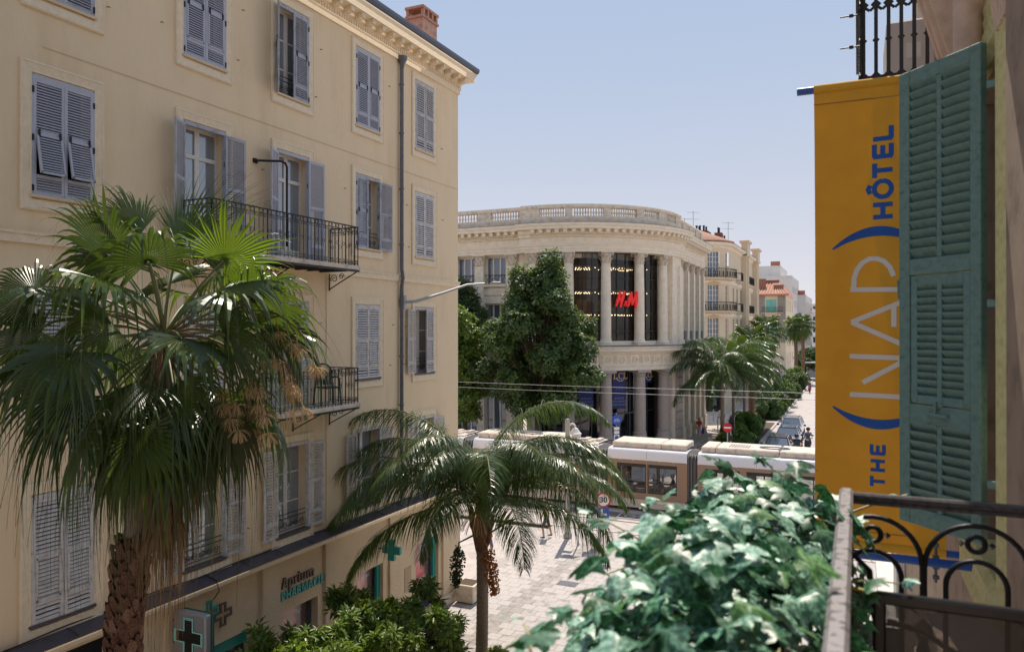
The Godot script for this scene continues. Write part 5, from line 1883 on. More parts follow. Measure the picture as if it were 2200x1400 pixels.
func build_own_side() -> void:
	var H := thing("hotel_building", "rose and cream hotel front with moulded stonework on the camera's side of the street", "building", Vector3(0.66, 0, 0), -PI / 2)
	var g := Geo.new()
	# local x is world z, local z points out over the street
	g.wall(-11.0, 12.0, 12, 19.4, [], 0.3)
	g.quad(Vector3(-11.0, 12.0, -9), Vector3(-11.0, 12.0, 0), Vector3(-11.0, 19.4, 0), Vector3(-11.0, 19.4, -9))
	g.wall(-20.5, 0, 12, 12.0, [[-5.36, 7.35, -4.26, 10.15], [-8.4, 7.35, -7.3, 10.15], [-5.36, 10.75, -4.26, 11.98], [-8.5, 10.75, -7.3, 11.98], [-1.9, 7.25, -0.6, 9.75], [-19.5, 0.0, -16.6, 3.3], [-15.6, 0.0, -12.4, 3.3], [-11.4, 0.0, -8.0, 3.3], [-7.0, 0.0, -3.6, 3.3]], 0.3)
	g.quad(Vector3(-20.5, 0, -9), Vector3(-20.5, 0, 0), Vector3(-20.5, 12.0, 0), Vector3(-20.5, 12.0, -9))
	g.quad(Vector3(-20.5, 12.0, 0), Vector3(-11.0, 12.0, 0), Vector3(-11.0, 12.0, -9), Vector3(-20.5, 12.0, -9))
	g.quad(Vector3(-11.0, 19.4, 0), Vector3(12, 19.4, 0), Vector3(12, 19.4, -9), Vector3(-11.0, 19.4, -9))
	part(H, "wall", g, M.wall_rose)
	g = Geo.new()
	g.quad(Vector3(-20.4, 0, -4.0), Vector3(11.9, 0, -4.0), Vector3(11.9, 11.9, -4.0), Vector3(-20.4, 11.9, -4.0))
	for y in [4.0, 7.2, 10.4]:
		g.quad(Vector3(-20.4, y, -0.3), Vector3(11.9, y, -0.3), Vector3(11.9, y, -4.0), Vector3(-20.4, y, -4.0))
	g.quad(Vector3(11.9, 0, 0), Vector3(11.9, 0, -9), Vector3(11.9, 19.3, -9), Vector3(11.9, 19.3, 0))
	part(H, "rooms", g, M.dark_room)
	g = Geo.new()
	g.sweep([Vector2(0, 13.2), Vector2(0.1, 13.25), Vector2(0.35, 13.5), Vector2(0.4, 13.7), Vector2(0, 13.8)], [[Vector3(-11.0, 5.8, 0), Vector3(0, 0, 1)], [Vector3(12, 5.8, 0), Vector3(0, 0, 1)]])
	part(H, "cornice", g, M.stone_rose)
	g = Geo.new()
	g.span(Vector3(-3.885, 0, 0), Vector3(-3.0, 13.2, 0.072))
	part(H, "pier", g, M.wall_rose)
	# moulded window casing, near jamb of the shuttered window
	g = Geo.new()
	frame_moulding(g, -5.72, 7.2, -3.93, 10.5, [Vector2(0, 0), Vector2(0, 0.035), Vector2(0.035, 0.06), Vector2(0.07, 0.05), Vector2(0.10, 0.062), Vector2(0.14, 0.05), Vector2(0.18, 0.066), Vector2(0.24, 0.056), Vector2(0.28, 0.066), Vector2(0.325, 0.03), Vector2(0.33, -0.1)])
	var cs := part(H, "window_casing", g, M.jamb_yellow)
	g = Geo.new()
	g.quad(Vector3(-5.36, 7.35, -0.2), Vector3(-4.26, 7.35, -0.2), Vector3(-4.26, 10.15, -0.2), Vector3(-5.36, 10.15, -0.2))
	part(cs, "pane", g, M.glass_dark)
	# moulded consoles that flare under the storey above
	for zz in [[-4.05, 10.45]]:
		g = Geo.new()
		for k in 5:
			var w := 0.07 - k * 0.008
			g.xf = Transform3D(Basis(), Vector3(zz[0] + 0.13 - k * 0.062, 0, 0))
			g.tube([Vector3(0, zz[1] - 0.25, 0.03), Vector3(0, zz[1] + 0.02, 0.07 + k % 2 * 0.012), Vector3(0, zz[1] + 0.16, 0.14 + k % 2 * 0.015), Vector3(0, zz[1] + 0.28, 0.30 + k % 2 * 0.015), Vector3(0, zz[1] + 0.36, 0.52)], 0.042, 8)
		g.xf = Transform3D()
		g.span(Vector3(zz[0] - 0.24, zz[1] + 0.36, 0), Vector3(zz[0] + 0.22, zz[1] + 0.46, 0.66))
		part(H, "console", g, M.stone_rose)
	# balcony of the storey above, beyond the banner
	g = Geo.new()
	g.cbox(Vector3(-7.75, 10.58, 0.33), Vector3(2.9, 0.12, 0.70), 0.015)
	g.cbox(Vector3(-7.75, 10.48, 0.28), Vector3(2.8, 0.10, 0.58), 0.015)
	var ub := part(H, "upper_balcony", g, M.stone_rose)
	g = Geo.new()
	for i in 34:
		g.xf = Transform3D(Basis(), Vector3(-9.16 + i * 0.0865, 10.64, 0.635))
		star_bar(g)
	g.xf = Transform3D()
	g.span(Vector3(-9.2, 10.66, 0.62), Vector3(-6.3, 10.69, 0.65))
	g.span(Vector3(-9.2, 11.60, 0.60), Vector3(-6.3, 11.64, 0.67))
	part(ub, "front_railing", g, M.iron)
	g = Geo.new()
	for i in 8:
		g.xf = Transform3D(Basis(Vector3.UP, -PI / 2), Vector3(-6.33, 10.64, 0.02 + i * 0.085))
		star_bar(g)
	g.xf = Transform3D()
	g.span(Vector3(-6.345, 10.66, 0.0), Vector3(-6.315, 10.70, 0.63))
	g.span(Vector3(-6.365, 11.60, 0.0), Vector3(-6.295, 11.64, 0.63))
	for y in [10.94, 11.18]:
		g.tube([Vector3(-6.33, y, 0.63), Vector3(-6.33, y, 0.78)], 0.006, 5)
		g.box(Vector3(-6.33, y, 0.70), Vector3(0.02, 0.02, 0.03))
	part(ub, "side_railing", g, M.iron)
	# round pilaster shaft and sloping moulding by the upper storey
	g = Geo.new()
	g.lathe([Vector2(0.07, 9.8), Vector2(0.07, 13.2)], 14, Vector3(-4.7, 0, 0.12))
	part(H, "round_shaft", g, M.stone_rose)
	g = Geo.new()
	for k in 6:
		var q := Vector3(-5.52 - k * 0.055, 10.95, 0.10 + 0.03 * [0, 1, 0.4, 1.2, 0.5, 0][k])
		g.cbox(q, Vector3(0.05, 1.5, 0.30), 0.012, Basis(Vector3.BACK, -0.42) * Basis(Vector3.RIGHT, 0.32))
	part(H, "sloping_moulding", g, M.stone_rose)
	# shutters of the upper window
	for sd in [-7.3, -8.5]:
		g = Geo.new()
		g.xf = Transform3D(Basis(Vector3.UP, 0.35 if sd > -8 else -0.3), Vector3(sd, 10.75, 0.05))
		var dx := 0.5 if sd > -8 else -0.5
		g.cbox(Vector3(dx * 0.5, 1.2, 0), Vector3(0.5, 2.4, 0.03), 0.005)
		for i in 40:
			g.box(Vector3(dx * 0.5, 0.1 + i * 0.056, 0.014), Vector3(0.38, 0.05, 0.012), Basis(Vector3.RIGHT, 0.6))
		part(H, "upper_shutter", g, M.shutter_green)
	# ground-floor shop pilasters and a stair-like string course
	g = Geo.new()
	for z in [-20.3, -16.1, -12.0, -7.5, -3.2]:
		g.span(Vector3(z - 0.4, 0, 0), Vector3(z + 0.4, 3.6, 0.12))
		g.span(Vector3(z - 0.2, 0, 0.12), Vector3(z + 0.2, 3.5, 0.2))
	part(H, "shop_pilasters", g, M.plaster_white)
	g = Geo.new()
	g.span(Vector3(-20.5, 3.6, 0), Vector3(6, 3.95, 0.2))
	g.span(Vector3(-20.5, 3.85, 0.2), Vector3(6, 4.0, 0.32))
	part(H, "string_course", g, M.plaster_white)
	g = Geo.new()
	for h in [[-19.5, -16.6], [-15.6, -12.4], [-11.4, -8.0], [-7.0, -3.6]]:
		g.quad(Vector3(h[0], 0, -0.2), Vector3(h[1], 0, -0.2), Vector3(h[1], 3.3, -0.2), Vector3(h[0], 3.3, -0.2))
	part(H, "shop_panes", g, M.glass_dark)
	g = Geo.new()
	g.cbox(Vector3(-8.6, 4.9, 0.06), Vector3(0.9, 1.1, 0.12), 0.01)
	g.cbox(Vector3(-13.6, 5.1, 0.06), Vector3(1.1, 1.5, 0.12), 0.01)
	part(H, "pale_panels", g, M.plaster_white)
	# weathered sloping stone bracket under the shuttered window
	g = Geo.new()
	g.extrude(PackedVector2Array([Vector2(-4.5, 6.75), Vector2(-4.1, 6.35), Vector2(-3.3, 7.0), Vector2(-3.3, 7.3), Vector2(-3.9, 7.42), Vector2(-4.5, 7.32)]), 0.34)
	part(H, "stone_bracket", g, M.stone_rose)
	g = Geo.new()
	g.span(Vector3(-7.2, 4.0, 0.0), Vector3(-3.4, 6.3, 0.04))
	part(H, "red_wall_panel", g, M.plaster_pink)
	# own balcony: slab with rounded nosing
	g = Geo.new()
	g.cbox(Vector3(-0.6, 7.16, 0.36), Vector3(4.4, 0.18, 0.80), 0.03)
	part(H, "camera_balcony_slab", g, M.stone_rose)
	# open green shutter, louvred
	var S := thing("green_shutter", "weathered sea-green louvred shutter swung half open in front of the orange banner", "shutter", Vector3(0.56, 7.75, -4.30), 0.0)
	S.rotation.y = atan2(0.758, -0.652)
	build_green_shutter(S)
	# gudgeons that carry the shutter
	g = Geo.new()
	for y in [8.05, 8.92, 9.97]:
		g.box(Vector3(0.615, y, -4.245), Vector3(0.10, 0.035, 0.02), Basis(Vector3.UP, -0.5))
		g.lathe([Vector2(0.014, y - 0.05), Vector2(0.014, y + 0.03), Vector2(0.0, y + 0.035)], 8, Vector3(0.655, 0, -4.22))
	part(S, "gudgeons", g, M.shutter_green, S.transform.affine_inverse() * Vector3.ZERO, S.transform.basis.inverse())
	# banner
	build_banner()
	# railing of the balcony we stand on
	var R := thing("balcony_railing", "black cast-iron balcony railing with arches and a worn grey handrail", "railing", Vector3(-0.04, 7.25, -2.74))
	g = Geo.new()
	g.cbox(Vector3(0.36, 1.0, 0), Vector3(0.72, 0.022, 0.034), 0.006)
	g.cbox(Vector3(0.36, 0.982, 0), Vector3(0.70, 0.016, 0.02), 0.004)
	part(R, "side_handrail", g, M.iron_worn)
	g = Geo.new()
	g.cbox(Vector3(0.006, 1.004, 1.7), Vector3(0.042, 0.03, 3.46), 0.008)
	g.cbox(Vector3(0, 0.975, 1.7), Vector3(0.034, 0.028, 3.4), 0.004)
	part(R, "front_handrail", g, M.rail_worn)
	g = Geo.new()
	g.cbox(Vector3(0, 0.49, 0), Vector3(0.04, 0.98, 0.04), 0.006)
	part(R, "corner_post", g, M.rail_worn)
	g = Geo.new()
	g.xf = Transform3D(Basis(), Vector3(-0.06, 0.985, 0))
	arch_rail(g, 3, 0.29, 0.93)
	part(R, "side_panel", g, M.iron)
	g = Geo.new()
	g.xf = Transform3D(Basis(Vector3.UP, -PI / 2), Vector3(0, 0.985, 0.02))
	arch_rail(g, 9, 0.29, 0.93)
	part(R, "front_panel", g, M.iron)
	g = Geo.new()
	g.tube([Vector3(-0.05, 0.84, 0.42), Vector3(-0.02, 0.905, 0.40), Vector3(0.03, 0.91, 0.39), Vector3(0.07, 0.87, 0.38), Vector3(0.085, 0.72, 0.37), Vector3(0.08, 0.4, 0.37)], 0.008, 8)
	g.box(Vector3(0.0, 0.90, 0.40), Vector3(0.058, 0.09, 0.03))
	part(R, "wire_tie", g, M.rubber)
	# mesh chair inside the balcony
	var Ch := thing("mesh_chair", "black garden chair with a see-through mesh back beside the railing", "chair", Vector3(0.27, 7.25, -2.12))
	g = Geo.new()
	for x in [-0.22, 0.22]:
		g.cbox(Vector3(x, 0.45, -0.02), Vector3(0.028, 0.86, 0.024), 0.005)
	g.cbox(Vector3(0, 0.868, -0.02), Vector3(0.468, 0.03, 0.026), 0.006)
	g.cbox(Vector3(0, 0.42, -0.02), Vector3(0.41, 0.026, 0.02), 0.004)
	part(Ch, "back_frame", g, M.black_trim)
	g = Geo.new()
	for i in 130:
		var x := -0.205 + i * 0.41 / 129.0
		g.quad(Vector3(x - 0.00105, 0.43, -0.02), Vector3(x + 0.00105, 0.43, -0.02), Vector3(x + 0.00105, 0.855, -0.02), Vector3(x - 0.00105, 0.855, -0.02))
	for i in 130:
		var y := 0.432 + i * 0.42 / 129.0
		g.quad(Vector3(-0.205, y - 0.0011, -0.0195), Vector3(0.205, y - 0.0011, -0.0195), Vector3(0.205, y + 0.0011, -0.0195), Vector3(-0.205, y + 0.0011, -0.0195))
	part(Ch, "mesh_back", g, M.black_trim).set_meta("kind", "stuff")
	g = Geo.new()
	g.tube([Vector3(-0.2, 0.80, -0.05), Vector3(-0.12, 0.785, -0.05), Vector3(-0.05, 0.745, -0.05), Vector3(0.02, 0.735, -0.05), Vector3(0.2, 0.725, -0.05)], 0.008, 6)
	part(Ch, "back_brace", g, M.black_trim)
	g = Geo.new()
	g.cbox(Vector3(0, 0.43, 0.22), Vector3(0.46, 0.025, 0.44), 0.006)
	part(Ch, "seat", g, M.black_trim)
	for x in [-0.21, 0.21]:
		for z in [0.0, 0.42]:
			g = Geo.new()
			g.tube([Vector3(x, 0, z), Vector3(x, 0.43, z)], 0.012, 6)
			part(Ch, "leg", g, M.black_trim)
	# air conditioner on the balcony above
	var AC := thing("air_conditioner", "beige air conditioner unit behind the upper balcony's black bars", "air conditioner", Vector3(0.38, 10.62, -7.05))
	g = Geo.new()
	g.cbox(Vector3(0, 0.31, 0), Vector3(0.34, 0.55, 0.8), 0.015)
	part(AC, "casing", g, M.plaster_white)
	g = Geo.new()
	g.cbox(Vector3(0.02, 0.34, 0.402), Vector3(0.10, 0.12, 0.004), 0.001)
	part(AC, "label_plate", g, M.sign_white)
	g = Geo.new()
	for k in 4:
		g.box(Vector3(0.171, 0.12 + k * 0.1, 0), Vector3(0.004, 0.02, 0.6))
	part(AC, "vents", g, M.zinc)
	g = Geo.new()
	for z in [-0.3, 0.3]:
		g.box(Vector3(0, 0.02, z), Vector3(0.34, 0.04, 0.06))
	part(AC, "feet", g, M.zinc)

func star_bar(g: Geo) -> void:
	g.box(Vector3(0, 0.48, 0), Vector3(0.026, 0.96, 0.012))
	for y in [0.06, 0.60]:
		g.box(Vector3(0, y, 0.0), Vector3(0.05, 0.05, 0.016), Basis(Vector3.BACK, PI / 4))
		g.box(Vector3(0.024, y - 0.03, 0), Vector3(0.045, 0.018, 0.011), Basis(Vector3.BACK, -0.7))
		g.box(Vector3(-0.024, y - 0.03, 0), Vector3(0.045, 0.018, 0.011), Basis(Vector3.BACK, 0.7))
	g.box(Vector3(0, 0.33, 0.0), Vector3(0.034, 0.034, 0.018), Basis(Vector3.BACK, PI / 4))
	g.tube([Vector3(0, 0.33, 0.008), Vector3(0, 0.33, 0.016)], 0.007, 6)

func build_green_shutter(S: Node3D) -> void:
	# leaf of 0.515 x 2.42, hinge edge at x = 0, thickness along z
	var w := 0.515
	var h := 2.44
	var m: Material = M.shutter_green
	var g: Geo
	for x in [0.03, w - 0.036]:
		g = Geo.new()
		g.cbox(Vector3(x, h * 0.5, 0), Vector3(0.06 if x < 0.1 else 0.072, h, 0.045), 0.004)
		part(S, "stile", g, m)
	for y in [[0.0, 0.09], [0.545, 0.645], [1.335, 1.42], [h - 0.075, h]]:
		g = Geo.new()
		g.cbox(Vector3(w * 0.5 - 0.006, (y[0] + y[1]) * 0.5, 0), Vector3(w - 0.132, y[1] - y[0], 0.040), 0.004)
		part(S, "rail", g, m)
	var sg := Geo.new()
	var sw := 0.1765
	sg.cbox(Vector3.ZERO, Vector3(sw, 0.074, 0.009), 0.003, Basis(Vector3.RIGHT, -0.62))
	var sm := sg.mesh()
	var sg2 := Geo.new()
	var sw2 := 0.135
	sg2.cbox(Vector3.ZERO, Vector3(sw2, 0.058, 0.009), 0.003, Basis(Vector3.RIGHT, -0.62))
	var sm2 := sg2.mesh()
	for b in [[0.09, 0.545, 9, 0], [1.42, h - 0.075, 19, 0], [0.695, 1.285, 15, 1]]:
		g = Geo.new()
		g.cbox(Vector3(w * 0.5 - 0.006, (b[0] + b[1]) * 0.5, 0.0), Vector3(0.03, b[1] - b[0] + (0.0 if b[3] == 0 else 0.04), 0.036), 0.004)
		part(S, "mullion", g, m)
		for i in b[2]:
			var y: float = lerpf(b[0], b[1], (i + 0.5) / b[2])
			for sx in [-1, 1]:
				var cx: float = w * 0.5 - 0.006 + sx * (0.015 + (sw if b[3] == 0 else sw2) * 0.5)
				part(S, "slat", sm if b[3] == 0 else sm2, m, Vector3(cx, y, 0.0), Basis(Vector3.RIGHT, rnd(-0.02, 0.02)) * Basis(Vector3.BACK, rnd(-0.006, 0.006)))
	# hinged middle flap frame, slightly proud
	g = Geo.new()
	for x in [0.085, w - 0.097]:
		g.cbox(Vector3(x, 0.99, 0.006), Vector3(0.042, 0.68, 0.045), 0.004)
	g.cbox(Vector3(w * 0.5 - 0.006, 0.672, 0.006), Vector3(0.29, 0.045, 0.044), 0.004)
	g.cbox(Vector3(w * 0.5 - 0.006, 1.308, 0.006), Vector3(0.29, 0.045, 0.044), 0.004)
	part(S, "flap_frame", g, m)
	g = Geo.new()
	for z in [-0.026, 0.026]:
		g.tube([Vector3(0.19, 0.60, z), Vector3(0.19, 0.60, z * 1.6), Vector3(0.30, 0.605, z * 1.6), Vector3(0.30, 0.605, z)], 0.009, 6)
	g.cbox(Vector3(w * 0.5, 0.66, 0), Vector3(0.06, 0.05, 0.06), 0.012)
	g.tube([Vector3(w * 0.5, 0.67, -0.035), Vector3(w * 0.5, 0.61, -0.038)], 0.008, 6)
	g.tube([Vector3(w * 0.5, 0.67, 0.035), Vector3(w * 0.5, 0.61, 0.038)], 0.008, 6)
	g.tube([Vector3(w - 0.01, 1.2, 0), Vector3(w + 0.025, 1.22, 0), Vector3(w + 0.028, 1.31, 0), Vector3(w - 0.005, 1.335, 0)], 0.006, 6)
	part(S, "latch", g, m)

# gentle waves of the hanging cloth
func cloth(x: float, y: float) -> float:
	return 0.013 * sin(x * 7.0 + y * 0.5 + 0.7) + 0.004 * sin(x * 17.0 - y * 0.9) + 0.004 * sin(y * 2.3 + x * 3.0) + 0.006 * exp(-pow((x - 0.33 - 0.03 * sin(y * 2.0)) * 18.0, 2.0))

func build_banner() -> void:
	# banner plane at z = -5.9; coordinates x from the outer edge, y in world metres
	var x0 := -0.285
	var x1 := 0.545
	var yt := 10.53
	var yb := 7.24
	var B := thing("hotel_banner", "tall orange-yellow vertical hotel banner with blue and white lettering", "banner", Vector3(0, 0, -5.9))
	var g := Geo.new()
	var nx := 28
	var ny := 60
	for i in nx:
		for j in ny:
			var q := []
			for k in [[0, 0], [1, 0], [1, 1], [0, 1]]:
				var x := lerpf(x0, x1, (i + k[0]) / float(nx))
				var y := lerpf(yb, yt, (j + k[1]) / float(ny))
				var bow := 0.008 * sin((y - yb) / (yt - yb) * PI) * (1.0 if x < 0.0 else 0.3)
				q.append(Vector3(x + bow * (1.0 - (x - x0) / (x1 - x0)), y, cloth(x, y) * smoothstep(yt, yt - 0.4, y) * smoothstep(yb, yb + 0.3, y)))
			var nn := []
			for k in 4:
				var p: Vector3 = q[k]
				var e := 0.01
				var f := smoothstep(yt, yt - 0.4, p.y) * smoothstep(yb, yb + 0.3, p.y)
				nn.append(Vector3(-(cloth(p.x + e, p.y) - cloth(p.x - e, p.y)) / (2 * e) * f, -(cloth(p.x, p.y + e) - cloth(p.x, p.y - e)) / (2 * e) * f, 1.0))
			g.squad(q[0], q[1], q[2], q[3], nn[0], nn[1], nn[2], nn[3])
	part(B, "cloth", g, M.banner_cloth)
	# sleeve seams over the poles
	g = Geo.new()
	g.tube([Vector3(x0, yt - 0.005, -0.012), Vector3(x1, yt - 0.005, -0.012)], 0.034, 12)
	part(B, "pole_sleeve", g, M.banner_cloth)
	g = Geo.new()
	g.tube([Vector3(x0, yb + 0.03, -0.012), Vector3(x1, yb + 0.03, -0.012)], 0.034, 12)
	part(B, "pole_sleeve", g, M.banner_cloth)
	g = Geo.new()
	g.span(Vector3(x0, yt - 0.118, 0.0), Vector3(x1, yt - 0.114, 0.0035))
	g.span(Vector3(x0, yb + 0.125, 0.0), Vector3(x1, yb + 0.129, 0.0035))
	part(B, "seam", g, M.stalk_brown)
	g = Geo.new()
	g.tube([Vector3(-0.40, yt - 0.005, -0.012), Vector3(0.66, yt - 0.005, -0.012)], 0.027, 12)
	part(B, "top_pole", g, M.pole_blue)
	g = Geo.new()
	g.tube([Vector3(-0.30, yb + 0.03, -0.012), Vector3(0.66, yb + 0.03, -0.012)], 0.024, 12)
	part(B, "bottom_pole", g, M.pole_blue)
	# lettering: strokes laid on the cloth, in metres across and up the banner
	var big := 0.034
	var white := [
		[[Vector2(-0.051, 8.330), Vector2(0.454, 8.323)], big, big],
		[[Vector2(-0.051, 8.602), Vector2(0.454, 8.590)], big, big],
		[[Vector2(0.033, 8.416), Vector2(0.454, 8.673)], big, big],
		[[Vector2(-0.039, 8.843), Vector2(0.454, 9.057)], big, big],
		[[Vector2(-0.039, 8.843), Vector2(0.454, 8.606)], big, big],
		[[Vector2(0.230, 8.946), Vector2(0.230, 8.810)], big, big],
		[[Vector2(-0.045, 9.074), Vector2(0.454, 9.064)], big, big],
		[[Vector2(-0.024, 9.074), Vector2(-0.021, 9.153), Vector2(-0.003, 9.212), Vector2(0.030, 9.260), Vector2(0.075, 9.288), Vector2(0.122, 9.289), Vector2(0.169, 9.268), Vector2(0.206, 9.225), Vector2(0.230, 9.162)], big, big]]
	for q in [[0, 1], [1, 3], [3, 6], [6, 8]]:
		letter_strokes(B, "letter", M.banner_white, white.slice(q[0], q[1]))
	var paren := func(tip: float, belly: float) -> Array:
		var pts := []
		for i in 25:
			var k := i / 24.0
			pts.append(Vector2(lerpf(-0.161, 0.426, k), lerpf(belly, tip, pow(absf(k - 0.5) * 2.0, 2.0))))
		return pts
	letter_strokes(B, "bracket_mark", M.banner_blue, [[paren.call(9.364, 9.481), 0.034, 0.006, true]])
	letter_strokes(B, "bracket_mark", M.banner_blue, [[paren.call(8.240, 8.126), 0.034, 0.006, true]])
	var sm := 0.032
	var glyph := func(x0g: float, x1g: float, ya: float, yb2: float, strokes: Array) -> void:
		var st := []
		# unit glyph: (0,0) is the start of the baseline, x runs up the banner, y to the left
		for s in strokes:
			var pts := []
			for p in s:
				pts.append(Vector2(lerpf(x1g, x0g, p[1]), lerpf(ya, yb2, p[0])))
			var wd := sm if ya > 8.8 else 0.024
			st.append([pts, wd, wd])
		letter_strokes(B, "letter", M.banner_blue, st)
	var Hs := [[[0.1, 0], [0.1, 1]], [[0.9, 0], [0.9, 1]], [[0.1, 0.5], [0.9, 0.5]]]
	var Ts := [[[0.5, 0], [0.5, 1]], [[0, 0.92], [1, 0.92]]]
	var Es := [[[0.12, 0], [0.12, 1]], [[0.1, 0.07], [1, 0.07]], [[0.1, 0.5], [0.9, 0.5]], [[0.1, 0.93], [1, 0.93]]]
	var Os := [[]]
	for i in 21:
		Os[0].append([0.5 + 0.42 * cos(TAU * i / 20.0), 0.5 + 0.44 * sin(TAU * i / 20.0)])
	Os.append([[0.28, 1.14], [0.5, 1.27], [0.72, 1.14]])
	glyph.call(0.101, 0.224, 9.568, 9.675, Hs)
	glyph.call(0.101, 0.224, 9.707, 9.841, Os)
	glyph.call(0.101, 0.224, 9.854, 9.955, Ts)
	glyph.call(0.101, 0.224, 9.990, 10.088, Es)
	glyph.call(0.101, 0.224, 10.114, 10.211, [[[0.12, 0], [0.12, 1]], [[0.1, 0.07], [1, 0.07]]])
	glyph.call(0.083, 0.174, 7.691, 7.763, Ts)
	glyph.call(0.083, 0.174, 7.799, 7.877, Hs)
	glyph.call(0.083, 0.174, 7.913, 7.985, Es)
	# blue brackets of a second banner arm below
	var A := thing("blue_bracket_arm", "bright blue metal banner arm on a wall plate below the green shutter", "bracket", Vector3(0, 7.42, -5.1))
	g = Geo.new()
	g.tube([Vector3(-0.02, 0.0, 0), Vector3(0.66, 0.0, 0)], 0.026, 12)
	part(A, "tube", g, M.pole_blue)
	g = Geo.new()
	g.cbox(Vector3(0.645, -0.06, 0), Vector3(0.03, 0.26, 0.12), 0.006)
	part(A, "wall_plate", g, M.pole_blue)
	g = Geo.new()
	g.tube([Vector3(0.42, 0.14, -0.02), Vector3(0.42, -0.12, -0.02)], 0.008, 6)
	for y in [0.1, 0.03, -0.03, -0.09]:
		g.box(Vector3(0.42, y, -0.02), Vector3(0.035, 0.018, 0.03))
	part(A, "chain_rod", g, M.zinc)

func letter_strokes(B: Node3D, called: String, m: Material, strokes: Array) -> void:
	var g := Geo.new()
	for si in strokes.size():
		var s = strokes[si]
		var pts: Array = s[0]
		var fine := []
		for i in pts.size() - 1:
			var cnt := maxi(1, int(pts[i].distance_to(pts[i + 1]) / 0.03))
			for k in cnt:
				fine.append(pts[i].lerp(pts[i + 1], float(k) / cnt))
		fine.append(pts[-1])
		var lp := []
		for i in fine.size():
			var d: Vector2 = (fine[mini(i + 1, fine.size() - 1)] - fine[maxi(i - 1, 0)]).normalized()
			var nn := Vector2(-d.y, d.x)
			var k := float(i) / (fine.size() - 1)
			var w: float = s[1] * 0.5
			if s.size() > 3:
				w = lerpf(s[2], s[1], sin(k * PI)) * 1.0
			lp.append([fine[i] + nn * w, fine[i] - nn * w])
		var z := 0.0022 + si * 0.00012
		for i in lp.size() - 1:
			var q := [lp[i][1], lp[i + 1][1], lp[i + 1][0], lp[i][0]]
			var r := []
			for p in q:
				r.append(Vector3(p.x, p.y, cloth(p.x, p.y) * smoothstep(10.53, 10.13, p.y) * smoothstep(7.24, 7.54, p.y) + z))
			g.quad(r[0], r[1], r[2], r[3])
	part(B, called, g, m)

# fan leaf: starts at the origin, leans out along +x. elev0: angle of the stalk at its base; turns over by bend; roll twists the blade about the stalk
func fan_frond(elev0: float, bend: float, stalk: float, R: float, roll: float, droop: float, seed_: int, segs := 38, spread := 2.25) -> Array:
	var r := RandomNumberGenerator.new()
	r.seed = seed_
	var sg := Geo.new()
	var pts := []
	var rad := []
	var p := Vector3.ZERO
	var el := elev0
	var steps := 9
	for i in steps + 1:
		pts.append(p)
		rad.append(lerpf(0.026, 0.012, float(i) / steps))
		p += Vector3(cos(el), sin(el), 0) * (stalk / steps)
		el -= bend / steps
	sg.tube(pts, rad, 5)
	var tip: Vector3 = pts[-1]
	var d := Vector3(cos(el), sin(el), 0)
	var side := Vector3(0, 0, 1)
	var nrm := Vector3(-sin(el), cos(el), 0)
	side = side.rotated(d, roll)
	nrm = nrm.rotated(d, roll)
	var g := Geo.new()
	var rings := 10
	var dphi := 2.0 * spread / segs
	for s in segs:
		var phi := -spread + (s + 0.5) * dphi
		var dir := (d * cos(phi) + side * sin(phi)).normalized()
		var across := (-d * sin(phi) + side * cos(phi)).normalized()
		var L := R * (1.12 - 0.24 * pow(absf(phi) / spread, 2.0)) * r.randf_range(0.82, 1.1)
		var fuse := 0.43 + 0.05 * sin(s * 1.7) + r.randf_range(-0.04, 0.04)
		var curl := r.randf_range(0.6, 1.7)
		var sway := r.randf_range(-0.12, 0.12)
		var last := []
		for k in rings + 1:
			var f := float(k) / rings
			var q := L * f
			var w: float
			if f < fuse:
				w = maxf(0.006, q * dphi * 0.5)
			else:
				var x := (f - fuse) / (1.0 - fuse)
				w = maxf(0.0022, L * fuse * dphi * 0.5 * maxf(0.10 * (1.0 - x), 1.0 - 1.45 * x))
			# costa arches the blade, the free tips hang
			var c := tip + dir * (0.02 + q) - nrm * (0.10 * q * q / R * (0.5 + 0.5 * cos(phi)))
			var hang := maxf(0.0, f - fuse * 0.85)
			c += Vector3.DOWN * (droop * curl * L * hang * hang * 2.2 + droop * 0.06 * L * f * f)
			c -= dir * (droop * curl * L * hang * hang * 0.75)
			c += across * (sway * hang * L)
			var lift := nrm * (w * 0.45)
			last.append([c - across * w - lift, c + lift * 0.6, c + across * w - lift])
		for k in rings:
			var a = last[k]
			var b = last[k + 1]
			g.quad(a[0], a[1], b[1], b[0])
			g.quad(a[1], a[2], b[2], b[1])
	return [g.mesh(), sg.mesh()]

func put_fan(parent: Node3D, fr: Array, at: Vector3, az: float, leaf: Material, stalk: Material, called := "frond") -> void:
	var o := part(parent, called, fr[0], leaf, at, Basis(Vector3.UP, az))
	part(o, "leaf_stalk", fr[1], stalk)

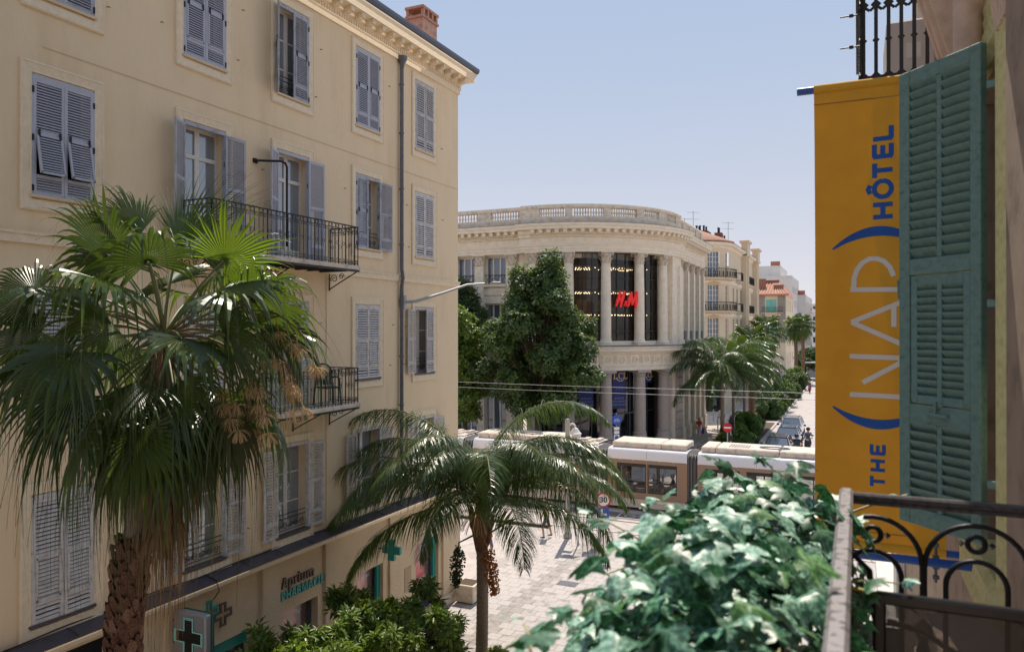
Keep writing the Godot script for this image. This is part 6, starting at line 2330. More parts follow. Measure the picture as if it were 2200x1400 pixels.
# feather leaf: arching midrib with hanging leaflets, starts at the origin and leans out along +x
func feather_frond(elev0: float, bend: float, L: float, leaflet: float, pairs: int, seed_: int, wide := 1.0) -> Array:
	var r := RandomNumberGenerator.new()
	r.seed = seed_
	var g := Geo.new()
	var sg := Geo.new()
	var pts := []
	var rad := []
	var dirs := []
	var p := Vector3.ZERO
	var el := elev0
	var steps := 26
	var yaw := r.randf_range(-0.12, 0.12)
	for i in steps + 1:
		var f := float(i) / steps
		pts.append(p)
		rad.append(lerpf(0.035, 0.005, pow(f, 0.7)))
		var d := Vector3(cos(el) * cos(yaw * f * 2.0), sin(el), cos(el) * sin(yaw * f * 2.0))
		dirs.append(d)
		p += d * (L / steps)
		el -= bend / steps * (0.5 + f)
	sg.tube(pts, rad, 5)
	for i in pairs:
		var f := 0.16 + 0.84 * i / float(pairs - 1)
		var x := f * steps
		var a: int = mini(int(x), steps - 1)
		var o: Vector3 = pts[a].lerp(pts[a + 1], x - a)
		var d: Vector3 = dirs[a]
		var side := d.cross(Vector3.UP).normalized()
		var up := side.cross(d).normalized()
		var ll := leaflet * sin(PI * clampf(0.12 + f * 0.8, 0, 1)) * r.randf_range(0.85, 1.12)
		for sx in [-1.0, 1.0]:
			for tier in 1:
				var lift := r.randf_range(-0.2, 0.75)
				var dv: Vector3 = (side * sx * r.randf_range(0.75, 1.0) + d * r.randf_range(0.35, 0.75) + up * lift).normalized()
				var wd := (dv.cross(Vector3.UP)).normalized() * 0.5 + d * 0.3
				wd = wd.normalized()
				var c := o
				var prev := []
				var w0 := r.randf_range(0.009, 0.014) * wide
				var hang := r.randf_range(0.75, 1.25)
				var kk := 4
				for k in kk + 1:
					var h := float(k) / kk
					var w := w0 * (1.0 - pow(h, 2.2)) * (0.55 + 1.4 * minf(h, 0.32)) + 0.0012
					var now := [c - wd * w, c + wd * w]
					if k > 0:
						g.quad(prev[0], prev[1], now[1], now[0])
					prev = now
					dv = (dv + Vector3.DOWN * hang * 0.42).normalized()
					c += dv * (ll / kk)
	return [g.mesh(), sg.mesh()]

func build_palms() -> void:
	var fan_mats := [M.fan_leaf, M.fan_leaf_c, M.fan_leaf]
	# camera-facing directions as azimuths: 0 = +x; az turns from +x towards -z
	# ---- big fan palm opposite
	var P := thing("fan_palm", "large fan palm with a shaggy brown skirt in front of the cream house", "palm tree", Vector3(-8.98, 0, -6.82))
	var g := Geo.new()
	var tp := []
	var tr := []
	for i in 21:
		var f := i / 20.0
		tp.append(Vector3(0.06 + 0.72 * f * f, f * 8.5, -0.27 * f * f))
		tr.append(lerpf(0.165, 0.15, f) + (0.09 * exp(-i * 0.7)))
	g.tube(tp, tr, 16)
	part(P, "trunk", g, M.palm_bark)
	var heart: Vector3 = tp[-1] + Vector3(0, 0.15, 0)
	# leaf bases: overlapping woody scales that point up and out
	var bshape := []
	for k in 3:
		var b := Geo.new()
		var w := 0.085 + k * 0.010
		var hgt := 0.20 + k * 0.03
		# a keeled scale, wide at the foot, split at the tip
		var pl := [Vector3(-w, 0, 0.0), Vector3(0, -0.03, 0.045), Vector3(w, 0, 0.0)]
		var pm := [Vector3(-w * 0.72, hgt * 0.5, 0.05), Vector3(0, hgt * 0.45, 0.095), Vector3(w * 0.72, hgt * 0.5, 0.05)]
		var pt := [Vector3(-w * 0.30, hgt, 0.085), Vector3(0.01, hgt * 0.86, 0.10), Vector3(w * 0.34, hgt * 0.97, 0.08)]
		for e in 2:
			b.quad(pl[e], pl[e + 1], pm[e + 1], pm[e])
			b.quad(pm[e], pm[e + 1], pt[e + 1], pt[e])
			b.quad(pt[e], pt[e + 1], pm[e + 1] + Vector3(0, 0.06, -0.05), pm[e] + Vector3(0, 0.06, -0.05))
		bshape.append(b.mesh())
	for row in 16:
		for k in 9:
			var y := 3.6 + row * 0.155
			if y > 6.0:
				continue
			var a := TAU * (k + 0.5 * (row % 2)) / 9.0 + rnd(-0.08, 0.08)
			var f := y / 8.5
			var c := Vector3(0.06 + 0.72 * f * f, y, -0.27 * f * f)
			var rr := lerpf(0.165, 0.15, f) - 0.02
			var bs := Basis(Vector3.UP, a) * Basis(Vector3.RIGHT, rnd(-0.1, 0.12))
			part(P, "leaf_base", bshape[(row + k) % 3], M.boot_brown if (row * 5 + k * 3) % 4 else M.boot_pale, c + Vector3(sin(a), 0, cos(a)) * rr, bs.scaled_local(Vector3.ONE * rnd(0.9, 1.2)))
	# leaves set by where their hub stands from the heart: to the right of the street view, up, towards the balcony; then blade length, twist from facing the balcony, droop, spread
	var rt := Vector3(0.91, 0, -0.415)
	var nr := Vector3(0.415, 0, 0.91)
	var heroes := [
		[0.74, 1.02, -0.15, 0.95, 0.15, 0.16, 2.3],
		[0.10, 1.2, -0.25, 1.35, -0.1, 0.04, 0.8],
		[-0.35, 1.35, 0.0, 1.15, 0.9, 0.40, 1.0],
		[-0.70, 1.08, 0.10, 1.25, -0.5, 0.38, 1.9],
		[-0.22, 0.18, 0.85, 1.08, 0.75, 0.30, 1.75],
		[1.20, 0.50, 0.25, 1.15, 0.7, 0.75, 1.9],
		[1.00, 0.05, 0.6, 1.15, 0.5, 0.8, 1.9],
		[-1.55, 0.55, 0.2, 1.15, 0.6, 0.7, 1.9],
		[-1.30, 0.0, 0.5, 1.1, 0.5, 0.7, 1.9],
		[0.45, -0.55, 0.75, 1.3, 0.3, 0.55, 1.3],
		[-0.65, -0.45, 0.75, 1.3, -0.3, 0.6, 1.4],
		[0.05, -0.5, 0.85, 1.2, 0.1, 0.6, 1.2],
		[0.60, 0.75, -0.7, 1.05, 0.3, 0.3, 1.9],
		[-0.35, 0.75, -0.9, 1.05, 0.2, 0.3, 1.9]]
	for i in heroes.size():
		var h = heroes[i]
		var hub: Vector3 = rt * h[0] + Vector3.UP * h[1] + nr * h[2]
		var flat := Vector2(hub.x, -hub.z)
		var az := flat.angle()
		var bend := 0.35
		var el := atan2(hub.y, flat.length()) + bend * 0.5
		var dl := Vector3(cos(el - bend), sin(el - bend), 0)
		var cam := nr.rotated(Vector3.UP, -az) + Vector3(0, 0.03, 0)
		var pj := (cam - dl * cam.dot(dl)).normalized()
		var roll := Vector3(-dl.y, dl.x, 0).signed_angle_to(pj, dl)
		var fr := fan_frond(el, bend, hub.length() * 1.01, h[3], roll + h[4], h[5], 100 + i, 42, h[6])
		put_fan(P, fr, heart, az, M.fan_leaf_b if i == 0 else (M.fan_leaf_c if i in [1, 2, 4, 5] else M.fan_leaf), M.petiole)
	var k2 := 0
	for ring in [[62, 0.3, 3, 1.3, 0.7, 75], [38, 0.5, 6, 1.35, 0.75, 50], [12, 0.5, 7, 1.45, 0.8, 15], [-20, 0.45, 8, 1.35, 0.9, 40], [-46, 0.3, 9, 1.1, 0.9, 5], [-62, 0.15, 8, 1.0, 0.9, 25]]:
		for i in ring[2]:
			var az: float = ring[5] + 360.0 * i / ring[2] + rnd(-12, 12)
			var fr := fan_frond(deg_to_rad(ring[0] + rnd(-8, 8)), ring[1] + rnd(-0.1, 0.2), ring[3] * rnd(0.85, 1.1), rnd(0.92, 1.12), rnd(-0.7, 0.7), ring[4] * rnd(0.8, 1.15), 200 + k2, 30)
			put_fan(P, fr, heart + Vector3(0, -0.1 if ring[0] < 0 else 0.05, 0), deg_to_rad(az), [M.fan_leaf, M.fan_leaf, M.fan_leaf_c, M.fan_leaf_old][k2 % 4] if ring[0] < 0 else fan_mats[k2 % 3], M.petiole)
			k2 += 1
	# dead skirt
	for i in 20:
		var az := 360.0 * i / 10.0 + rnd(-12, 12) if i < 8 else rnd(-70, 50)
		var fr := fan_frond(deg_to_rad(rnd(-70, -58)), 0.35, rnd(0.4, 0.6), rnd(0.7, 1.0), rnd(-1.2, 1.2), rnd(1.0, 1.4), 400 + i, 12, 0.7)
		put_fan(P, fr, heart + Vector3(0, -0.55 - 0.5 * (i % 3), 0), deg_to_rad(az), M.dead_leaf, M.stalk_brown, "dead_frond")
	# flowering stalks that arch out to the right, ending in straw-coloured sprays
	for i in 9:
		var az := deg_to_rad([20.0, 12.0, 2.0, 30.0, -8.0, 200.0, 225.0, 24.0, 36.0][i])
		var len: float = [2.6, 2.5, 2.3, 2.35, 2.1, 2.3, 2.2, 2.0, 1.9][i]
		var pts := []
		var el := deg_to_rad([48.0, 36.0, 26.0, 30.0, 20.0, 42.0, 30.0, 5.0, 15.0][i])
		var p := Vector3.ZERO
		var out := Vector3(cos(az), 0, -sin(az))
		for k in 15:
			pts.append(p)
			p += (out * cos(el) + Vector3.UP * sin(el)) * len / 14.0
			el -= 0.155
		g = Geo.new()
		var rad := []
		for k in 15:
			rad.append(lerpf(0.022, 0.008, k / 14.0))
		g.tube(pts, rad, 6)
		var fs := part(P, "flower_stalk", g, M.stalk_brown, heart)
		var tg := Geo.new()
		var count := 5 if i < 5 or i > 6 else 1
		for t in count:
			var o: Vector3 = pts[clampi(9 + t, 0, 14)] + Vector3(rnd(-0.05, 0.05), rnd(-0.05, 0), rnd(-0.05, 0.05))
			var hang: Vector3 = o + Vector3(rnd(-0.06, 0.06), -rnd(0.1, 0.3), rnd(-0.06, 0.06)) + out * 0.05
			tg.tube([o, hang], 0.006, 4, false)
			for s in 46:
				var dv := Vector3(rnd(-1, 1), rnd(-1.3, 0.15), rnd(-1, 1)).normalized() + out * 0.25
				var c := hang
				var prev := c
				var wv := dv.cross(Vector3(rnd(-1, 1), rnd(-1, 1), rnd(-1, 1))).normalized()
				var w := 0.0035
				for k in 3:
					var nx := c + dv * 0.055
					dv = (dv + Vector3.DOWN * 0.45).normalized()
					tg.quad(c - wv * w, c + wv * w, nx + wv * w * 0.9, nx - wv * w * 0.9)
					c = nx
		part(fs, "straw_spray", tg, M.flower_straw)
	# long dry blade hanging in front of the crown
	g = Geo.new()
	for s in 3:
		var pts := []
		for k in 9:
			pts.append(heart + Vector3(0.32 + 0.02 * sin(k + s) + s * 0.05, 0.15 - k * 0.27, 0.42 + 0.03 * cos(k * 1.3 + s)))
		g.tube(pts, [0.01, 0.014, 0.018, 0.014, 0.022, 0.03, 0.026, 0.02, 0.004], 5, true, 0.4)
	part(P, "dry_blade", g, M.dead_leaf)
	# ---- feathery palm in the middle
	var Q := thing("feather_palm", "feathery arching palm with ringed trunk and orange fruit in the middle of the street", "palm tree", Vector3(-8.7, 0, -17.2))
	feather_palm(Q, 3.75, 4.7, 24, 0.90, 210, true, 7)
	# ---- palms along the avenue
	var far_fr := []
	for i in 6:
		far_fr.append(feather_frond(deg_to_rad([70.0, 55.0, 42.0, 30.0, 15.0, 0.0][i]), [1.9, 2.0, 1.9, 1.8, 1.6, 1.4][i], 4.9, 1.05, 110, 60 + i, 2.0))
	var far_fan := []
	for i in 6:
		far_fan.append(fan_frond(deg_to_rad([75.0, 50.0, 25.0, 0.0, -25.0, -50.0][i]), 0.4, 1.1, 1.15, 0.2, 0.7, 80 + i, 18))
	var dead_fan := fan_frond(deg_to_rad(-70), 0.2, 0.6, 1.0, 0.2, 1.2, 95, 12, 1.0)
	for a in [[Vector3(-9.0, 0, -56.6), 5.0, "nearest feathery palm on the avenue beside the no-entry sign", 0.30, 1.0], [Vector3(-9.15, 0, -63.0), 5.4, "second feathery palm on the avenue, thin pale trunk", 0.24, 0.9], [Vector3(-8.9, 0, -67.6), 5.0, "third feathery palm on the avenue, beside the rough fan palm trunk", 0.22, 0.9]]:
		var F := thing("avenue_feather_palm", a[2], "palm tree", a[0], 0.0, "feathery palms along the avenue")
		ringed_trunk(F, a[1], a[3] * 0.5)
		for i in 32:
			var o := part(F, "frond", far_fr[(i * 5) % 6][0], M.feather_leaf, Vector3(0, a[1] + 0.6, 0), Basis(Vector3.UP, i * 2.399 + 0.4).scaled_local(Vector3.ONE * a[4] * rnd(0.85, 1.1)))
			part(o, "midrib", far_fr[(i * 5) % 6][1], M.petiole)
	for a in [[Vector3(-8.77, 0, -71.1), 7.2, "rough-trunked fan palm rising behind the avenue's feathery palms", 0.26, 1.25], [Vector3(-9.3, 0, -90.0), 8.4, "tall fan palm halfway down the avenue with bushy crown", 0.22, 1.25], [Vector3(-9.3, 0, -132.9), 8.9, "left one of the two close fan palms far down the avenue", 0.26, 1.25], [Vector3(-8.1, 0, -130.9), 9.4, "right one of the two close fan palms far down the avenue", 0.26, 1.25]]:
		var F := thing("avenue_fan_palm", a[2], "palm tree", a[0], 0.0, "fan palms along the avenue")
		g = Geo.new()
		var pts := []
		var rr := []
		for i in 40:
			pts.append(Vector3(0.12 * sin(i * 0.09), a[1] * i / 39.0, 0))
			rr.append(a[3] * (1.0 + 0.16 * (i % 2)) * (1.25 if i < 3 else 1.0))
		g.tube(pts, rr, 9)
		part(F, "trunk", g, M.boot_pale)
		for i in 34:
			var e := (i * 7) % 6
			var o := part(F, "frond", far_fan[e][0], M.fan_leaf_c if i % 3 else M.fan_leaf, Vector3(0, a[1], 0), Basis(Vector3.UP, i * 2.399).scaled_local(Vector3.ONE * a[4] * rnd(0.85, 1.1)))
			part(o, "leaf_stalk", far_fan[e][1], M.petiole)
		for i in 10:
			part(F, "dead_frond", dead_fan[0], M.dead_leaf, Vector3(0, a[1] - 0.3 - 0.3 * (i % 3), 0), Basis(Vector3.UP, i * 0.63))

func ringed_trunk(Q: Node3D, h: float, r: float) -> void:
	var g := Geo.new()
	var pts := []
	var rr := []
	var cnt := int(h / 0.045)
	for i in cnt:
		var f := float(i) / cnt
		pts.append(Vector3(0.05 * sin(f * 3.0), f * h, 0.03 * sin(f * 4.0)))
		rr.append(r * (1.0 + 0.10 * exp(-f * 9.0) - 0.1 * f + (0.055 if i % 3 == 0 else 0.0)))
	g.tube(pts, rr, 16)
	part(Q, "trunk", g, M.palm_bark)

func feather_palm(Q: Node3D, h: float, L: float, fronds: int, leaflet: float, pairs: int, fruit: bool, seed_: int) -> void:
	ringed_trunk(Q, h - 0.45, 0.155)
	var g := Geo.new()
	# woody crown of old leaf sheaths
	g.lathe([Vector2(0.14, h - 0.6), Vector2(0.19, h - 0.35), Vector2(0.25, h - 0.05), Vector2(0.23, h + 0.2), Vector2(0.13, h + 0.55), Vector2(0.05, h + 0.8)], 14)
	for k in 9:
		var a := TAU * k / 9.0 + 0.2 * (k % 2)
		var d := Vector3(cos(a), 0, -sin(a))
		var y := h - 0.55 + 0.07 * k
		g.tube([d * 0.12 + Vector3(0, y, 0), d * 0.23 + Vector3(0, y + 0.25, 0), d * 0.27 + Vector3(0, y + 0.5, 0), d * 0.36 + Vector3(0, y + 0.8, 0)], [0.06, 0.085, 0.05, 0.02], 6, true, 0.6)
	part(Q, "leaf_sheaths", g, M.boot_pale)
	var at := Vector3(0, h + 0.65, 0)
	# az, elevation, bend, length: the arches seen against the street, then a full round crown
	var list := [[24.0, 84.0, 2.5, 4.0], [200.0, 72.0, 2.3, 4.3], [205.0, 46.0, 2.0, 4.2], [212.0, 24.0, 1.8, 3.9], [8.0, 56.0, 2.2, 4.0], [30.0, 38.0, 1.9, 3.6], [-20.0, 60.0, 2.3, 3.6], [-60.0, 62.0, 2.4, 3.4], [250.0, 60.0, 2.4, 3.5], [75.0, 42.0, 2.0, 3.6], [120.0, 45.0, 2.0, 3.6], [165.0, 40.0, 2.0, 3.6], [-85.0, 76.0, 2.6, 3.3], [0.0, 72.0, 2.5, 3.5], [18.0, 8.0, 1.5, 3.2], [222.0, 2.0, 1.4, 3.4], [-40.0, 30.0, 2.0, 3.1], [275.0, 36.0, 2.1, 3.1], [190.0, 60.0, 2.4, 4.0], [16.0, 68.0, 2.6, 3.9], [235.0, 50.0, 2.2, 3.8], [-10.0, 42.0, 2.1, 3.8], [-30.0, 78.0, 2.6, 3.5], [260.0, 78.0, 2.5, 3.4]]
	for i in fronds:
		var a = list[i % list.size()]
		var fr := feather_frond(deg_to_rad(a[1]), a[2], a[3] * L / 3.9, leaflet, pairs, seed_ * 100 + i)
		var o := part(Q, "frond", fr[0], M.feather_leaf, at + Vector3(0, rnd(-0.15, 0.15), 0), Basis(Vector3.UP, deg_to_rad(a[0])))
		part(o, "midrib", fr[1], M.petiole)
	if not fruit:
		return
	# boat-shaped spathe and hanging fruit
	g = Geo.new()
	g.tube([Vector3(0.15, h - 0.2, 0.12), Vector3(0.45, h + 0.02, 0.12), Vector3(0.80, h + 0.26, 0.05), Vector3(1.1, h + 0.36, -0.02)], [0.02, 0.055, 0.075, 0.004], 8, true, 0.45)
	part(Q, "spathe", g, M.boot_pale)
	g = Geo.new()
	g.tube([Vector3(0.05, h + 0.1, 0.25), Vector3(0.06, h + 0.5, 0.33), Vector3(0.03, h + 0.95, 0.36)], [0.03, 0.085, 0.004], 8, true, 0.5)
	part(Q, "spathe", g, M.fruit_orange)
	for c in [[Vector3(-0.45, h - 0.35, 0.35), Vector3(-0.52, h - 1.45, 0.4), "fruit_green", 0.15], [Vector3(0.28, h - 0.35, 0.25), Vector3(0.52, h - 1.55, 0.3), "fruit_orange", 0.17]]:
		g = Geo.new()
		g.tube([Vector3(0, h - 0.1, 0.1), c[0], c[0].lerp(c[1], 0.5), c[1]], [0.03, 0.02, 0.015, 0.006], 6)
		for k in 420:
			var f := rnd(0.12, 1.0)
			var o: Vector3 = c[0].lerp(c[1], f) + Vector3(rnd(-1, 1), rnd(-0.5, 0.5), rnd(-1, 1)) * c[3] * (0.55 + 0.45 * sin(f * PI))
			var s := 0.028
			g.lathe([Vector2(0, -s), Vector2(s, 0), Vector2(0, s)], 5, o)
		part(Q, "fruit_cluster", g, M[c[2]])
	# yellow flower sprays below the heart
	g = Geo.new()
	for k in 40:
		var p := Vector3(0.02, h + 0.45, 0.22)
		var dv := Vector3(rnd(-0.9, 0.9), rnd(-0.8, 0.6), rnd(0.2, 0.9)).normalized()
		var pts := [p]
		for s in 5:
			p += dv * 0.13
			dv = (dv + Vector3.DOWN * 0.3).normalized()
			pts.append(p)
		g.tube(pts, 0.006, 4, false)
	part(Q, "flower_spray", g, M.flower_straw)

# a twig with a few leaves; many copies make a crown
func leaf_spray(cnt: int, len: float, wid: float, seed_: int, narrow := false) -> ArrayMesh:
	var r := RandomNumberGenerator.new()
	r.seed = seed_
	var g := Geo.new()
	for i in cnt:
		var a := TAU * i / cnt + r.randf_range(-0.5, 0.5)
		var e := r.randf_range(-0.5, 0.9)
		var d := Vector3(cos(a) * cos(e), sin(e), sin(a) * cos(e))
		var sd := d.cross(Vector3(r.randf_range(-0.4, 0.4), 1, r.randf_range(-0.4, 0.4))).normalized()
		var up := sd.cross(d).normalized()
		var o := d * len * r.randf_range(0.1, 0.5)
		var L := len * r.randf_range(0.8, 1.15)
		var w := wid * r.randf_range(0.8, 1.15)
		var m := o + d * L * (0.45 if not narrow else 0.4) + up * L * 0.06
		var t := o + d * L - up * L * 0.12
		g.quad(o, m - sd * w - up * w * 0.25, t, m)
		g.quad(o, m, t, m + sd * w - up * w * 0.25)
	return g.mesh()

func crown(parent: Node3D, lobes: Array, copies_: int, mesh: ArrayMesh, m: Material, size0: float, size1: float, called := "crown") -> void:
	var mmi := MultiMeshInstance3D.new()
	mmi.name = called
	var mm := MultiMesh.new()
	mm.transform_format = MultiMesh.TRANSFORM_3D
	mm.mesh = mesh
	mm.instance_count = copies_
	var total := 0.0
	for l in lobes:
		total += l[1].x * l[1].y + l[1].x * l[1].z
	var at := 0
	for li in lobes.size():
		var l = lobes[li]
		var share: int = int(round(copies_ * (l[1].x * l[1].y + l[1].x * l[1].z) / total)) if li < lobes.size() - 1 else copies_ - at
		for i in share:
			if at >= copies_:
				break
			var d := Vector3(rng.randfn(), rng.randfn(), rng.randfn()).normalized()
			var rr := pow(rnd(0.12, 1.0), 0.42)
			var p: Vector3 = l[0] + d * l[1] * rr * (1.0 + 0.12 * sin(d.x * 7.0 + li) * cos(d.y * 6.0))
			var bs := Basis(Vector3.UP, rnd(0, TAU)) * Basis(Vector3.RIGHT, rnd(-0.6, 0.6))
			bs = Basis(Quaternion(Vector3.UP, (d * 0.7 + Vector3.UP * 0.6).normalized())) * bs
			var s := rnd(size0, size1)
			mm.set_instance_transform(at, Transform3D(bs.scaled_local(Vector3.ONE * s), p))
			at += 1
	mmi.multimesh = mm
	mmi.material_override = m
	parent.add_child(mmi, true)
	mmi.set_meta("kind", "stuff")

func limbs(parent: Node3D, base: Vector3, fork: Vector3, lobes: Array, r0: float) -> void:
	var g := Geo.new()
	var pts := []
	var rr := []
	for i in 9:
		var f := i / 8.0
		pts.append(base.lerp(fork, f) + Vector3(0.06 * sin(f * 5.0), 0, 0.05 * cos(f * 4.0)))
		rr.append(lerpf(r0, r0 * 0.65, f) + r0 * 0.35 * exp(-f * 8.0))
	g.tube(pts, rr, 10)
	part(parent, "trunk", g, M.bark)
	g = Geo.new()
	for l in lobes:
		var c: Vector3 = l[0]
		var mid := fork.lerp(c, 0.5) + Vector3(rnd(-0.2, 0.2), 0.15, rnd(-0.2, 0.2))
		g.tube([fork - Vector3(0, 0.1, 0), mid, c], [r0 * 0.42, r0 * 0.26, r0 * 0.08], 6)
		for k in 3:
			var e: Vector3 = c + Vector3(rnd(-1, 1), rnd(-0.4, 1), rnd(-1, 1)) * l[1] * 0.6
			g.tube([mid, mid.lerp(e, 0.6) + Vector3(0, 0.08, 0), e], [r0 * 0.16, r0 * 0.1, r0 * 0.03], 5)
	part(parent, "limbs", g, M.bark)

func lobes_in(center: Vector3, half: Vector3, cnt: int, rad: float, taper := 0.35) -> Array:
	var out := []
	for i in cnt:
		var y := -1.0 + 2.0 * (i + 0.5) / cnt
		var wide := sqrt(maxf(0.05, 1.0 - y * y)) * (1.0 - taper * maxf(0.0, y))
		var a := i * 2.399 + rnd(-0.3, 0.3)
		var f := rnd(0.45, 0.85)
		var c := center + Vector3(cos(a) * half.x * wide * f, y * half.y * 0.82, sin(a) * half.z * wide * f)
		var r := rad * rnd(0.75, 1.2)
		out.append([c, Vector3(r, r * 0.78, r)])
	return out

func build_trees() -> void:
	var broad := leaf_spray(7, 0.19, 0.062, 1)
	var broad2 := leaf_spray(8, 0.17, 0.058, 2)
	var slim := leaf_spray(9, 0.15, 0.023, 3, true)
	# broad dark tree before the store
	var T := thing("broadleaf_tree", "broad dark green tree in front of the store's round corner", "tree", Vector3(-18.3, 0, -43.9))
	var lb := lobes_in(Vector3(0.3, 7.9, 0), Vector3(4.1, 5.0, 3.4), 30, 1.15, 0.40)
	lb.append([Vector3(0.9, 12.7, 0), Vector3(0.8, 1.1, 0.8)])
	lb.append([Vector3(-0.9, 12.0, 0.4), Vector3(0.9, 0.9, 0.8)])
	lb.append([Vector3(-3.6, 6.2, 0.4), Vector3(1.1, 0.8, 1.0)])
	lb.append([Vector3(3.4, 5.9, 0.6), Vector3(1.3, 0.8, 1.2)])
	limbs(T, Vector3.ZERO, Vector3(0.1, 4.2, 0), lb, 0.26)
	crown(T, lb, 6400, broad, M.tree_leaf, 0.8, 1.5)
	crown(T, lb, 1000, broad2, M.citrus_leaf, 0.7, 1.3)
	# light tree at the corner of the cream house
	T = thing("broadleaf_tree", "light yellow-green tree seen past the cream house's corner", "tree", Vector3(-23.6, 0, -44.3))
	lb = lobes_in(Vector3(-0.5, 6.4, 0), Vector3(2.6, 3.9, 2.6), 20, 0.95)
	limbs(T, Vector3.ZERO, Vector3(0, 3.4, 0), lb, 0.2)
	crown(T, lb, 3000, broad2, M.tree_leaf_light, 0.8, 1.3)
	crown(T, lb, 1400, broad, M.citrus_leaf, 0.8, 1.2)
	T = thing("broadleaf_tree", "tall dark tree behind the light tree at the house corner", "tree", Vector3(-25.6, 0, -47.0))
	lb = lobes_in(Vector3(0, 8.6, 0), Vector3(2.6, 3.9, 2.0), 16, 1.15, 0.6)
	limbs(T, Vector3.ZERO, Vector3(0, 4.4, 0), lb, 0.22)
	crown(T, lb, 3600, broad, M.tree_leaf, 0.8, 1.3)
	# small orange trees in the street below
	for a in [[Vector3(-9.05, 0, -13.6), Vector3(1.7, 1.05, 1.75), 1.72, 44, 5200, "glossy bushy citrus tree at the foot of the feathery palm"], [Vector3(-9.5, 0, -11.0), Vector3(1.1, 0.9, 1.1), 1.95, 20, 2000, "lower citrus tree under the pharmacy sign"]]:
		T = thing("citrus_tree", a[5], "tree", a[0], 0.0, "citrus trees in the street")
		lb = lobes_in(Vector3(0, a[2], 0), a[1] * 1.12, a[3], 0.30, 0.1)
		for q in 26:
			var an := q * 2.399
			lb.append([Vector3(cos(an) * a[1].x * rnd(0.2, 1.0), a[2] + a[1].y * rnd(0.55, 1.12), sin(an) * a[1].z * rnd(0.2, 1.0)), Vector3(0.10, rnd(0.18, 0.34), 0.10)])
		limbs(T, Vector3.ZERO, Vector3(0, 0.9, 0), lb, 0.09)
		crown(T, lb, int(a[4] * 0.5), slim, M.citrus_leaf, 0.6, 1.5)
		crown(T, lb, int(a[4] * 0.5), slim, M.tree_leaf_light, 0.6, 1.4)
	T = thing("street_shrub", "small pale green shrub at the feathery palm's foot", "shrub", Vector3(-7.75, 0, -16.2))
	lb = lobes_in(Vector3(0, 0.55, 0), Vector3(0.9, 0.45, 0.9), 9, 0.35)
	crown(T, lb, 1300, slim, M.tree_leaf_light, 0.8, 1.2, "foliage")
	limbs(T, Vector3.ZERO, Vector3(0, 0.2, 0), lb, 0.04)
	# bushes in the bed along the avenue
	var bushes := [[-7.9, -56.0, 1.4, 1.7, "dark round bush by the no-entry sign, nearest the tram"], [-7.7, -60.5, 1.3, 2.0, "tall bush beside the dark car"], [-8.3, -65.0, 1.2, 1.7, "bush behind the tall bush, level with the blue car"], [-7.9, -77.5, 1.5, 2.1, "pale bush past the first gap in the planting bed"], [-7.6, -82.0, 1.4, 2.2, "broad bush before the kerb bend"], [-8.2, -86.5, 1.5, 2.5, "taller bush in the middle of the avenue bed"], [-7.6, -91.5, 1.4, 1.9, "low wide bush beyond the taller bush"], [-8.2, -96.5, 1.6, 2.6, "green bush at the foot of the halfway fan palm"], [-7.4, -101.5, 1.3, 1.6, "greyish low bush at the bed's far end"], [-8.5, -110.5, 1.5, 2.4, "bush at the start of the far planting bed"], [-7.8, -117.0, 1.5, 2.2, "small dark bush near the red scooter"], [-8.6, -124.0, 1.6, 2.6, "bush below the two close fan palms"]]
	for b in bushes:
		T = thing("avenue_bush", b[4], "bush", Vector3(b[0], 0.05, b[1]), 0.0, "bushes along the avenue")
		lb = lobes_in(Vector3(0, b[3] * 0.5, 0), Vector3(b[2], b[3] * 0.5, b[2] * 1.3), 11, b[2] * 0.42, 0.1)
		limbs(T, Vector3.ZERO, Vector3(0, 0.4, 0), lb, 0.06)
		crown(T, lb, 1500, broad2, [M.bush_leaf, M.tree_leaf, M.citrus_leaf][int(b[3] * 10) % 3], 0.7, 1.1, "foliage")
	for b in [[-7.6, -141.0, 5.2, 4.0, "dark round tree closing the avenue on its left"], [-3.5, -146.0, 6.5, 4.6, "dark tree closing the avenue just left of the banner"], [-12.0, -100.5, 4.2, 1.6, "small tree among walkers on the far pavement"]]:
		T = thing("avenue_tree", b[4], "tree", Vector3(b[0], 0, b[1]), 0.0, "trees down the avenue")
		lb = lobes_in(Vector3(0, b[2] * 0.62, 0), Vector3(b[3] * 0.6, b[2] * 0.36, b[3] * 0.6), 14, b[3] * 0.26)
		limbs(T, Vector3.ZERO, Vector3(0, b[2] * 0.4, 0), lb, 0.16)
		crown(T, lb, 2200, broad, M.tree_leaf, 1.3, 2.0)

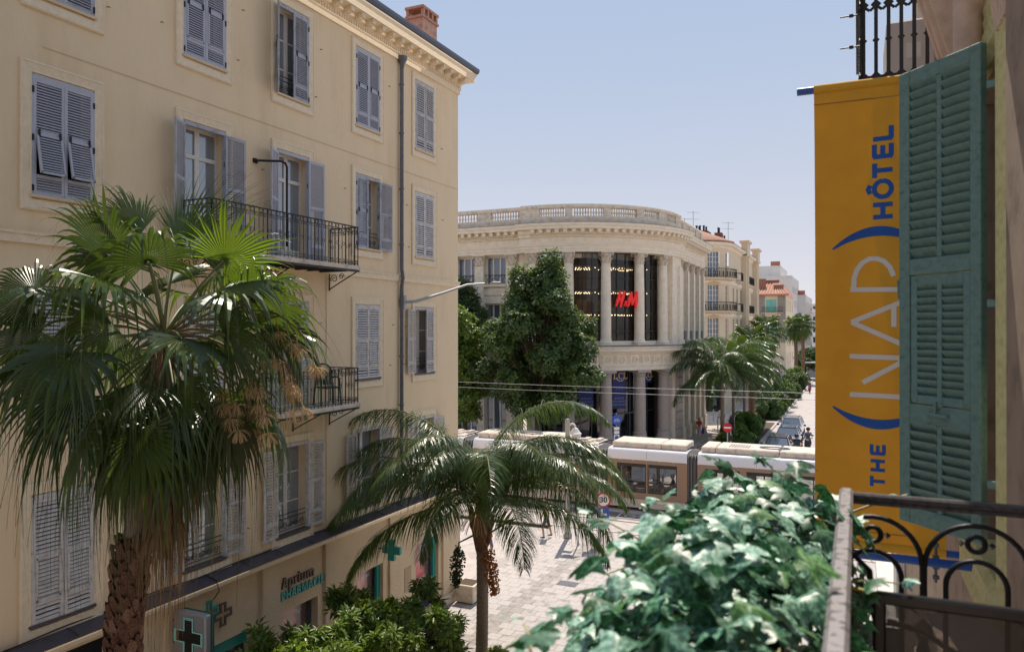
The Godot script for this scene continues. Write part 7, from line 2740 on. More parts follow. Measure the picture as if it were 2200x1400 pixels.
func build_tram() -> void:
	var T := thing("tram", "white and brown articulated tram crossing behind the feathery palm", "tram", Vector3(0, 0, -37.15))
	var mods := [[-27.5, -19.25, 0], [-18.65, -11.75, 1], [-11.2, -7.3, 2], [-6.82, 1.1, 1], [1.65, 9.0, 0]]
	for md in mods:
		var x0: float = md[0]
		var x1: float = md[1]
		var ends := [[Vector3(x1, 0, 0), Vector3(0, 0, 1)], [Vector3(x0, 0, 0), Vector3(0, 0, 1)]]
		# openings along the side: [from, to, bottom]
		var wins := []
		var L := x1 - x0
		if md[2] == 2:
			wins = [[x0 + 0.48, x0 + 1.93, 0.86], [x0 + 2.0, x1 - 0.48, 0.86]]
		else:
			var k := int(L / 1.75)
			for i in k:
				var a := x0 + 0.35 + i * (L - 0.5) / k
				wins.append([a, a + (L - 0.5) / k - 0.3, 0.42 if i % 2 == (1 if md[2] == 1 else 0) else 0.86])
		var M1 := Node3D.new()
		M1.name = "module"
		T.add_child(M1, true)
		for sd in [1, -1]:
			var xf := Transform3D() if sd == 1 else Transform3D(Basis(Vector3.UP, PI), Vector3(x0 + x1, 0, 0))
			var holes := []
			for w in wins:
				holes.append([w[0], w[2], w[1], 2.26])
			var g := Geo.new()
			g.xf = xf
			g.wall(x0, 0.56, x1, 2.42, holes, 0.06, 1.25)
			# raised door and panel joints
			for w in wins:
				g.span(Vector3(w[1] + 0.13, 0.57, 1.24), Vector3(w[1] + 0.145, 2.40, 1.254))
			part(M1, "side_panel", g, M.tram_brown)
			g = Geo.new()
			g.xf = xf
			g.wall(x0, 0.14, x1, 0.545, [], 0.05, 1.245)
			g.quad(Vector3(x0, 0.545, 1.245), Vector3(x1, 0.545, 1.245), Vector3(x1, 0.56, 1.2), Vector3(x0, 0.56, 1.2))
			part(M1, "skirt", g, M.tram_cream)
			g = Geo.new()
			g.xf = xf
			for w in wins:
				g.span(Vector3(w[0], w[2], 1.19), Vector3(w[0] + 0.05, 2.26, 1.235))
				g.span(Vector3(w[1] - 0.05, w[2], 1.19), Vector3(w[1], 2.26, 1.235))
				g.span(Vector3(w[0] + 0.05, 2.1, 1.19), Vector3(w[1] - 0.05, 2.26, 1.235))
				g.span(Vector3(w[0] + 0.05, w[2], 1.19), Vector3(w[1] - 0.05, w[2] + 0.06, 1.235))
				if w[2] < 0.5:
					g.span(Vector3((w[0] + w[1]) * 0.5 - 0.03, w[2], 1.19), Vector3((w[0] + w[1]) * 0.5 + 0.03, 2.1, 1.236))
			part(M1, "window_frames", g, M.black_trim)
			for w in wins:
				g = Geo.new()
				g.xf = xf
				g.quad(Vector3(w[0] + 0.04, w[2] + 0.05, 1.215), Vector3(w[1] - 0.04, w[2] + 0.05, 1.215), Vector3(w[1] - 0.04, 2.12, 1.215), Vector3(w[0] + 0.04, 2.12, 1.215))
				part(M1, "window_pane", g, M.pane_smoked if sd == 1 else M.pane)
			# rounded white cantrail with panel joints
			g = Geo.new()
			g.xf = xf
			var prof := []
			for i in 9:
				var a := PI * 0.5 * i / 8.0
				prof.append(Vector2(1.02 + 0.245 * cos(a), 2.44 + 0.50 * sin(a)))
			prof.push_front(Vector2(1.25, 2.42))
			var cnt := maxi(2, int(L / 2.0))
			for i in cnt:
				var a := x0 + L * i / cnt + 0.006
				var b := x0 + L * (i + 1) / cnt - 0.006
				g.sweep(prof, [[Vector3(a, 0, 0), Vector3(0, 0, 1)], [Vector3(b, 0, 0), Vector3(0, 0, 1)]], false)
			part(M1, "cantrail", g, M.tram_white)
			g = Geo.new()
			g.xf = xf
			for i in cnt * 3:
				g.span(Vector3(x0 + L * i / (cnt * 3) + 0.06, 2.425, 1.25), Vector3(x0 + L * (i + 1) / (cnt * 3) - 0.06, 2.445, 1.262))
			part(M1, "rain_strip", g, M.black_trim)
		# floor, roof, roof boxes, end walls
		var g2 := Geo.new()
		g2.span(Vector3(x0, 0.12, -1.2), Vector3(x1, 0.40, 1.2))
		part(M1, "floor", g2, M.bellows)
		g2 = Geo.new()
		g2.span(Vector3(x0, 2.86, -1.03), Vector3(x1, 2.95, 1.03))
		part(M1, "roof", g2, M.tram_white)
		var rb := [[x0 + 0.15, x0 + L * 0.66], [x0 + L * 0.665, x1 - 0.12]] if md[2] == 2 else [[x0 + 0.1, x0 + 0.75], [x0 + 0.78, x0 + L * 0.45], [x0 + L * 0.455, x1 - 1.6]]
		for r in rb:
			g2 = Geo.new()
			g2.cbox(Vector3((r[0] + r[1]) * 0.5, 3.09, -0.05), Vector3(r[1] - r[0], 0.28, 1.9), 0.05)
			part(M1, "roof_box", g2, M.tram_roof)
		if md[2] != 2:
			g2 = Geo.new()
			for k in 4:
				g2.cbox(Vector3(x1 - 1.35 + k * 0.34, 3.03, 0.25 - (k % 2) * 0.5), Vector3(0.26, 0.16 + 0.06 * (k % 2), 0.7), 0.03)
			g2.cbox(Vector3(x1 - 0.85, 2.98, 0), Vector3(1.5, 0.08, 1.9), 0.02)
			part(M1, "roof_equipment", g2, M.tram_cream)
			g2 = Geo.new()
			g2.tube(arc_pts(Vector3(x0 + L * 0.42, 3.25, 0.1), Vector3.RIGHT * 1.3, Vector3.BACK * 0.6, 0.5, 0, TAU, 20), 0.035, 6, false)
			part(M1, "roof_ring", g2, M.zinc)
			g2 = Geo.new()
			for k in 8:
				g2.box(Vector3(x0 + L * 0.17 + k * 0.12, 3.236, 0.1), Vector3(0.05, 0.02, 0.9))
			part(M1, "roof_vent", g2, M.zinc)
		# bogie shroud and wheels below
		g2 = Geo.new()
		for k in 2:
			for z in [-0.72, 0.72]:
				g2.tube([Vector3(x0 + L * 0.5 - 0.9 + k * 1.8, 0.22, z - 0.06), Vector3(x0 + L * 0.5 - 0.9 + k * 1.8, 0.22, z + 0.06)], 0.24, 14)
		g2.span(Vector3(x0 + 0.3, 0.05, -1.1), Vector3(x1 - 0.3, 0.14, 1.1))
		part(M1, "bogie", g2, M.rubber)
		# seats
		for i in int(L / 0.9):
			if i % 3 == 2 and md[2] != 2:
				continue
			g2 = Geo.new()
			var sx := x0 + 0.7 + i * 0.9
			for z in [0.75, -0.75]:
				g2.cbox(Vector3(sx, 0.85, z), Vector3(0.42, 0.06, 0.44), 0.02)
				g2.tube(arc_pts(Vector3(sx + (0.22 if i % 2 else -0.22), 1.25, z), Vector3(0, 0, 1), Vector3.UP, 0.2, 0, PI, 8), 0.03, 6)
				g2.cbox(Vector3(sx + (0.22 if i % 2 else -0.22), 1.07, z), Vector3(0.05, 0.44, 0.42), 0.02)
				g2.box(Vector3(sx, 0.6, z), Vector3(0.1, 0.45, 0.1))
			part(M1, "seat_pair", g2, M.steel_grey)
	# bellows between the modules
	for j in [[-19.25, -18.65], [-11.75, -11.2], [-7.3, -6.82], [1.1, 1.65]]:
		var g := Geo.new()
		for k in 6:
			var x := lerpf(j[0], j[1], (k + 0.5) / 6.0)
			var big := 1.16 if k % 2 else 1.21
			var pts := [Vector3(x, 0.25, big), Vector3(x, 2.5, big), Vector3(x, 2.8, big - 0.16), Vector3(x, 2.86, 0), Vector3(x, 2.8, -big + 0.16), Vector3(x, 2.5, -big), Vector3(x, 0.25, -big)]
			g.tube(pts, 0.036, 6)
		var bw := part(T, "bellows", g, M.bellows)
		g = Geo.new()
		for s in [-1.12, 1.12]:
			g.quad(Vector3(j[0], 0.2, s), Vector3(j[1], 0.2, s), Vector3(j[1], 2.7, s), Vector3(j[0], 2.7, s))
		g.quad(Vector3(j[0], 2.78, 1.1), Vector3(j[1], 2.78, 1.1), Vector3(j[1], 2.78, -1.1), Vector3(j[0], 2.78, -1.1))
		part(bw, "lining", g, M.rubber)
		g = Geo.new()
		for k in 3:
			g.tube([Vector3(j[0] - 0.15, 2.98, 0.5 - k * 0.4), Vector3((j[0] + j[1]) * 0.5, 3.1, 0.5 - k * 0.4), Vector3(j[1] + 0.15, 2.98, 0.5 - k * 0.4)], 0.03, 6)
		part(bw, "roof_cables", g, M.rubber)
	# contact wires
	for w in [[-35.2, 5.95, "upper one of the two tram wires across the avenue"], [-36.9, 5.52, "lower one of the two tram wires across the avenue"]]:
		var g := Geo.new()
		var pts := []
		for i in 41:
			var x := -45.0 + i * 2.25
			pts.append(Vector3(x, w[1] - 0.003 * x + 0.04 * cos(x * 0.2), w[0]))
		g.tube(pts, 0.011, 5, false)
		tag(part(self, numbered("overhead_wire"), g, M.steel_grey), w[2], "wire", "tram wires")

func pole(parent: Node3D, h: float, r: float, m: Material, called := "pole") -> void:
	var g := Geo.new()
	g.lathe([Vector2(r * 1.9, 0), Vector2(r * 1.9, 0.04), Vector2(r * 1.2, 0.12), Vector2(r, 0.2), Vector2(r, h), Vector2(0, h)], 10)
	part(parent, called, g, m)

func round_plate(r: float, z := 0.012) -> Geo:
	var g := Geo.new()
	var pl := PackedVector2Array()
	for i in 28:
		pl.append(Vector2(cos(TAU * i / 28.0), sin(TAU * i / 28.0)) * r)
	g.extrude(pl, z)
	return g

func build_street_things() -> void:
	var yaw := deg_to_rad(12)
	# camera mast
	var T := thing("camera_mast", "slim grey mast with a white dome camera in front of the tram", "mast", Vector3(-11.1, 0, -30.0))
	var g := Geo.new()
	g.cbox(Vector3(0, 2.5, 0), Vector3(0.17, 5.0, 0.17), 0.02)
	g.cbox(Vector3(0, 0.1, 0), Vector3(0.3, 0.2, 0.3), 0.03)
	part(T, "mast", g, M.steel_grey)
	g = Geo.new()
	g.tube([Vector3(0.05, 4.72, 0), Vector3(0.22, 4.80, 0), Vector3(0.32, 4.74, 0), Vector3(0.34, 4.62, 0)], 0.045, 8)
	part(T, "camera_arm", g, M.steel_white)
	g = Geo.new()
	g.lathe([Vector2(0.0, 4.66), Vector2(0.10, 4.62), Vector2(0.20, 4.46), Vector2(0.26, 4.40), Vector2(0.26, 4.36), Vector2(0.14, 4.34), Vector2(0.13, 4.24), Vector2(0.0, 4.17)], 18, Vector3(0.34, 0, 0))
	part(T, "camera_dome", g, M.steel_white)
	g = Geo.new()
	g.cbox(Vector3(0.25, 3.3, 0.05), Vector3(0.45, 0.28, 0.2), 0.03)
	part(T, "junction_box", g, M.steel_white)
	# traffic light
	T = thing("traffic_light", "black traffic light seen from its side before the tram's first bellows", "traffic light", Vector3(-9.72, 0, -30.0), deg_to_rad(-70))
	pole(T, 3.7, 0.055, M.steel_grey)
	g = Geo.new()
	g.cbox(Vector3(0, 3.15, 0.16), Vector3(0.30, 1.15, 0.20), 0.04)
	part(T, "housing", g, M.black_trim)
	for i in 3:
		g = Geo.new()
		g.xf = Transform3D(Basis(Vector3.RIGHT, PI / 2), Vector3(0, 3.5 - i * 0.35, 0.26))
		g.lathe([Vector2(0.115, 0.0), Vector2(0.125, 0.2), Vector2(0.115, 0.2), Vector2(0.105, 0.0)], 14)
		g.xf = Transform3D()
		part(T, "lens_hood", g, M.black_trim)
		g = Geo.new()
		g.xf = Transform3D(Basis(Vector3.RIGHT, PI / 2), Vector3(0, 3.5 - i * 0.35, 0.262))
		g.lathe([Vector2(0.10, 0.0), Vector2(0.06, 0.03), Vector2(0.0, 0.04)], 14)
		part(T, "lens", g, [M.sign_red, M.stalk_brown, M.teal][i])
	g = Geo.new()
	g.cbox(Vector3(0, 2.2, 0.15), Vector3(0.24, 0.3, 0.18), 0.03)
	part(T, "walk_signal", g, M.black_trim)
	# zone sign with blue plate
	T = thing("zone_sign", "round red-rimmed zone sign above a blue square plate by the tram", "sign", Vector3(-8.9, 0, -28.0), deg_to_rad(20))
	pole(T, 2.6, 0.035, M.steel_grey)
	part(T, "rim", round_plate(0.29, 0.012), M.sign_red, Vector3(0, 2.22, 0.045))
	part(T, "disc", round_plate(0.225, 0.012), M.sign_white, Vector3(0, 2.22, 0.051))
	part(T, "numerals", text_mesh("30", 0.28, 0.01, font_bold), M.black_trim, Vector3(0, 2.22, 0.066))
	g = Geo.new()
	g.cbox(Vector3(0, 1.72, 0.05), Vector3(0.42, 0.42, 0.014), 0.006)
	part(T, "blue_plate", g, M.sign_blue)
	g = Geo.new()
	g.box(Vector3(-0.06, 1.74, 0.06), Vector3(0.07, 0.26, 0.006))
	g.box(Vector3(0.06, 1.66, 0.06), Vector3(0.14, 0.08, 0.006))
	part(T, "plate_symbol", g, M.sign_white)
	# warning triangle
	T = thing("warning_sign", "small white warning triangle in front of the tram door", "sign", Vector3(-10.35, 0, -29.2), deg_to_rad(24))
	pole(T, 3.25, 0.03, M.steel_grey)
	g = Geo.new()
	g.extrude(PackedVector2Array([Vector2(-0.3, 2.72), Vector2(0.3, 2.72), Vector2(0, 3.25)]), 0.012)
	part(T, "plate", g, M.sign_red, Vector3(0, 0, 0.04))
	g = Geo.new()
	g.extrude(PackedVector2Array([Vector2(-0.21, 2.77), Vector2(0.21, 2.77), Vector2(0, 3.14)]), 0.012)
	part(T, "field", g, M.sign_white, Vector3(0, 0, 0.046))
	# no entry
	T = thing("no_entry_sign", "round red no-entry sign with a white bar beside the avenue palms", "sign", Vector3(-7.78, 0, -51.2), deg_to_rad(10))
	pole(T, 2.75, 0.045, M.steel_grey)
	part(T, "disc", round_plate(0.31, 0.012), M.sign_red, Vector3(0, 2.28, 0.05))
	g = Geo.new()
	g.cbox(Vector3(0, 2.28, 0.066), Vector3(0.44, 0.11, 0.01), 0.004)
	part(T, "bar", g, M.sign_white)
	T = thing("signal_back", "black traffic signal box behind the red no-entry sign", "traffic light", Vector3(-7.7, 0, -52.0))
	pole(T, 3.2, 0.05, M.steel_grey)
	g = Geo.new()
	g.cbox(Vector3(0.12, 2.5, 0), Vector3(0.3, 0.95, 0.22), 0.03)
	part(T, "housing", g, M.black_trim)
	g = Geo.new()
	g.cbox(Vector3(0.0, 1.5, 0), Vector3(0.24, 0.34, 0.2), 0.03)
	part(T, "button_box", g, M.black_trim)
	# blue cycle sign
	T = thing("cycle_route_sign", "tall pole with blue round sign and small plates before the store columns", "sign", Vector3(-13.05, 0, -43.6), deg_to_rad(40))
	pole(T, 3.75, 0.035, M.steel_grey)
	part(T, "disc", round_plate(0.32, 0.012), M.sign_blue, Vector3(0, 3.36, 0.04))
	g = Geo.new()
	for x in [-0.1, 0.1]:
		g.tube(arc_pts(Vector3(x, 3.32, 0.058), Vector3.RIGHT, Vector3.UP, 0.07, 0, TAU, 12), 0.012, 4, false)
	g.tube([Vector3(-0.1, 3.32, 0.058), Vector3(-0.03, 3.43, 0.058), Vector3(0.08, 3.43, 0.058), Vector3(0.1, 3.32, 0.058)], 0.012, 4)
	part(T, "cycle_symbol", g, M.sign_white)
	for y in [2.85, 2.62]:
		g = Geo.new()
		g.cbox(Vector3(0, y, 0.045), Vector3(0.34, 0.18, 0.012), 0.005)
		part(T, "small_plate", g, M.sign_white)
	g = Geo.new()
	g.cbox(Vector3(0, 2.3, 0.045), Vector3(0.36, 0.36, 0.012), 0.005)
	part(T, "lower_plate", g, M.sign_white)
	part(T, "lower_disc", round_plate(0.13, 0.01), M.sign_blue, Vector3(0, 2.3, 0.052))
	# bollards at the crossing
	g = Geo.new()
	g.lathe([Vector2(0.055, 0), Vector2(0.055, 1.0), Vector2(0.07, 1.02), Vector2(0.07, 1.06), Vector2(0.05, 1.12), Vector2(0.0, 1.14)], 10)
	var bm := g.mesh()
	g = Geo.new()
	g.lathe([Vector2(0.058, 0.88), Vector2(0.058, 0.95)], 10)
	var bb := g.mesh()
	for b in [[-12.3, -68.4, "grey bollard nearest the store's far corner"], [-11.1, -67.7, "grey bollard left of the man in shorts"], [-12.4, -73.2, "grey bollard at the far side of the crossing"], [-10.0, -67.2, "grey bollard beside the slim palm trunk"], [-9.9, -73.4, "grey bollard beyond the rough fan palm"]]:
		T = thing("bollard", b[2], "bollard", Vector3(b[0], 0.0, b[1]), 0.0, "bollards at the crossing")
		part(T, "post", bm, M.steel_grey)
		part(T, "band", bb, M.sign_white)
	# bus shelter and sign far off
	T = thing("bus_shelter", "white bus shelter at the far end of the avenue", "shelter", Vector3(-7.4, 0, -139.0))
	g = Geo.new()
	g.cbox(Vector3(1.8, 3.0, 0), Vector3(5.0, 0.25, 2.2), 0.06)
	part(T, "roof", g, M.steel_white)
	for x in [-0.5, 4.1]:
		g = Geo.new()
		g.cbox(Vector3(x, 1.45, -0.8), Vector3(0.12, 2.9, 0.12), 0.01)
		part(T, "post", g, M.steel_white)
	g = Geo.new()
	g.cbox(Vector3(1.8, 1.4, -0.95), Vector3(4.6, 2.2, 0.05), 0.01)
	part(T, "back_panel", g, M.steel_grey)
	T = thing("no_entry_sign", "tiny red no-entry sign in front of the distant bus shelter", "sign", Vector3(-5.4, -0.12, -131))
	pole(T, 3.6, 0.06, M.steel_grey)
	part(T, "disc", round_plate(0.5, 0.02), M.sign_red, Vector3(0, 3.1, 0.06))
	g = Geo.new()
	g.cbox(Vector3(0, 3.1, 0.09), Vector3(0.7, 0.18, 0.02), 0.004)
	part(T, "bar", g, M.sign_white)
	# purple awning and blossom down the avenue
	T = thing("shop_awning", "dark awning with a purple edge behind the avenue palms", "awning", Vector3(-12.4, 2.6, -112))
	g = Geo.new()
	g.quad(Vector3(0, 0.9, 5), Vector3(2.4, 0, 5), Vector3(2.4, 0, -5), Vector3(0, 0.9, -5))
	g.quad(Vector3(2.4, 0, 5), Vector3(2.4, -0.35, 5), Vector3(2.4, -0.35, -5), Vector3(2.4, 0, -5))
	g.tri(Vector3(0, 0.9, 5), Vector3(0, 0, 5), Vector3(2.4, 0, 5))
	part(T, "canopy", g, mat("awning_purple", lin(0.22, 0.06, 0.22), 0.8))
	g = Geo.new()
	for z in [-4.8, 4.8]:
		g.tube([Vector3(0, 0, z), Vector3(2.3, 0.02, z)], 0.03, 5)
	part(T, "arms", g, M.zinc)
	# black projecting sign low on the right
	T = thing("projecting_shop_sign", "black projecting sign with pale letters below the railing corner", "sign", Vector3(0.66, 4.25, -12.0))
	g = Geo.new()
	g.cbox(Vector3(-0.38, 0, 0), Vector3(0.52, 0.62, 0.05), 0.008)
	part(T, "plate", g, M.black_trim)
	part(T, "lettering", text_mesh("MA", 0.16, 0.01, font_plain), M.sign_white, Vector3(-0.45, -0.02, 0.028))
	g = Geo.new()
	g.tube([Vector3(-0.64, 0.36, 0), Vector3(0, 0.36, 0)], 0.018, 6)
	for x in [-0.55, -0.2]:
		g.tube([Vector3(x, 0.36, 0), Vector3(x, 0.3, 0)], 0.01, 5)
	part(T, "arm", g, M.iron)

func wheel_mesh(r: float, w: float) -> ArrayMesh:
	var g := Geo.new()
	g.xf = Transform3D(Basis(Vector3.BACK, PI / 2), Vector3.ZERO)
	g.lathe([Vector2(r * 0.62, -w * 0.5), Vector2(r * 0.92, -w * 0.5), Vector2(r, -w * 0.3), Vector2(r, w * 0.3), Vector2(r * 0.92, w * 0.5), Vector2(r * 0.62, w * 0.5)], 20)
	return g.mesh()

func rim_mesh(r: float, w: float) -> ArrayMesh:
	var g := Geo.new()
	g.xf = Transform3D(Basis(Vector3.BACK, PI / 2), Vector3.ZERO)
	for s in [-1, 1]:
		g.lathe([Vector2(r * 0.63, s * w * 0.42), Vector2(r * 0.2, s * w * 0.3), Vector2(0, s * w * 0.36)], 10)
	for k in 5:
		g.box(Vector3(cos(TAU * k / 5.0) * r * 0.34, w * 0.4, sin(TAU * k / 5.0) * r * 0.34), Vector3(r * 0.5, 0.02, 0.06), Basis(Vector3.UP, -TAU * k / 5.0))
	return g.mesh()

# a car with its nose to +z
func car(label: String, at: Vector3, paint: Color, tall: float, turn := 0.0) -> void:
	var C := thing("car", label, "car", at, turn, "cars waiting at the crossing")
	var pm := mat("paint_%d" % taken["car"], paint, 0.22, 0.25)
	pm.clearcoat_enabled = true
	pm.clearcoat = 0.8
	pm.clearcoat_roughness = 0.05
	var rings := [[2.12, 0.60, 0.45, 0.60], [2.08, 0.74, 0.34, 0.70], [1.95, 0.83, 0.27, 0.80], [1.6, 0.88, 0.25, 0.88], [1.05, 0.90, 0.25, 0.97], [0.2, 0.905, 0.25, 0.99], [-1.2, 0.905, 0.25, 1.0], [-1.85, 0.87, 0.28, 1.0], [-2.05, 0.80, 0.34, 0.95], [-2.12, 0.66, 0.45, 0.8]]
	var g := Geo.new()
	var sect := []
	for r in rings:
		var w: float = r[1]
		var yb: float = r[2]
		var yt: float = r[3] * (0.6 + 0.4 * tall)
		var m := lerpf(yb, yt, 0.6)
		sect.append([Vector3(-w * 0.9, yb, r[0]), Vector3(-w, m, r[0]), Vector3(-w * 0.955, yt - 0.07, r[0]), Vector3(-w * 0.80, yt, r[0]), Vector3(0, yt + 0.03, r[0]), Vector3(w * 0.80, yt, r[0]), Vector3(w * 0.955, yt - 0.07, r[0]), Vector3(w, m, r[0]), Vector3(w * 0.9, yb, r[0])])
	for i in sect.size() - 1:
		for k in 8:
			g.quad(sect[i + 1][k], sect[i][k], sect[i][k + 1], sect[i + 1][k + 1])
	for e in [[0, 1], [sect.size() - 1, -1]]:
		var s = sect[e[0]]
		for k in range(1, 8):
			if e[1] > 0:
				g.tri(s[0], s[k + 1], s[k])
			else:
				g.tri(s[0], s[k], s[k + 1])
	part(C, "body", g, pm)
	var b := 0.97 * (0.6 + 0.4 * tall)
	var rt := b + 0.50 * tall
	# glasshouse corners: base then roof
	var fb := [Vector3(-0.78, b, 1.02), Vector3(0.78, b, 1.02)]
	var ft := [Vector3(-0.60, rt, 0.32), Vector3(0.60, rt, 0.32)]
	var rbk := [Vector3(-0.78, b, -1.95), Vector3(0.78, b, -1.95)]
	var rtp := [Vector3(-0.60, rt - 0.02, -1.45), Vector3(0.60, rt - 0.02, -1.45)]
	g = Geo.new()
	g.quad(fb[0], fb[1], ft[1], ft[0])
	part(C, "windscreen", g, M.glass_mid)
	g = Geo.new()
	g.quad(fb[1], rbk[1], rtp[1], ft[1])
	g.quad(rbk[0], fb[0], ft[0], rtp[0])
	g.quad(rbk[1], rbk[0], rtp[0], rtp[1])
	part(C, "side_glass", g, M.glass_dark)
	g = Geo.new()
	g.cbox(Vector3(0, rt + 0.005, -0.56), Vector3(1.24, 0.07, 1.84), 0.03)
	for s in [0, 1]:
		g.tube([fb[s], ft[s]], 0.045, 6)
		g.tube([rbk[s], rtp[s]], 0.07, 6)
		g.tube([Vector3(fb[s].x, b, -0.5), Vector3(ft[s].x, rt, -0.55)], 0.035, 5)
	part(C, "roof", g, pm)
	g = Geo.new()
	for x in [-0.52, 0.52]:
		g.tube([Vector3(x, rt + 0.08, 0.1), Vector3(x, rt + 0.08, -1.3)], 0.022, 5)
	part(C, "roof_rails", g, M.black_trim)
	for x in [-1, 1]:
		g = Geo.new()
		g.cbox(Vector3(x * 1.02, b + 0.06, 0.72), Vector3(0.20, 0.14, 0.1), 0.03)
		part(C, "mirror", g, M.black_trim)
		g = Geo.new()
		g.cbox(Vector3(x * 0.60, 0.68 * (0.6 + 0.4 * tall), 2.03), Vector3(0.32, 0.15, 0.14), 0.04, Basis(Vector3.UP, x * 0.35))
		part(C, "headlight", g, M.lamp_glass)
		for z in [1.32, -1.3]:
			var wl := part(C, "wheel", wheel_mesh(0.33, 0.21), M.rubber, Vector3(x * 0.80, 0.33, z))
			part(wl, "rim", rim_mesh(0.33, 0.21), M.steel_grey)
	g = Geo.new()
	g.cbox(Vector3(0, 0.62, 2.07), Vector3(0.74, 0.12, 0.10), 0.02)
	g.cbox(Vector3(0, 0.38, 2.06), Vector3(0.95, 0.16, 0.12), 0.03)
	part(C, "grille", g, M.black_trim)
	g = Geo.new()
	g.cbox(Vector3(0, 0.47, 2.135), Vector3(0.52, 0.11, 0.02), 0.005)
	part(C, "number_plate", g, M.sign_white)

func scooter(label: String, at: Vector3, turn: float, paint: Color) -> Node3D:
	var S := thing("scooter", label, "scooter", at, turn, "motor scooters")
	var pm := mat("scooter_paint_%d" % taken["scooter"], paint, 0.3, 0.2)
	for z in [0.66, -0.6]:
		var wl := part(S, "wheel", wheel_mesh(0.25, 0.11), M.rubber, Vector3(0, 0.25, z))
		part(wl, "rim", rim_mesh(0.25, 0.11), M.steel_grey)
	var g := Geo.new()
	g.tube([Vector3(0, 0.30, 0.62), Vector3(0, 0.55, 0.52), Vector3(0, 1.0, 0.36)], 0.04, 6)
	part(S, "fork", g, M.black_trim)
	g = Geo.new()
	g.cbox(Vector3(0, 0.68, 0.46), Vector3(0.40, 0.62, 0.12), 0.05, Basis(Vector3.RIGHT, -0.3))
	g.cbox(Vector3(0, 0.92, 0.44), Vector3(0.34, 0.2, 0.2), 0.06)
	g.cbox(Vector3(0, 0.34, 0.1), Vector3(0.34, 0.12, 0.7), 0.04)
	g.cbox(Vector3(0, 0.55, -0.42), Vector3(0.36, 0.36, 0.72), 0.1)
	g.cbox(Vector3(0, 0.52, 0.68), Vector3(0.16, 0.08, 0.42), 0.03)
	part(S, "body", g, pm)
	g = Geo.new()
	g.cbox(Vector3(0, 0.79, -0.35), Vector3(0.30, 0.12, 0.74), 0.05)
	part(S, "seat", g, M.rubber)
	g = Geo.new()
	g.tube([Vector3(-0.34, 1.03, 0.28), Vector3(-0.12, 1.08, 0.36), Vector3(0.12, 1.08, 0.36), Vector3(0.34, 1.03, 0.28)], 0.02, 6)
	for x in [-0.28, 0.28]:
		g.tube([Vector3(x, 1.04, 0.32), Vector3(x * 1.2, 1.24, 0.36)], 0.008, 4)
		g.cbox(Vector3(x * 1.25, 1.27, 0.36), Vector3(0.13, 0.08, 0.02), 0.008)
	part(S, "handlebar", g, M.black_trim)
	g = Geo.new()
	g.cbox(Vector3(0, 0.95, 0.545), Vector3(0.18, 0.12, 0.03), 0.012)
	part(S, "headlight", g, M.lamp_glass)
	g = Geo.new()
	g.cbox(Vector3(0, 1.22, 0.47), Vector3(0.34, 0.36, 0.012), 0.005, Basis(Vector3.RIGHT, -0.35))
	part(S, "windshield", g, M.pane_smoked)
	return S

func build_vehicles() -> void:
	mat("lamp_glass", lin(0.55, 0.56, 0.58), 0.1, 0.3)
	car("dark grey hatchback at the head of the queue, leaf reflections on its windscreen", Vector3(-4.95, -0.12, -55.0), lin(0.035, 0.038, 0.045), 1.0)
	car("blue-grey car in the middle of the waiting queue", Vector3(-4.75, -0.12, -60.6), lin(0.11, 0.15, 0.23), 1.02)
	car("white tall car at the back of the waiting queue", Vector3(-4.9, -0.12, -66.2), lin(0.55, 0.55, 0.56), 1.15)
	scooter("black scooter beside the dark grey car, first of the pair with riders", Vector3(-3.75, -0.12, -54.6), 0.1, lin(0.02, 0.02, 0.022))
	scooter("dark scooter behind the first one, level with the blue-grey car", Vector3(-3.25, -0.12, -58.6), -0.05, lin(0.03, 0.032, 0.04))
	scooter("parked scooter with round mirrors half hidden by the banner edge", Vector3(-2.1, -0.12, -54.8), 0.5, lin(0.012, 0.012, 0.013))
	scooter("silver parked scooter behind the half-hidden one", Vector3(-2.0, -0.12, -59.0), 0.4, lin(0.3, 0.3, 0.3))
	scooter("distant red scooter far down the avenue", Vector3(-6.0, -0.12, -112.0), PI, lin(0.4, 0.02, 0.03))

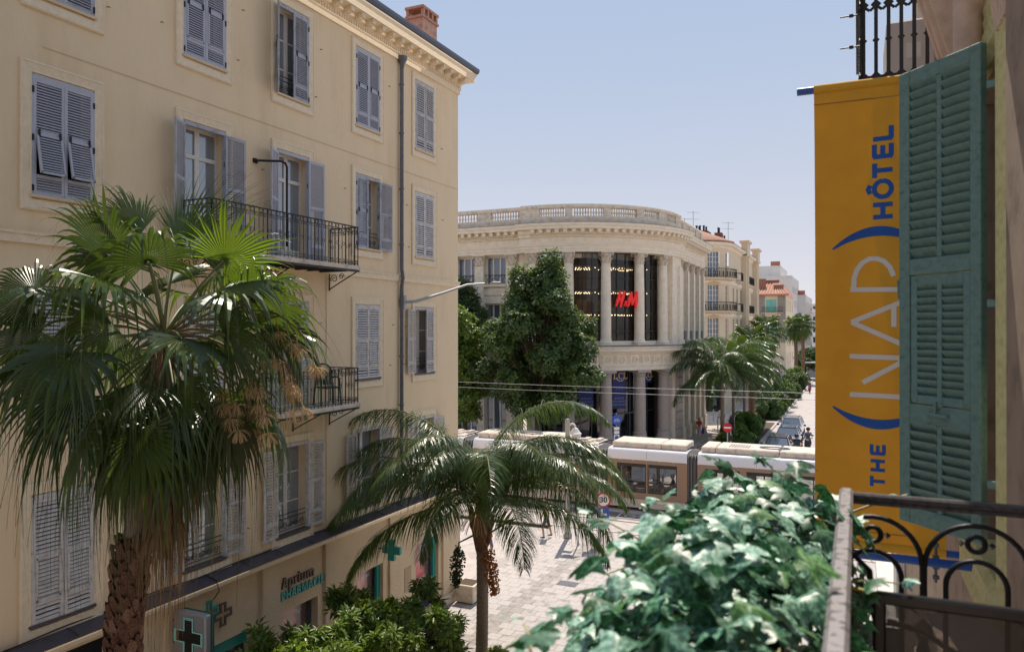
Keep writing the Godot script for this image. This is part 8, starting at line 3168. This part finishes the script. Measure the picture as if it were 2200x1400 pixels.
# one continuous skin round tapered bones: each bone [from, to, radius, radius, colour]; vertices take the colour of the nearest bone
func skin_mesh(bones: Array, cell: float, blend: float) -> ArrayMesh:
	var lo := Vector3(1e9, 1e9, 1e9)
	var hi := -lo
	for b in bones:
		for e in [[b[0], b[2]], [b[1], b[3]]]:
			var r := Vector3.ONE * (float(e[1]) + cell * 2.0)
			lo = lo.min(e[0] - r)
			hi = hi.max(e[0] + r)
	var nx := int((hi.x - lo.x) / cell) + 2
	var ny := int((hi.y - lo.y) / cell) + 2
	var nz := int((hi.z - lo.z) / cell) + 2
	var f := PackedFloat32Array()
	f.resize(nx * ny * nz)
	f.fill(1.0)
	var near := PackedFloat32Array()
	near.resize(nx * ny * nz)
	near.fill(9.0)
	var who := PackedByteArray()
	who.resize(nx * ny * nz)
	for bi in bones.size():
		var b = bones[bi]
		var A: Vector3 = b[0]
		var Bv: Vector3 = b[1]
		var ra: float = b[2]
		var rb: float = b[3]
		var R := maxf(ra, rb) + blend + cell * 2.0
		var l := ((A.min(Bv) - Vector3.ONE * R) - lo) / cell
		var h := ((A.max(Bv) + Vector3.ONE * R) - lo) / cell
		var ab := Bv - A
		var ab2 := maxf(ab.length_squared(), 1e-8)
		for z in range(maxi(0, int(l.z)), mini(nz - 1, int(h.z)) + 1):
			for y in range(maxi(0, int(l.y)), mini(ny - 1, int(h.y)) + 1):
				var row := (z * ny + y) * nx
				for x in range(maxi(0, int(l.x)), mini(nx - 1, int(h.x)) + 1):
					var p := lo + Vector3(x, y, z) * cell
					var t := clampf((p - A).dot(ab) / ab2, 0.0, 1.0)
					var d := p.distance_to(A + ab * t) - lerpf(ra, rb, t)
					var at := row + x
					if d < near[at]:
						near[at] = d
						who[at] = bi
					var o := f[at]
					var k := clampf(0.5 + 0.5 * (o - d) / blend, 0.0, 1.0)
					f[at] = lerpf(o, d, k) - blend * k * (1.0 - k)
	var vert := {}
	var g := Geo.new()
	g.colored = true
	var off := [0, 1, nx, nx + 1, nx * ny, nx * ny + 1, nx * ny + nx, nx * ny + nx + 1]
	var corner := [Vector3(0, 0, 0), Vector3(1, 0, 0), Vector3(0, 1, 0), Vector3(1, 1, 0), Vector3(0, 0, 1), Vector3(1, 0, 1), Vector3(0, 1, 1), Vector3(1, 1, 1)]
	var edges := [[0, 1], [2, 3], [4, 5], [6, 7], [0, 2], [1, 3], [4, 6], [5, 7], [0, 4], [1, 5], [2, 6], [3, 7]]
	var nor := {}
	for z in nz - 1:
		for y in ny - 1:
			for x in nx - 1:
				var at := (z * ny + y) * nx + x
				var inside := 0
				for k in 8:
					if f[at + off[k]] < 0.0:
						inside += 1
				if inside == 0 or inside == 8:
					continue
				var c := Vector3.ZERO
				var m := 0
				for e in edges:
					var va := f[at + off[e[0]]]
					var vb := f[at + off[e[1]]]
					if (va < 0.0) != (vb < 0.0):
						c += corner[e[0]].lerp(corner[e[1]], va / (va - vb))
						m += 1
				vert[at] = lo + (Vector3(x, y, z) + c / m) * cell
				nor[at] = Vector3(f[at + 1] - f[at], f[at + nx] - f[at], f[at + nx * ny] - f[at]).normalized()
	var ax := [1, nx, nx * ny]
	for at in vert:
		for d in 3:
			var p: int = ax[d]
			var q: int = ax[(d + 1) % 3]
			var r: int = ax[(d + 2) % 3]
			var a := f[at]
			var b := f[at + p]
			if (a < 0.0) == (b < 0.0):
				continue
			if not (vert.has(at - q) and vert.has(at - r) and vert.has(at - q - r)):
				continue
			var quad := [at, at - q, at - q - r, at - r]
			if a > 0.0:
				quad.reverse()
			g.col = bones[who[at]][4]
			g.squad(vert[quad[0]], vert[quad[1]], vert[quad[2]], vert[quad[3]], nor[quad[0]], nor[quad[1]], nor[quad[2]], nor[quad[3]])
	return g.mesh()

# facing +z. look: shirt, trousers, skin, hair, shoes (linear colours); bare: sleeves and legs bare below elbow and knee
func person(label: String, at: Vector3, turn: float, look: Array, pose: String, h := 1.7, bare_arm := true, bare_leg := false, cell := 0.027) -> Node3D:
	var k := h / 1.7
	var sh: Color = look[0]
	var tr: Color = look[1]
	var sk: Color = look[2]
	var hr: Color = look[3]
	var so: Color = look[4]
	var sit := pose == "sit" or pose == "ride"
	var hip := 0.52 if pose == "sit" else (0.86 if pose == "ride" else 0.92)
	if pose == "sit":
		hip = 0.95
	var lean := 0.10 if pose == "ride" else (0.02 if sit else 0.03)
	var P := func(x: float, y: float, z: float) -> Vector3: return Vector3(x, y, z) * k
	var hy := hip
	var bones := []
	var chest: Vector3 = P.call(0, hy + 0.36, lean)
	bones.append([P.call(-0.075, hy, 0), P.call(0.075, hy, 0), 0.105 * k, 0.105 * k, tr])
	bones.append([P.call(0, hy + 0.1, 0.0), P.call(0, hy + 0.24, lean * 0.6), 0.115 * k, 0.125 * k, sh])
	bones.append([P.call(-0.09, hy + 0.36, lean), P.call(0.09, hy + 0.36, lean), 0.115 * k, 0.115 * k, sh])
	bones.append([P.call(-0.13, hy + 0.47, lean), P.call(0.13, hy + 0.47, lean), 0.065 * k, 0.065 * k, sh])
	bones.append([P.call(0, hy + 0.5, lean), P.call(0, hy + 0.6, lean + 0.02), 0.052 * k, 0.05 * k, sk])
	var head: Vector3 = P.call(0, hy + 0.69, lean + 0.035)
	bones.append([head, head + Vector3(0, -0.055, 0.012) * k, 0.088 * k, 0.068 * k, sk])
	bones.append([head + Vector3(0, 0.035, -0.022) * k, head + Vector3(0, 0.0, -0.035) * k, 0.092 * k, 0.088 * k, hr])
	bones.append([head + Vector3(0, -0.01, 0.085) * k, head + Vector3(0, -0.03, 0.10) * k, 0.012 * k, 0.014 * k, sk])
	for s in [-1.0, 1.0]:
		bones.append([head + Vector3(s * 0.082, -0.01, 0.0) * k, head + Vector3(s * 0.084, -0.03, 0.0) * k, 0.016 * k, 0.012 * k, sk])
		var shd: Vector3 = P.call(s * 0.185, hy + 0.47, lean)
		var elb: Vector3
		var wr: Vector3
		if pose == "ride":
			elb = P.call(s * 0.27, hy + 0.27, lean + 0.16)
			wr = P.call(s * 0.27, hy + 0.22, lean + 0.42)
		elif pose == "sit":
			elb = P.call(s * 0.235, hy + 0.2, lean + 0.04)
			wr = P.call(s * 0.12, hy + 0.12, lean + 0.26)
		elif pose == "walk":
			elb = P.call(s * 0.225, hy + 0.2, lean - 0.09 * s)
			wr = P.call(s * 0.235, hy - 0.03, lean - 0.10 * s + 0.06)
		else:
			elb = P.call(s * 0.235, hy + 0.2, lean - 0.03)
			wr = P.call(s * 0.245, hy - 0.05, lean + 0.04)
		bones.append([shd, shd.lerp(elb, 0.6), 0.058 * k, 0.05 * k, sh])
		bones.append([shd.lerp(elb, 0.6), elb, 0.046 * k, 0.04 * k, sk if bare_arm else sh])
		bones.append([elb, wr, 0.04 * k, 0.028 * k, sk if bare_arm else sh])
		var hd := (wr - elb).normalized()
		bones.append([wr, wr + hd * 0.085 * k, 0.03 * k, 0.026 * k, sk])
		for fi in 4:
			var fo: Vector3 = Vector3(0, 0, (fi - 1.5) * 0.017 * k)
			bones.append([wr + hd * 0.08 * k + fo, wr + hd * (0.145 - absf(fi - 1.2) * 0.012) * k + fo, 0.009 * k, 0.008 * k, sk])
		bones.append([wr + hd * 0.03 * k, wr + hd * 0.085 * k + Vector3(0, 0, 0.045) * k, 0.011 * k, 0.009 * k, sk])
		var hj: Vector3 = P.call(s * 0.09, hy - 0.03, 0)
		var kn: Vector3
		var an: Vector3
		if pose == "ride":
			kn = P.call(s * 0.17, hy - 0.1, 0.40)
			an = P.call(s * 0.14, hy - 0.44, 0.30)
		elif pose == "sit":
			kn = P.call(s * 0.11, hy - 0.02, 0.42)
			an = P.call(s * 0.11, hy - 0.43, 0.40)
		elif pose == "walk":
			kn = P.call(s * 0.095, 0.49, 0.02 + 0.14 * s)
			an = P.call(s * 0.09, 0.09 + (0.06 if s < 0 else 0.0), 0.16 * s - 0.05)
		else:
			kn = P.call(s * 0.10, 0.48, 0.015)
			an = P.call(s * 0.10, 0.08, -0.02)
		bones.append([hj, kn, 0.092 * k, 0.058 * k, tr])
		bones.append([kn, an, 0.056 * k, 0.038 * k, sk if bare_leg else tr])
		bones.append([an + Vector3(0, -0.045, -0.02) * k, an + Vector3(0, -0.05, 0.13) * k, 0.036 * k, 0.032 * k, so])
	var N := thing("person", label, "person", at, turn)
	part(N, "body", skin_mesh(bones, cell, 0.035), M.cloth_person)
	return N

func build_people() -> void:
	var pm := mat("cloth_person", Color(1, 1, 1), 0.8)
	pm.vertex_color_use_as_albedo = true
	var skin := Color(0.48, 0.27, 0.18)
	var tan := Color(0.34, 0.18, 0.11)
	var dark := Color(0.02, 0.014, 0.01)
	var grey := Color(0.45, 0.43, 0.42)
	var blond := Color(0.42, 0.26, 0.11)
	var white := Color(0.72, 0.70, 0.68)
	var black := Color(0.015, 0.015, 0.018)
	var W := person("woman in a red top and pale trousers carrying a purple bag", Vector3(-11.5, 0, -61.2), PI, [Color(0.42, 0.05, 0.03), Color(0.55, 0.50, 0.48), skin, blond, grey], "walk", 1.66)
	var B := thing("shopping_bag", "purple shopping bag held by the woman in red", "bag", Vector3(-11.18, 0.42, -61.2))
	var g := Geo.new()
	g.cbox(Vector3(0, 0.2, 0), Vector3(0.16, 0.40, 0.34), 0.02)
	part(B, "bag", g, mat("bag_purple", lin(0.12, 0.03, 0.22), 0.6))
	g = Geo.new()
	g.tube(arc_pts(Vector3(0, 0.40, 0), Vector3.BACK, Vector3.UP, 0.09, 0, PI, 8), 0.012, 5)
	part(B, "handle", g, M.bag_purple)
	person("man in a white shirt and black trousers near the store's far corner", Vector3(-13.1, 0.016, -71.6), PI * 0.9, [white, black, tan, dark, black], "walk", 1.76, false)
	person("man in a white top and beige shorts by the palm trunk", Vector3(-11.0, 0, -69.2), 0.3, [white, Color(0.45, 0.36, 0.27), tan, grey, grey], "stand", 1.74, true, true)
	person("person with a white cap and dark patterned top between the store columns", Vector3(-16.0, 0.14, -52.6), 0.6, [Color(0.16, 0.11, 0.14), Color(0.10, 0.09, 0.12), skin, white, black], "stand", 1.62)
	person("person in shorts walking beyond the cream house's corner", Vector3(-12.9, 0, -26.0), 1.2, [Color(0.35, 0.36, 0.42), Color(0.12, 0.14, 0.24), tan, dark, grey], "walk", 1.75, true, true)
	person("person in dark clothes behind the feathery palm's right fronds", Vector3(-11.9, 0, -29.6), -1.2, [black, Color(0.06, 0.06, 0.07), skin, dark, black], "walk", 1.68, true, true)
	for p in [[-10.6, -106.0, "far walker in dark clothes on the avenue pavement", black], [-11.2, -101.0, "far walker in a pale top on the avenue pavement", white]]:
		person(p[2], Vector3(p[0], 0, p[1]), 0.2, [p[3], black, skin, dark, black], "walk", 1.72, true, false, 0.045)
	# riders
	for r in [[Vector3(-3.75, -0.12, -54.9), "rider in black on the first scooter, dark helmet", black, Color(0.02, 0.02, 0.025)], [Vector3(-3.25, -0.12, -58.9), "rider in a grey top on the second scooter, dark helmet", Color(0.30, 0.27, 0.33), Color(0.025, 0.02, 0.02)]]:
		var R := person(r[1], r[0] + Vector3(0, 0.0, 0.05), 0.0, [r[2], black, skin, dark, black], "ride", 1.74, true)
		g = Geo.new()
		var hc := Vector3(0, 1.57 * 1.0236, 0.13)
		g.lathe([Vector2(0.10, -0.10), Vector2(0.145, -0.04), Vector2(0.15, 0.04), Vector2(0.11, 0.12), Vector2(0.0, 0.155)], 14, hc + Vector3(0, 0.03, -0.02))
		part(R, "helmet", g, M.black_trim)
	# passengers behind the tram's glass
	for t in [[-10.35, 0.75, 1.2, "seated tram passenger in teal with pale hair", Color(0.10, 0.30, 0.27), white], [-8.75, 0.75, -1.5, "seated tram passenger in black with dark hair", black, dark], [-8.1, 0.55, -1.4, "seated tram passenger in grey with bright cap by the window's end", Color(0.06, 0.06, 0.08), grey], [-10.9, -0.7, 1.4, "seated tram passenger in a yellow top behind the glass", Color(0.45, 0.28, 0.02), dark]]:
		person(t[3], Vector3(t[0], 0.02, -37.15 + t[1]), t[2], [t[4], black, skin, t[5], black], "sit", 1.68, true, false, 0.034)

# five-lobed ivy leaf in the xz plane, stalk at the origin, tip along +x
func ivy_leaf(seed_: int, cup: float) -> ArrayMesh:
	var r := RandomNumberGenerator.new()
	r.seed = seed_
	var half := [Vector2(0.0, 0.0), Vector2(-0.12, 0.12), Vector2(-0.16, 0.30), Vector2(-0.05, 0.47), Vector2(0.10, 0.38), Vector2(0.20, 0.36), Vector2(0.34, 0.50), Vector2(0.52, 0.58), Vector2(0.52, 0.40), Vector2(0.56, 0.25), Vector2(0.70, 0.20), Vector2(0.86, 0.10), Vector2(1.0, 0.0)]
	var rim := []
	for i in half.size():
		rim.append(half[i] * r.randf_range(0.94, 1.06))
	for i in range(half.size() - 2, 0, -1):
		rim.append(Vector2(half[i].x, -half[i].y) * r.randf_range(0.92, 1.08))
	var hub := Vector2(0.30, 0.0)
	var lift := func(p: Vector2) -> Vector3:
		var y := -cup * pow(absf(p.y), 1.4) - 0.35 * cup * maxf(0.0, p.x - 0.35) + 0.05 * sin(p.x * 9.0 + p.y * 5.0 + seed_) * (absf(p.y) + 0.2)
		return Vector3(p.x - 0.0, y, p.y)
	var g := Geo.new()
	var uvof := func(p: Vector2) -> Vector2: return Vector2(0.18 + p.x * 0.7, 0.5 + p.y * 0.72)
	var cnt := rim.size()
	var nrm := func(p: Vector2) -> Vector3:
		var e := 0.02
		var dx: Vector3 = lift.call(p + Vector2(e, 0)) - lift.call(p - Vector2(e, 0))
		var dz: Vector3 = lift.call(p + Vector2(0, e)) - lift.call(p - Vector2(0, e))
		return dz.cross(dx).normalized()
	for i in cnt:
		var a: Vector2 = rim[i]
		var b: Vector2 = rim[(i + 1) % cnt]
		var ma := hub.lerp(a, 0.52)
		var mb := hub.lerp(b, 0.52)
		g.squad(lift.call(ma), lift.call(a), lift.call(b), lift.call(mb), nrm.call(ma), nrm.call(a), nrm.call(b), nrm.call(mb), uvof.call(ma), uvof.call(a), uvof.call(b), uvof.call(mb))
		g.squad(lift.call(hub), lift.call(ma), lift.call(mb), lift.call(hub), nrm.call(hub), nrm.call(ma), nrm.call(mb), nrm.call(hub), uvof.call(hub), uvof.call(ma), uvof.call(mb), uvof.call(hub))
	return g.mesh()

# leaf print: blade colour, pale veins from the stalk to the lobes, mottled margins
func ivy_texture(base: Color, vein: Color, edge: Color, seed_: int) -> ImageTexture:
	var im := Image.create(192, 192, false, Image.FORMAT_RGB8)
	var f := FastNoiseLite.new()
	f.seed = seed_
	f.frequency = 0.035
	f.fractal_octaves = 4
	var tips := [Vector2(1.0, 0), Vector2(0.52, 0.58), Vector2(0.52, -0.58), Vector2(-0.1, 0.46), Vector2(-0.1, -0.46)]
	for y in 192:
		for x in 192:
			var p := Vector2((x / 192.0 - 0.18) / 0.7, (y / 192.0 - 0.5) / 0.72)
			var nz := f.get_noise_2d(x, y)
			var k := base.lerp(edge, clampf(smoothstep(0.15, 0.75, nz * 1.4 + 0.15 + 0.35 * p.distance_to(Vector2(0.3, 0)) ), 0.0, 1.0) * 0.75)
			k = k * (1.0 + nz * 0.35)
			var best := 9.0
			for t in tips:
				var d := Geometry2D.get_closest_point_to_segment(p, Vector2.ZERO, t).distance_to(p)
				best = minf(best, d)
			for q in [0.35, 0.6]:
				for s in [-1.0, 1.0]:
					var d := Geometry2D.get_closest_point_to_segment(p, Vector2(q, 0), Vector2(q + 0.16, 0.16 * s)).distance_to(p) + 0.006
					best = minf(best, d)
			k = k.lerp(vein, smoothstep(0.024, 0.006, best) * 0.75)
			im.set_pixel(x, y, Color(clampf(k.r, 0, 1), clampf(k.g, 0, 1), clampf(k.b, 0, 1)))
	return ImageTexture.create_from_image(im)

func build_ivy() -> void:
	var kinds := []
	var defs := [[lin(0.020, 0.085, 0.040), lin(0.16, 0.28, 0.15), lin(0.06, 0.17, 0.10)], [lin(0.045, 0.16, 0.09), lin(0.25, 0.40, 0.27), lin(0.18, 0.36, 0.26)], [lin(0.13, 0.30, 0.21), lin(0.40, 0.54, 0.42), lin(0.36, 0.54, 0.44)], [lin(0.055, 0.17, 0.05), lin(0.28, 0.40, 0.15), lin(0.14, 0.30, 0.14)]]
	for i in defs.size():
		var m := mat("ivy_leaf_%d" % i, Color(1, 1, 1), 0.42)
		m.albedo_texture = ivy_texture(defs[i][0], defs[i][1], defs[i][2], 70 + i)
		m.backlight_enabled = true
		m.backlight = lin(0.04, 0.11, 0.04)
		m.metallic_specular = 0.55
		kinds.append(m)
	var stem := mat("ivy_stem", lin(0.42, 0.40, 0.20), 0.6)
	var stem_y := mat("ivy_stem_old", lin(0.45, 0.30, 0.05), 0.6)
	var I := thing("potted_ivy", "mass of mint and dark green ivy spilling over the balcony's front rail", "ivy", Vector3(-0.31, 7.9, -1.8))
	# box it grows in, hung outside the rail
	var g := Geo.new()
	g.cbox(Vector3(0, -0.06, 0), Vector3(0.26, 0.24, 1.9), 0.02)
	part(I, "planter_box", g, M.iron)
	var shapes := []
	for i in 5:
		shapes.append(ivy_leaf(30 + i, [0.25, 0.45, 0.65, 0.15, 0.8][i]))
	var hidden := Geo.new()
	var r := RandomNumberGenerator.new()
	r.seed = 77
	var spots := []
	var stems := Geo.new()
	var stems_y := Geo.new()
	var placed := []
	# runners start in the box, climb and arch over its edges; leaves sit along them
	for s in 90:
		var f := pow((s + r.randf()) / 90.0, 1.15)
		var z := lerpf(-1.0, 1.05, f)
		var p := Vector3(r.randf_range(-0.12, 0.12), r.randf_range(-0.02, 0.10), z)
		var a := r.randf_range(0, TAU)
		var out := Vector3(cos(a) * (1.1 if cos(a) < 0 else 0.5), r.randf_range(0.9, 1.9), sin(a) * 0.8).normalized()
		var pts := []
		var len := r.randf_range(0.26, 0.52)
		var steps := 8
		for k in steps + 1:
			pts.append(p)
			p += out * len / steps
			out = (out + Vector3(r.randf_range(-0.25, 0.2), -0.20, r.randf_range(-0.22, 0.22))).normalized()
			p.y = minf(p.y, 0.44 + 0.04 * sin(z * 5.0))
		(stems_y if s % 5 == 0 else stems).tube(pts, [0.0042, 0.004, 0.0038, 0.0036, 0.0034, 0.003, 0.0028, 0.0024, 0.002] if s % 5 else 0.0055, 5)
		for k in range(1, steps + 1):
			if r.randf() < 0.30 and k < steps:
				continue
			placed.append([pts[k], r.randf_range(0.045, 0.10) * (0.7 if k == steps else 1.0), (pts[k] - pts[k - 1]).normalized()])
	# a spray that reaches over the corner of the railing
	var sp := [Vector3(0.18, 0.23, -0.92), Vector3(0.26, 0.27, -0.98), Vector3(0.33, 0.30, -1.0), Vector3(0.40, 0.33, -1.02), Vector3(0.46, 0.35, -1.02)]
	stems.tube(sp, 0.004, 5)
	placed.append([Vector3(0.40, 0.34, -1.02), 0.06, Vector3(0.8, 0.5, 0)])
	placed.append([Vector3(0.46, 0.33, -1.02), 0.055, Vector3(1, 0.1, 0)])
	placed.append([Vector3(0.31, 0.25, -0.97), 0.11, Vector3(0.6, -0.6, 0.2)])
	placed.append([Vector3(0.26, 0.30, -0.95), 0.07, Vector3(0.2, 0.8, 0.2)])
	placed.append([Vector3(0.20, 0.31, -0.90), 0.08, Vector3(0.2, 0.6, -0.3)])
	# outer and inner layers of leaves on a rounded bank close the mass
	for k in 1400:
		var a := r.randf_range(-0.35, PI + 0.5)
		var q: float = [1.0, 0.97, 0.86, 0.72][k % 4] * (r.randf_range(0.95, 1.05) if k % 4 else r.randf_range(0.98, 1.24))
		var z := lerpf(-1.02, 1.15, r.randf())
		var end := sqrt(maxf(0.05, 1.0 - pow(clampf((-z - 0.72) / 0.34, 0.0, 1.0), 2.0)))
		var o := Vector3(0.02 + cos(a) * 0.29 * q, 0.06 + sin(a) * 0.345 * q * end + 0.03 * sin(z * 7.0), z)
		placed.append([o, r.randf_range(0.045, 0.092), Vector3(cos(a) * 0.6, 0.25, r.randf_range(-0.6, 0.6)), Vector3(cos(a), sin(a) + 0.25, r.randf_range(-0.5, 0.4))])
	var eye := Vector3(0.31, 0.9, 1.8)
	placed.sort_custom(func(x, y): return x[0].distance_to(eye) - x[0].y * 1.5 < y[0].distance_to(eye) - y[0].y * 1.5)
	var cnt := 0
	for e in placed:
		var d: Vector3 = e[2]
		var az := r.randf_range(0, TAU)
		var fwd := (Vector3(cos(az), r.randf_range(-0.55, 0.35), sin(az)) + d * 0.5).normalized()
		var up := (Vector3(r.randf_range(-0.7, 0.7), 1.0, r.randf_range(-0.5, 0.9))).normalized()
		if e.size() > 3:
			up = (e[3] + Vector3(r.randf_range(-0.6, 0.6), r.randf_range(-0.3, 0.5), r.randf_range(-0.6, 0.6))).normalized()
			fwd = (fwd - up * fwd.dot(up) * 0.8 + Vector3.DOWN * 0.4).normalized()
		var side := fwd.cross(up).normalized()
		up = side.cross(fwd).normalized()
		var bs := Basis(fwd, up, side).scaled_local(Vector3.ONE * e[1])
		var at: Vector3 = e[0] + fwd * 0.012 + Vector3(0, 0.01, 0)
		var ki: int = [0, 1, 2, 1, 0, 3, 2, 1, 0, 1][r.randi() % 10]
		if e[1] < 0.062 and r.randf() < 0.5:
			ki = 2
		if cnt < 300:
			part(I, "leaf", shapes[cnt % 5], kinds[ki], at, bs)
		else:
			spots.append([Transform3D(bs, at), ki, cnt % 5])
		cnt += 1
	for ki in 4:
		var st := SurfaceTool.new()
		st.begin(Mesh.PRIMITIVE_TRIANGLES)
		for s in spots:
			if s[1] == ki:
				st.append_from(shapes[s[2]], 0, s[0])
		part(I, "lower_leaves", st.commit(), kinds[ki]).set_meta("kind", "stuff")
	part(I, "stems", stems, stem)
	part(I, "old_stems", stems_y, stem_y)
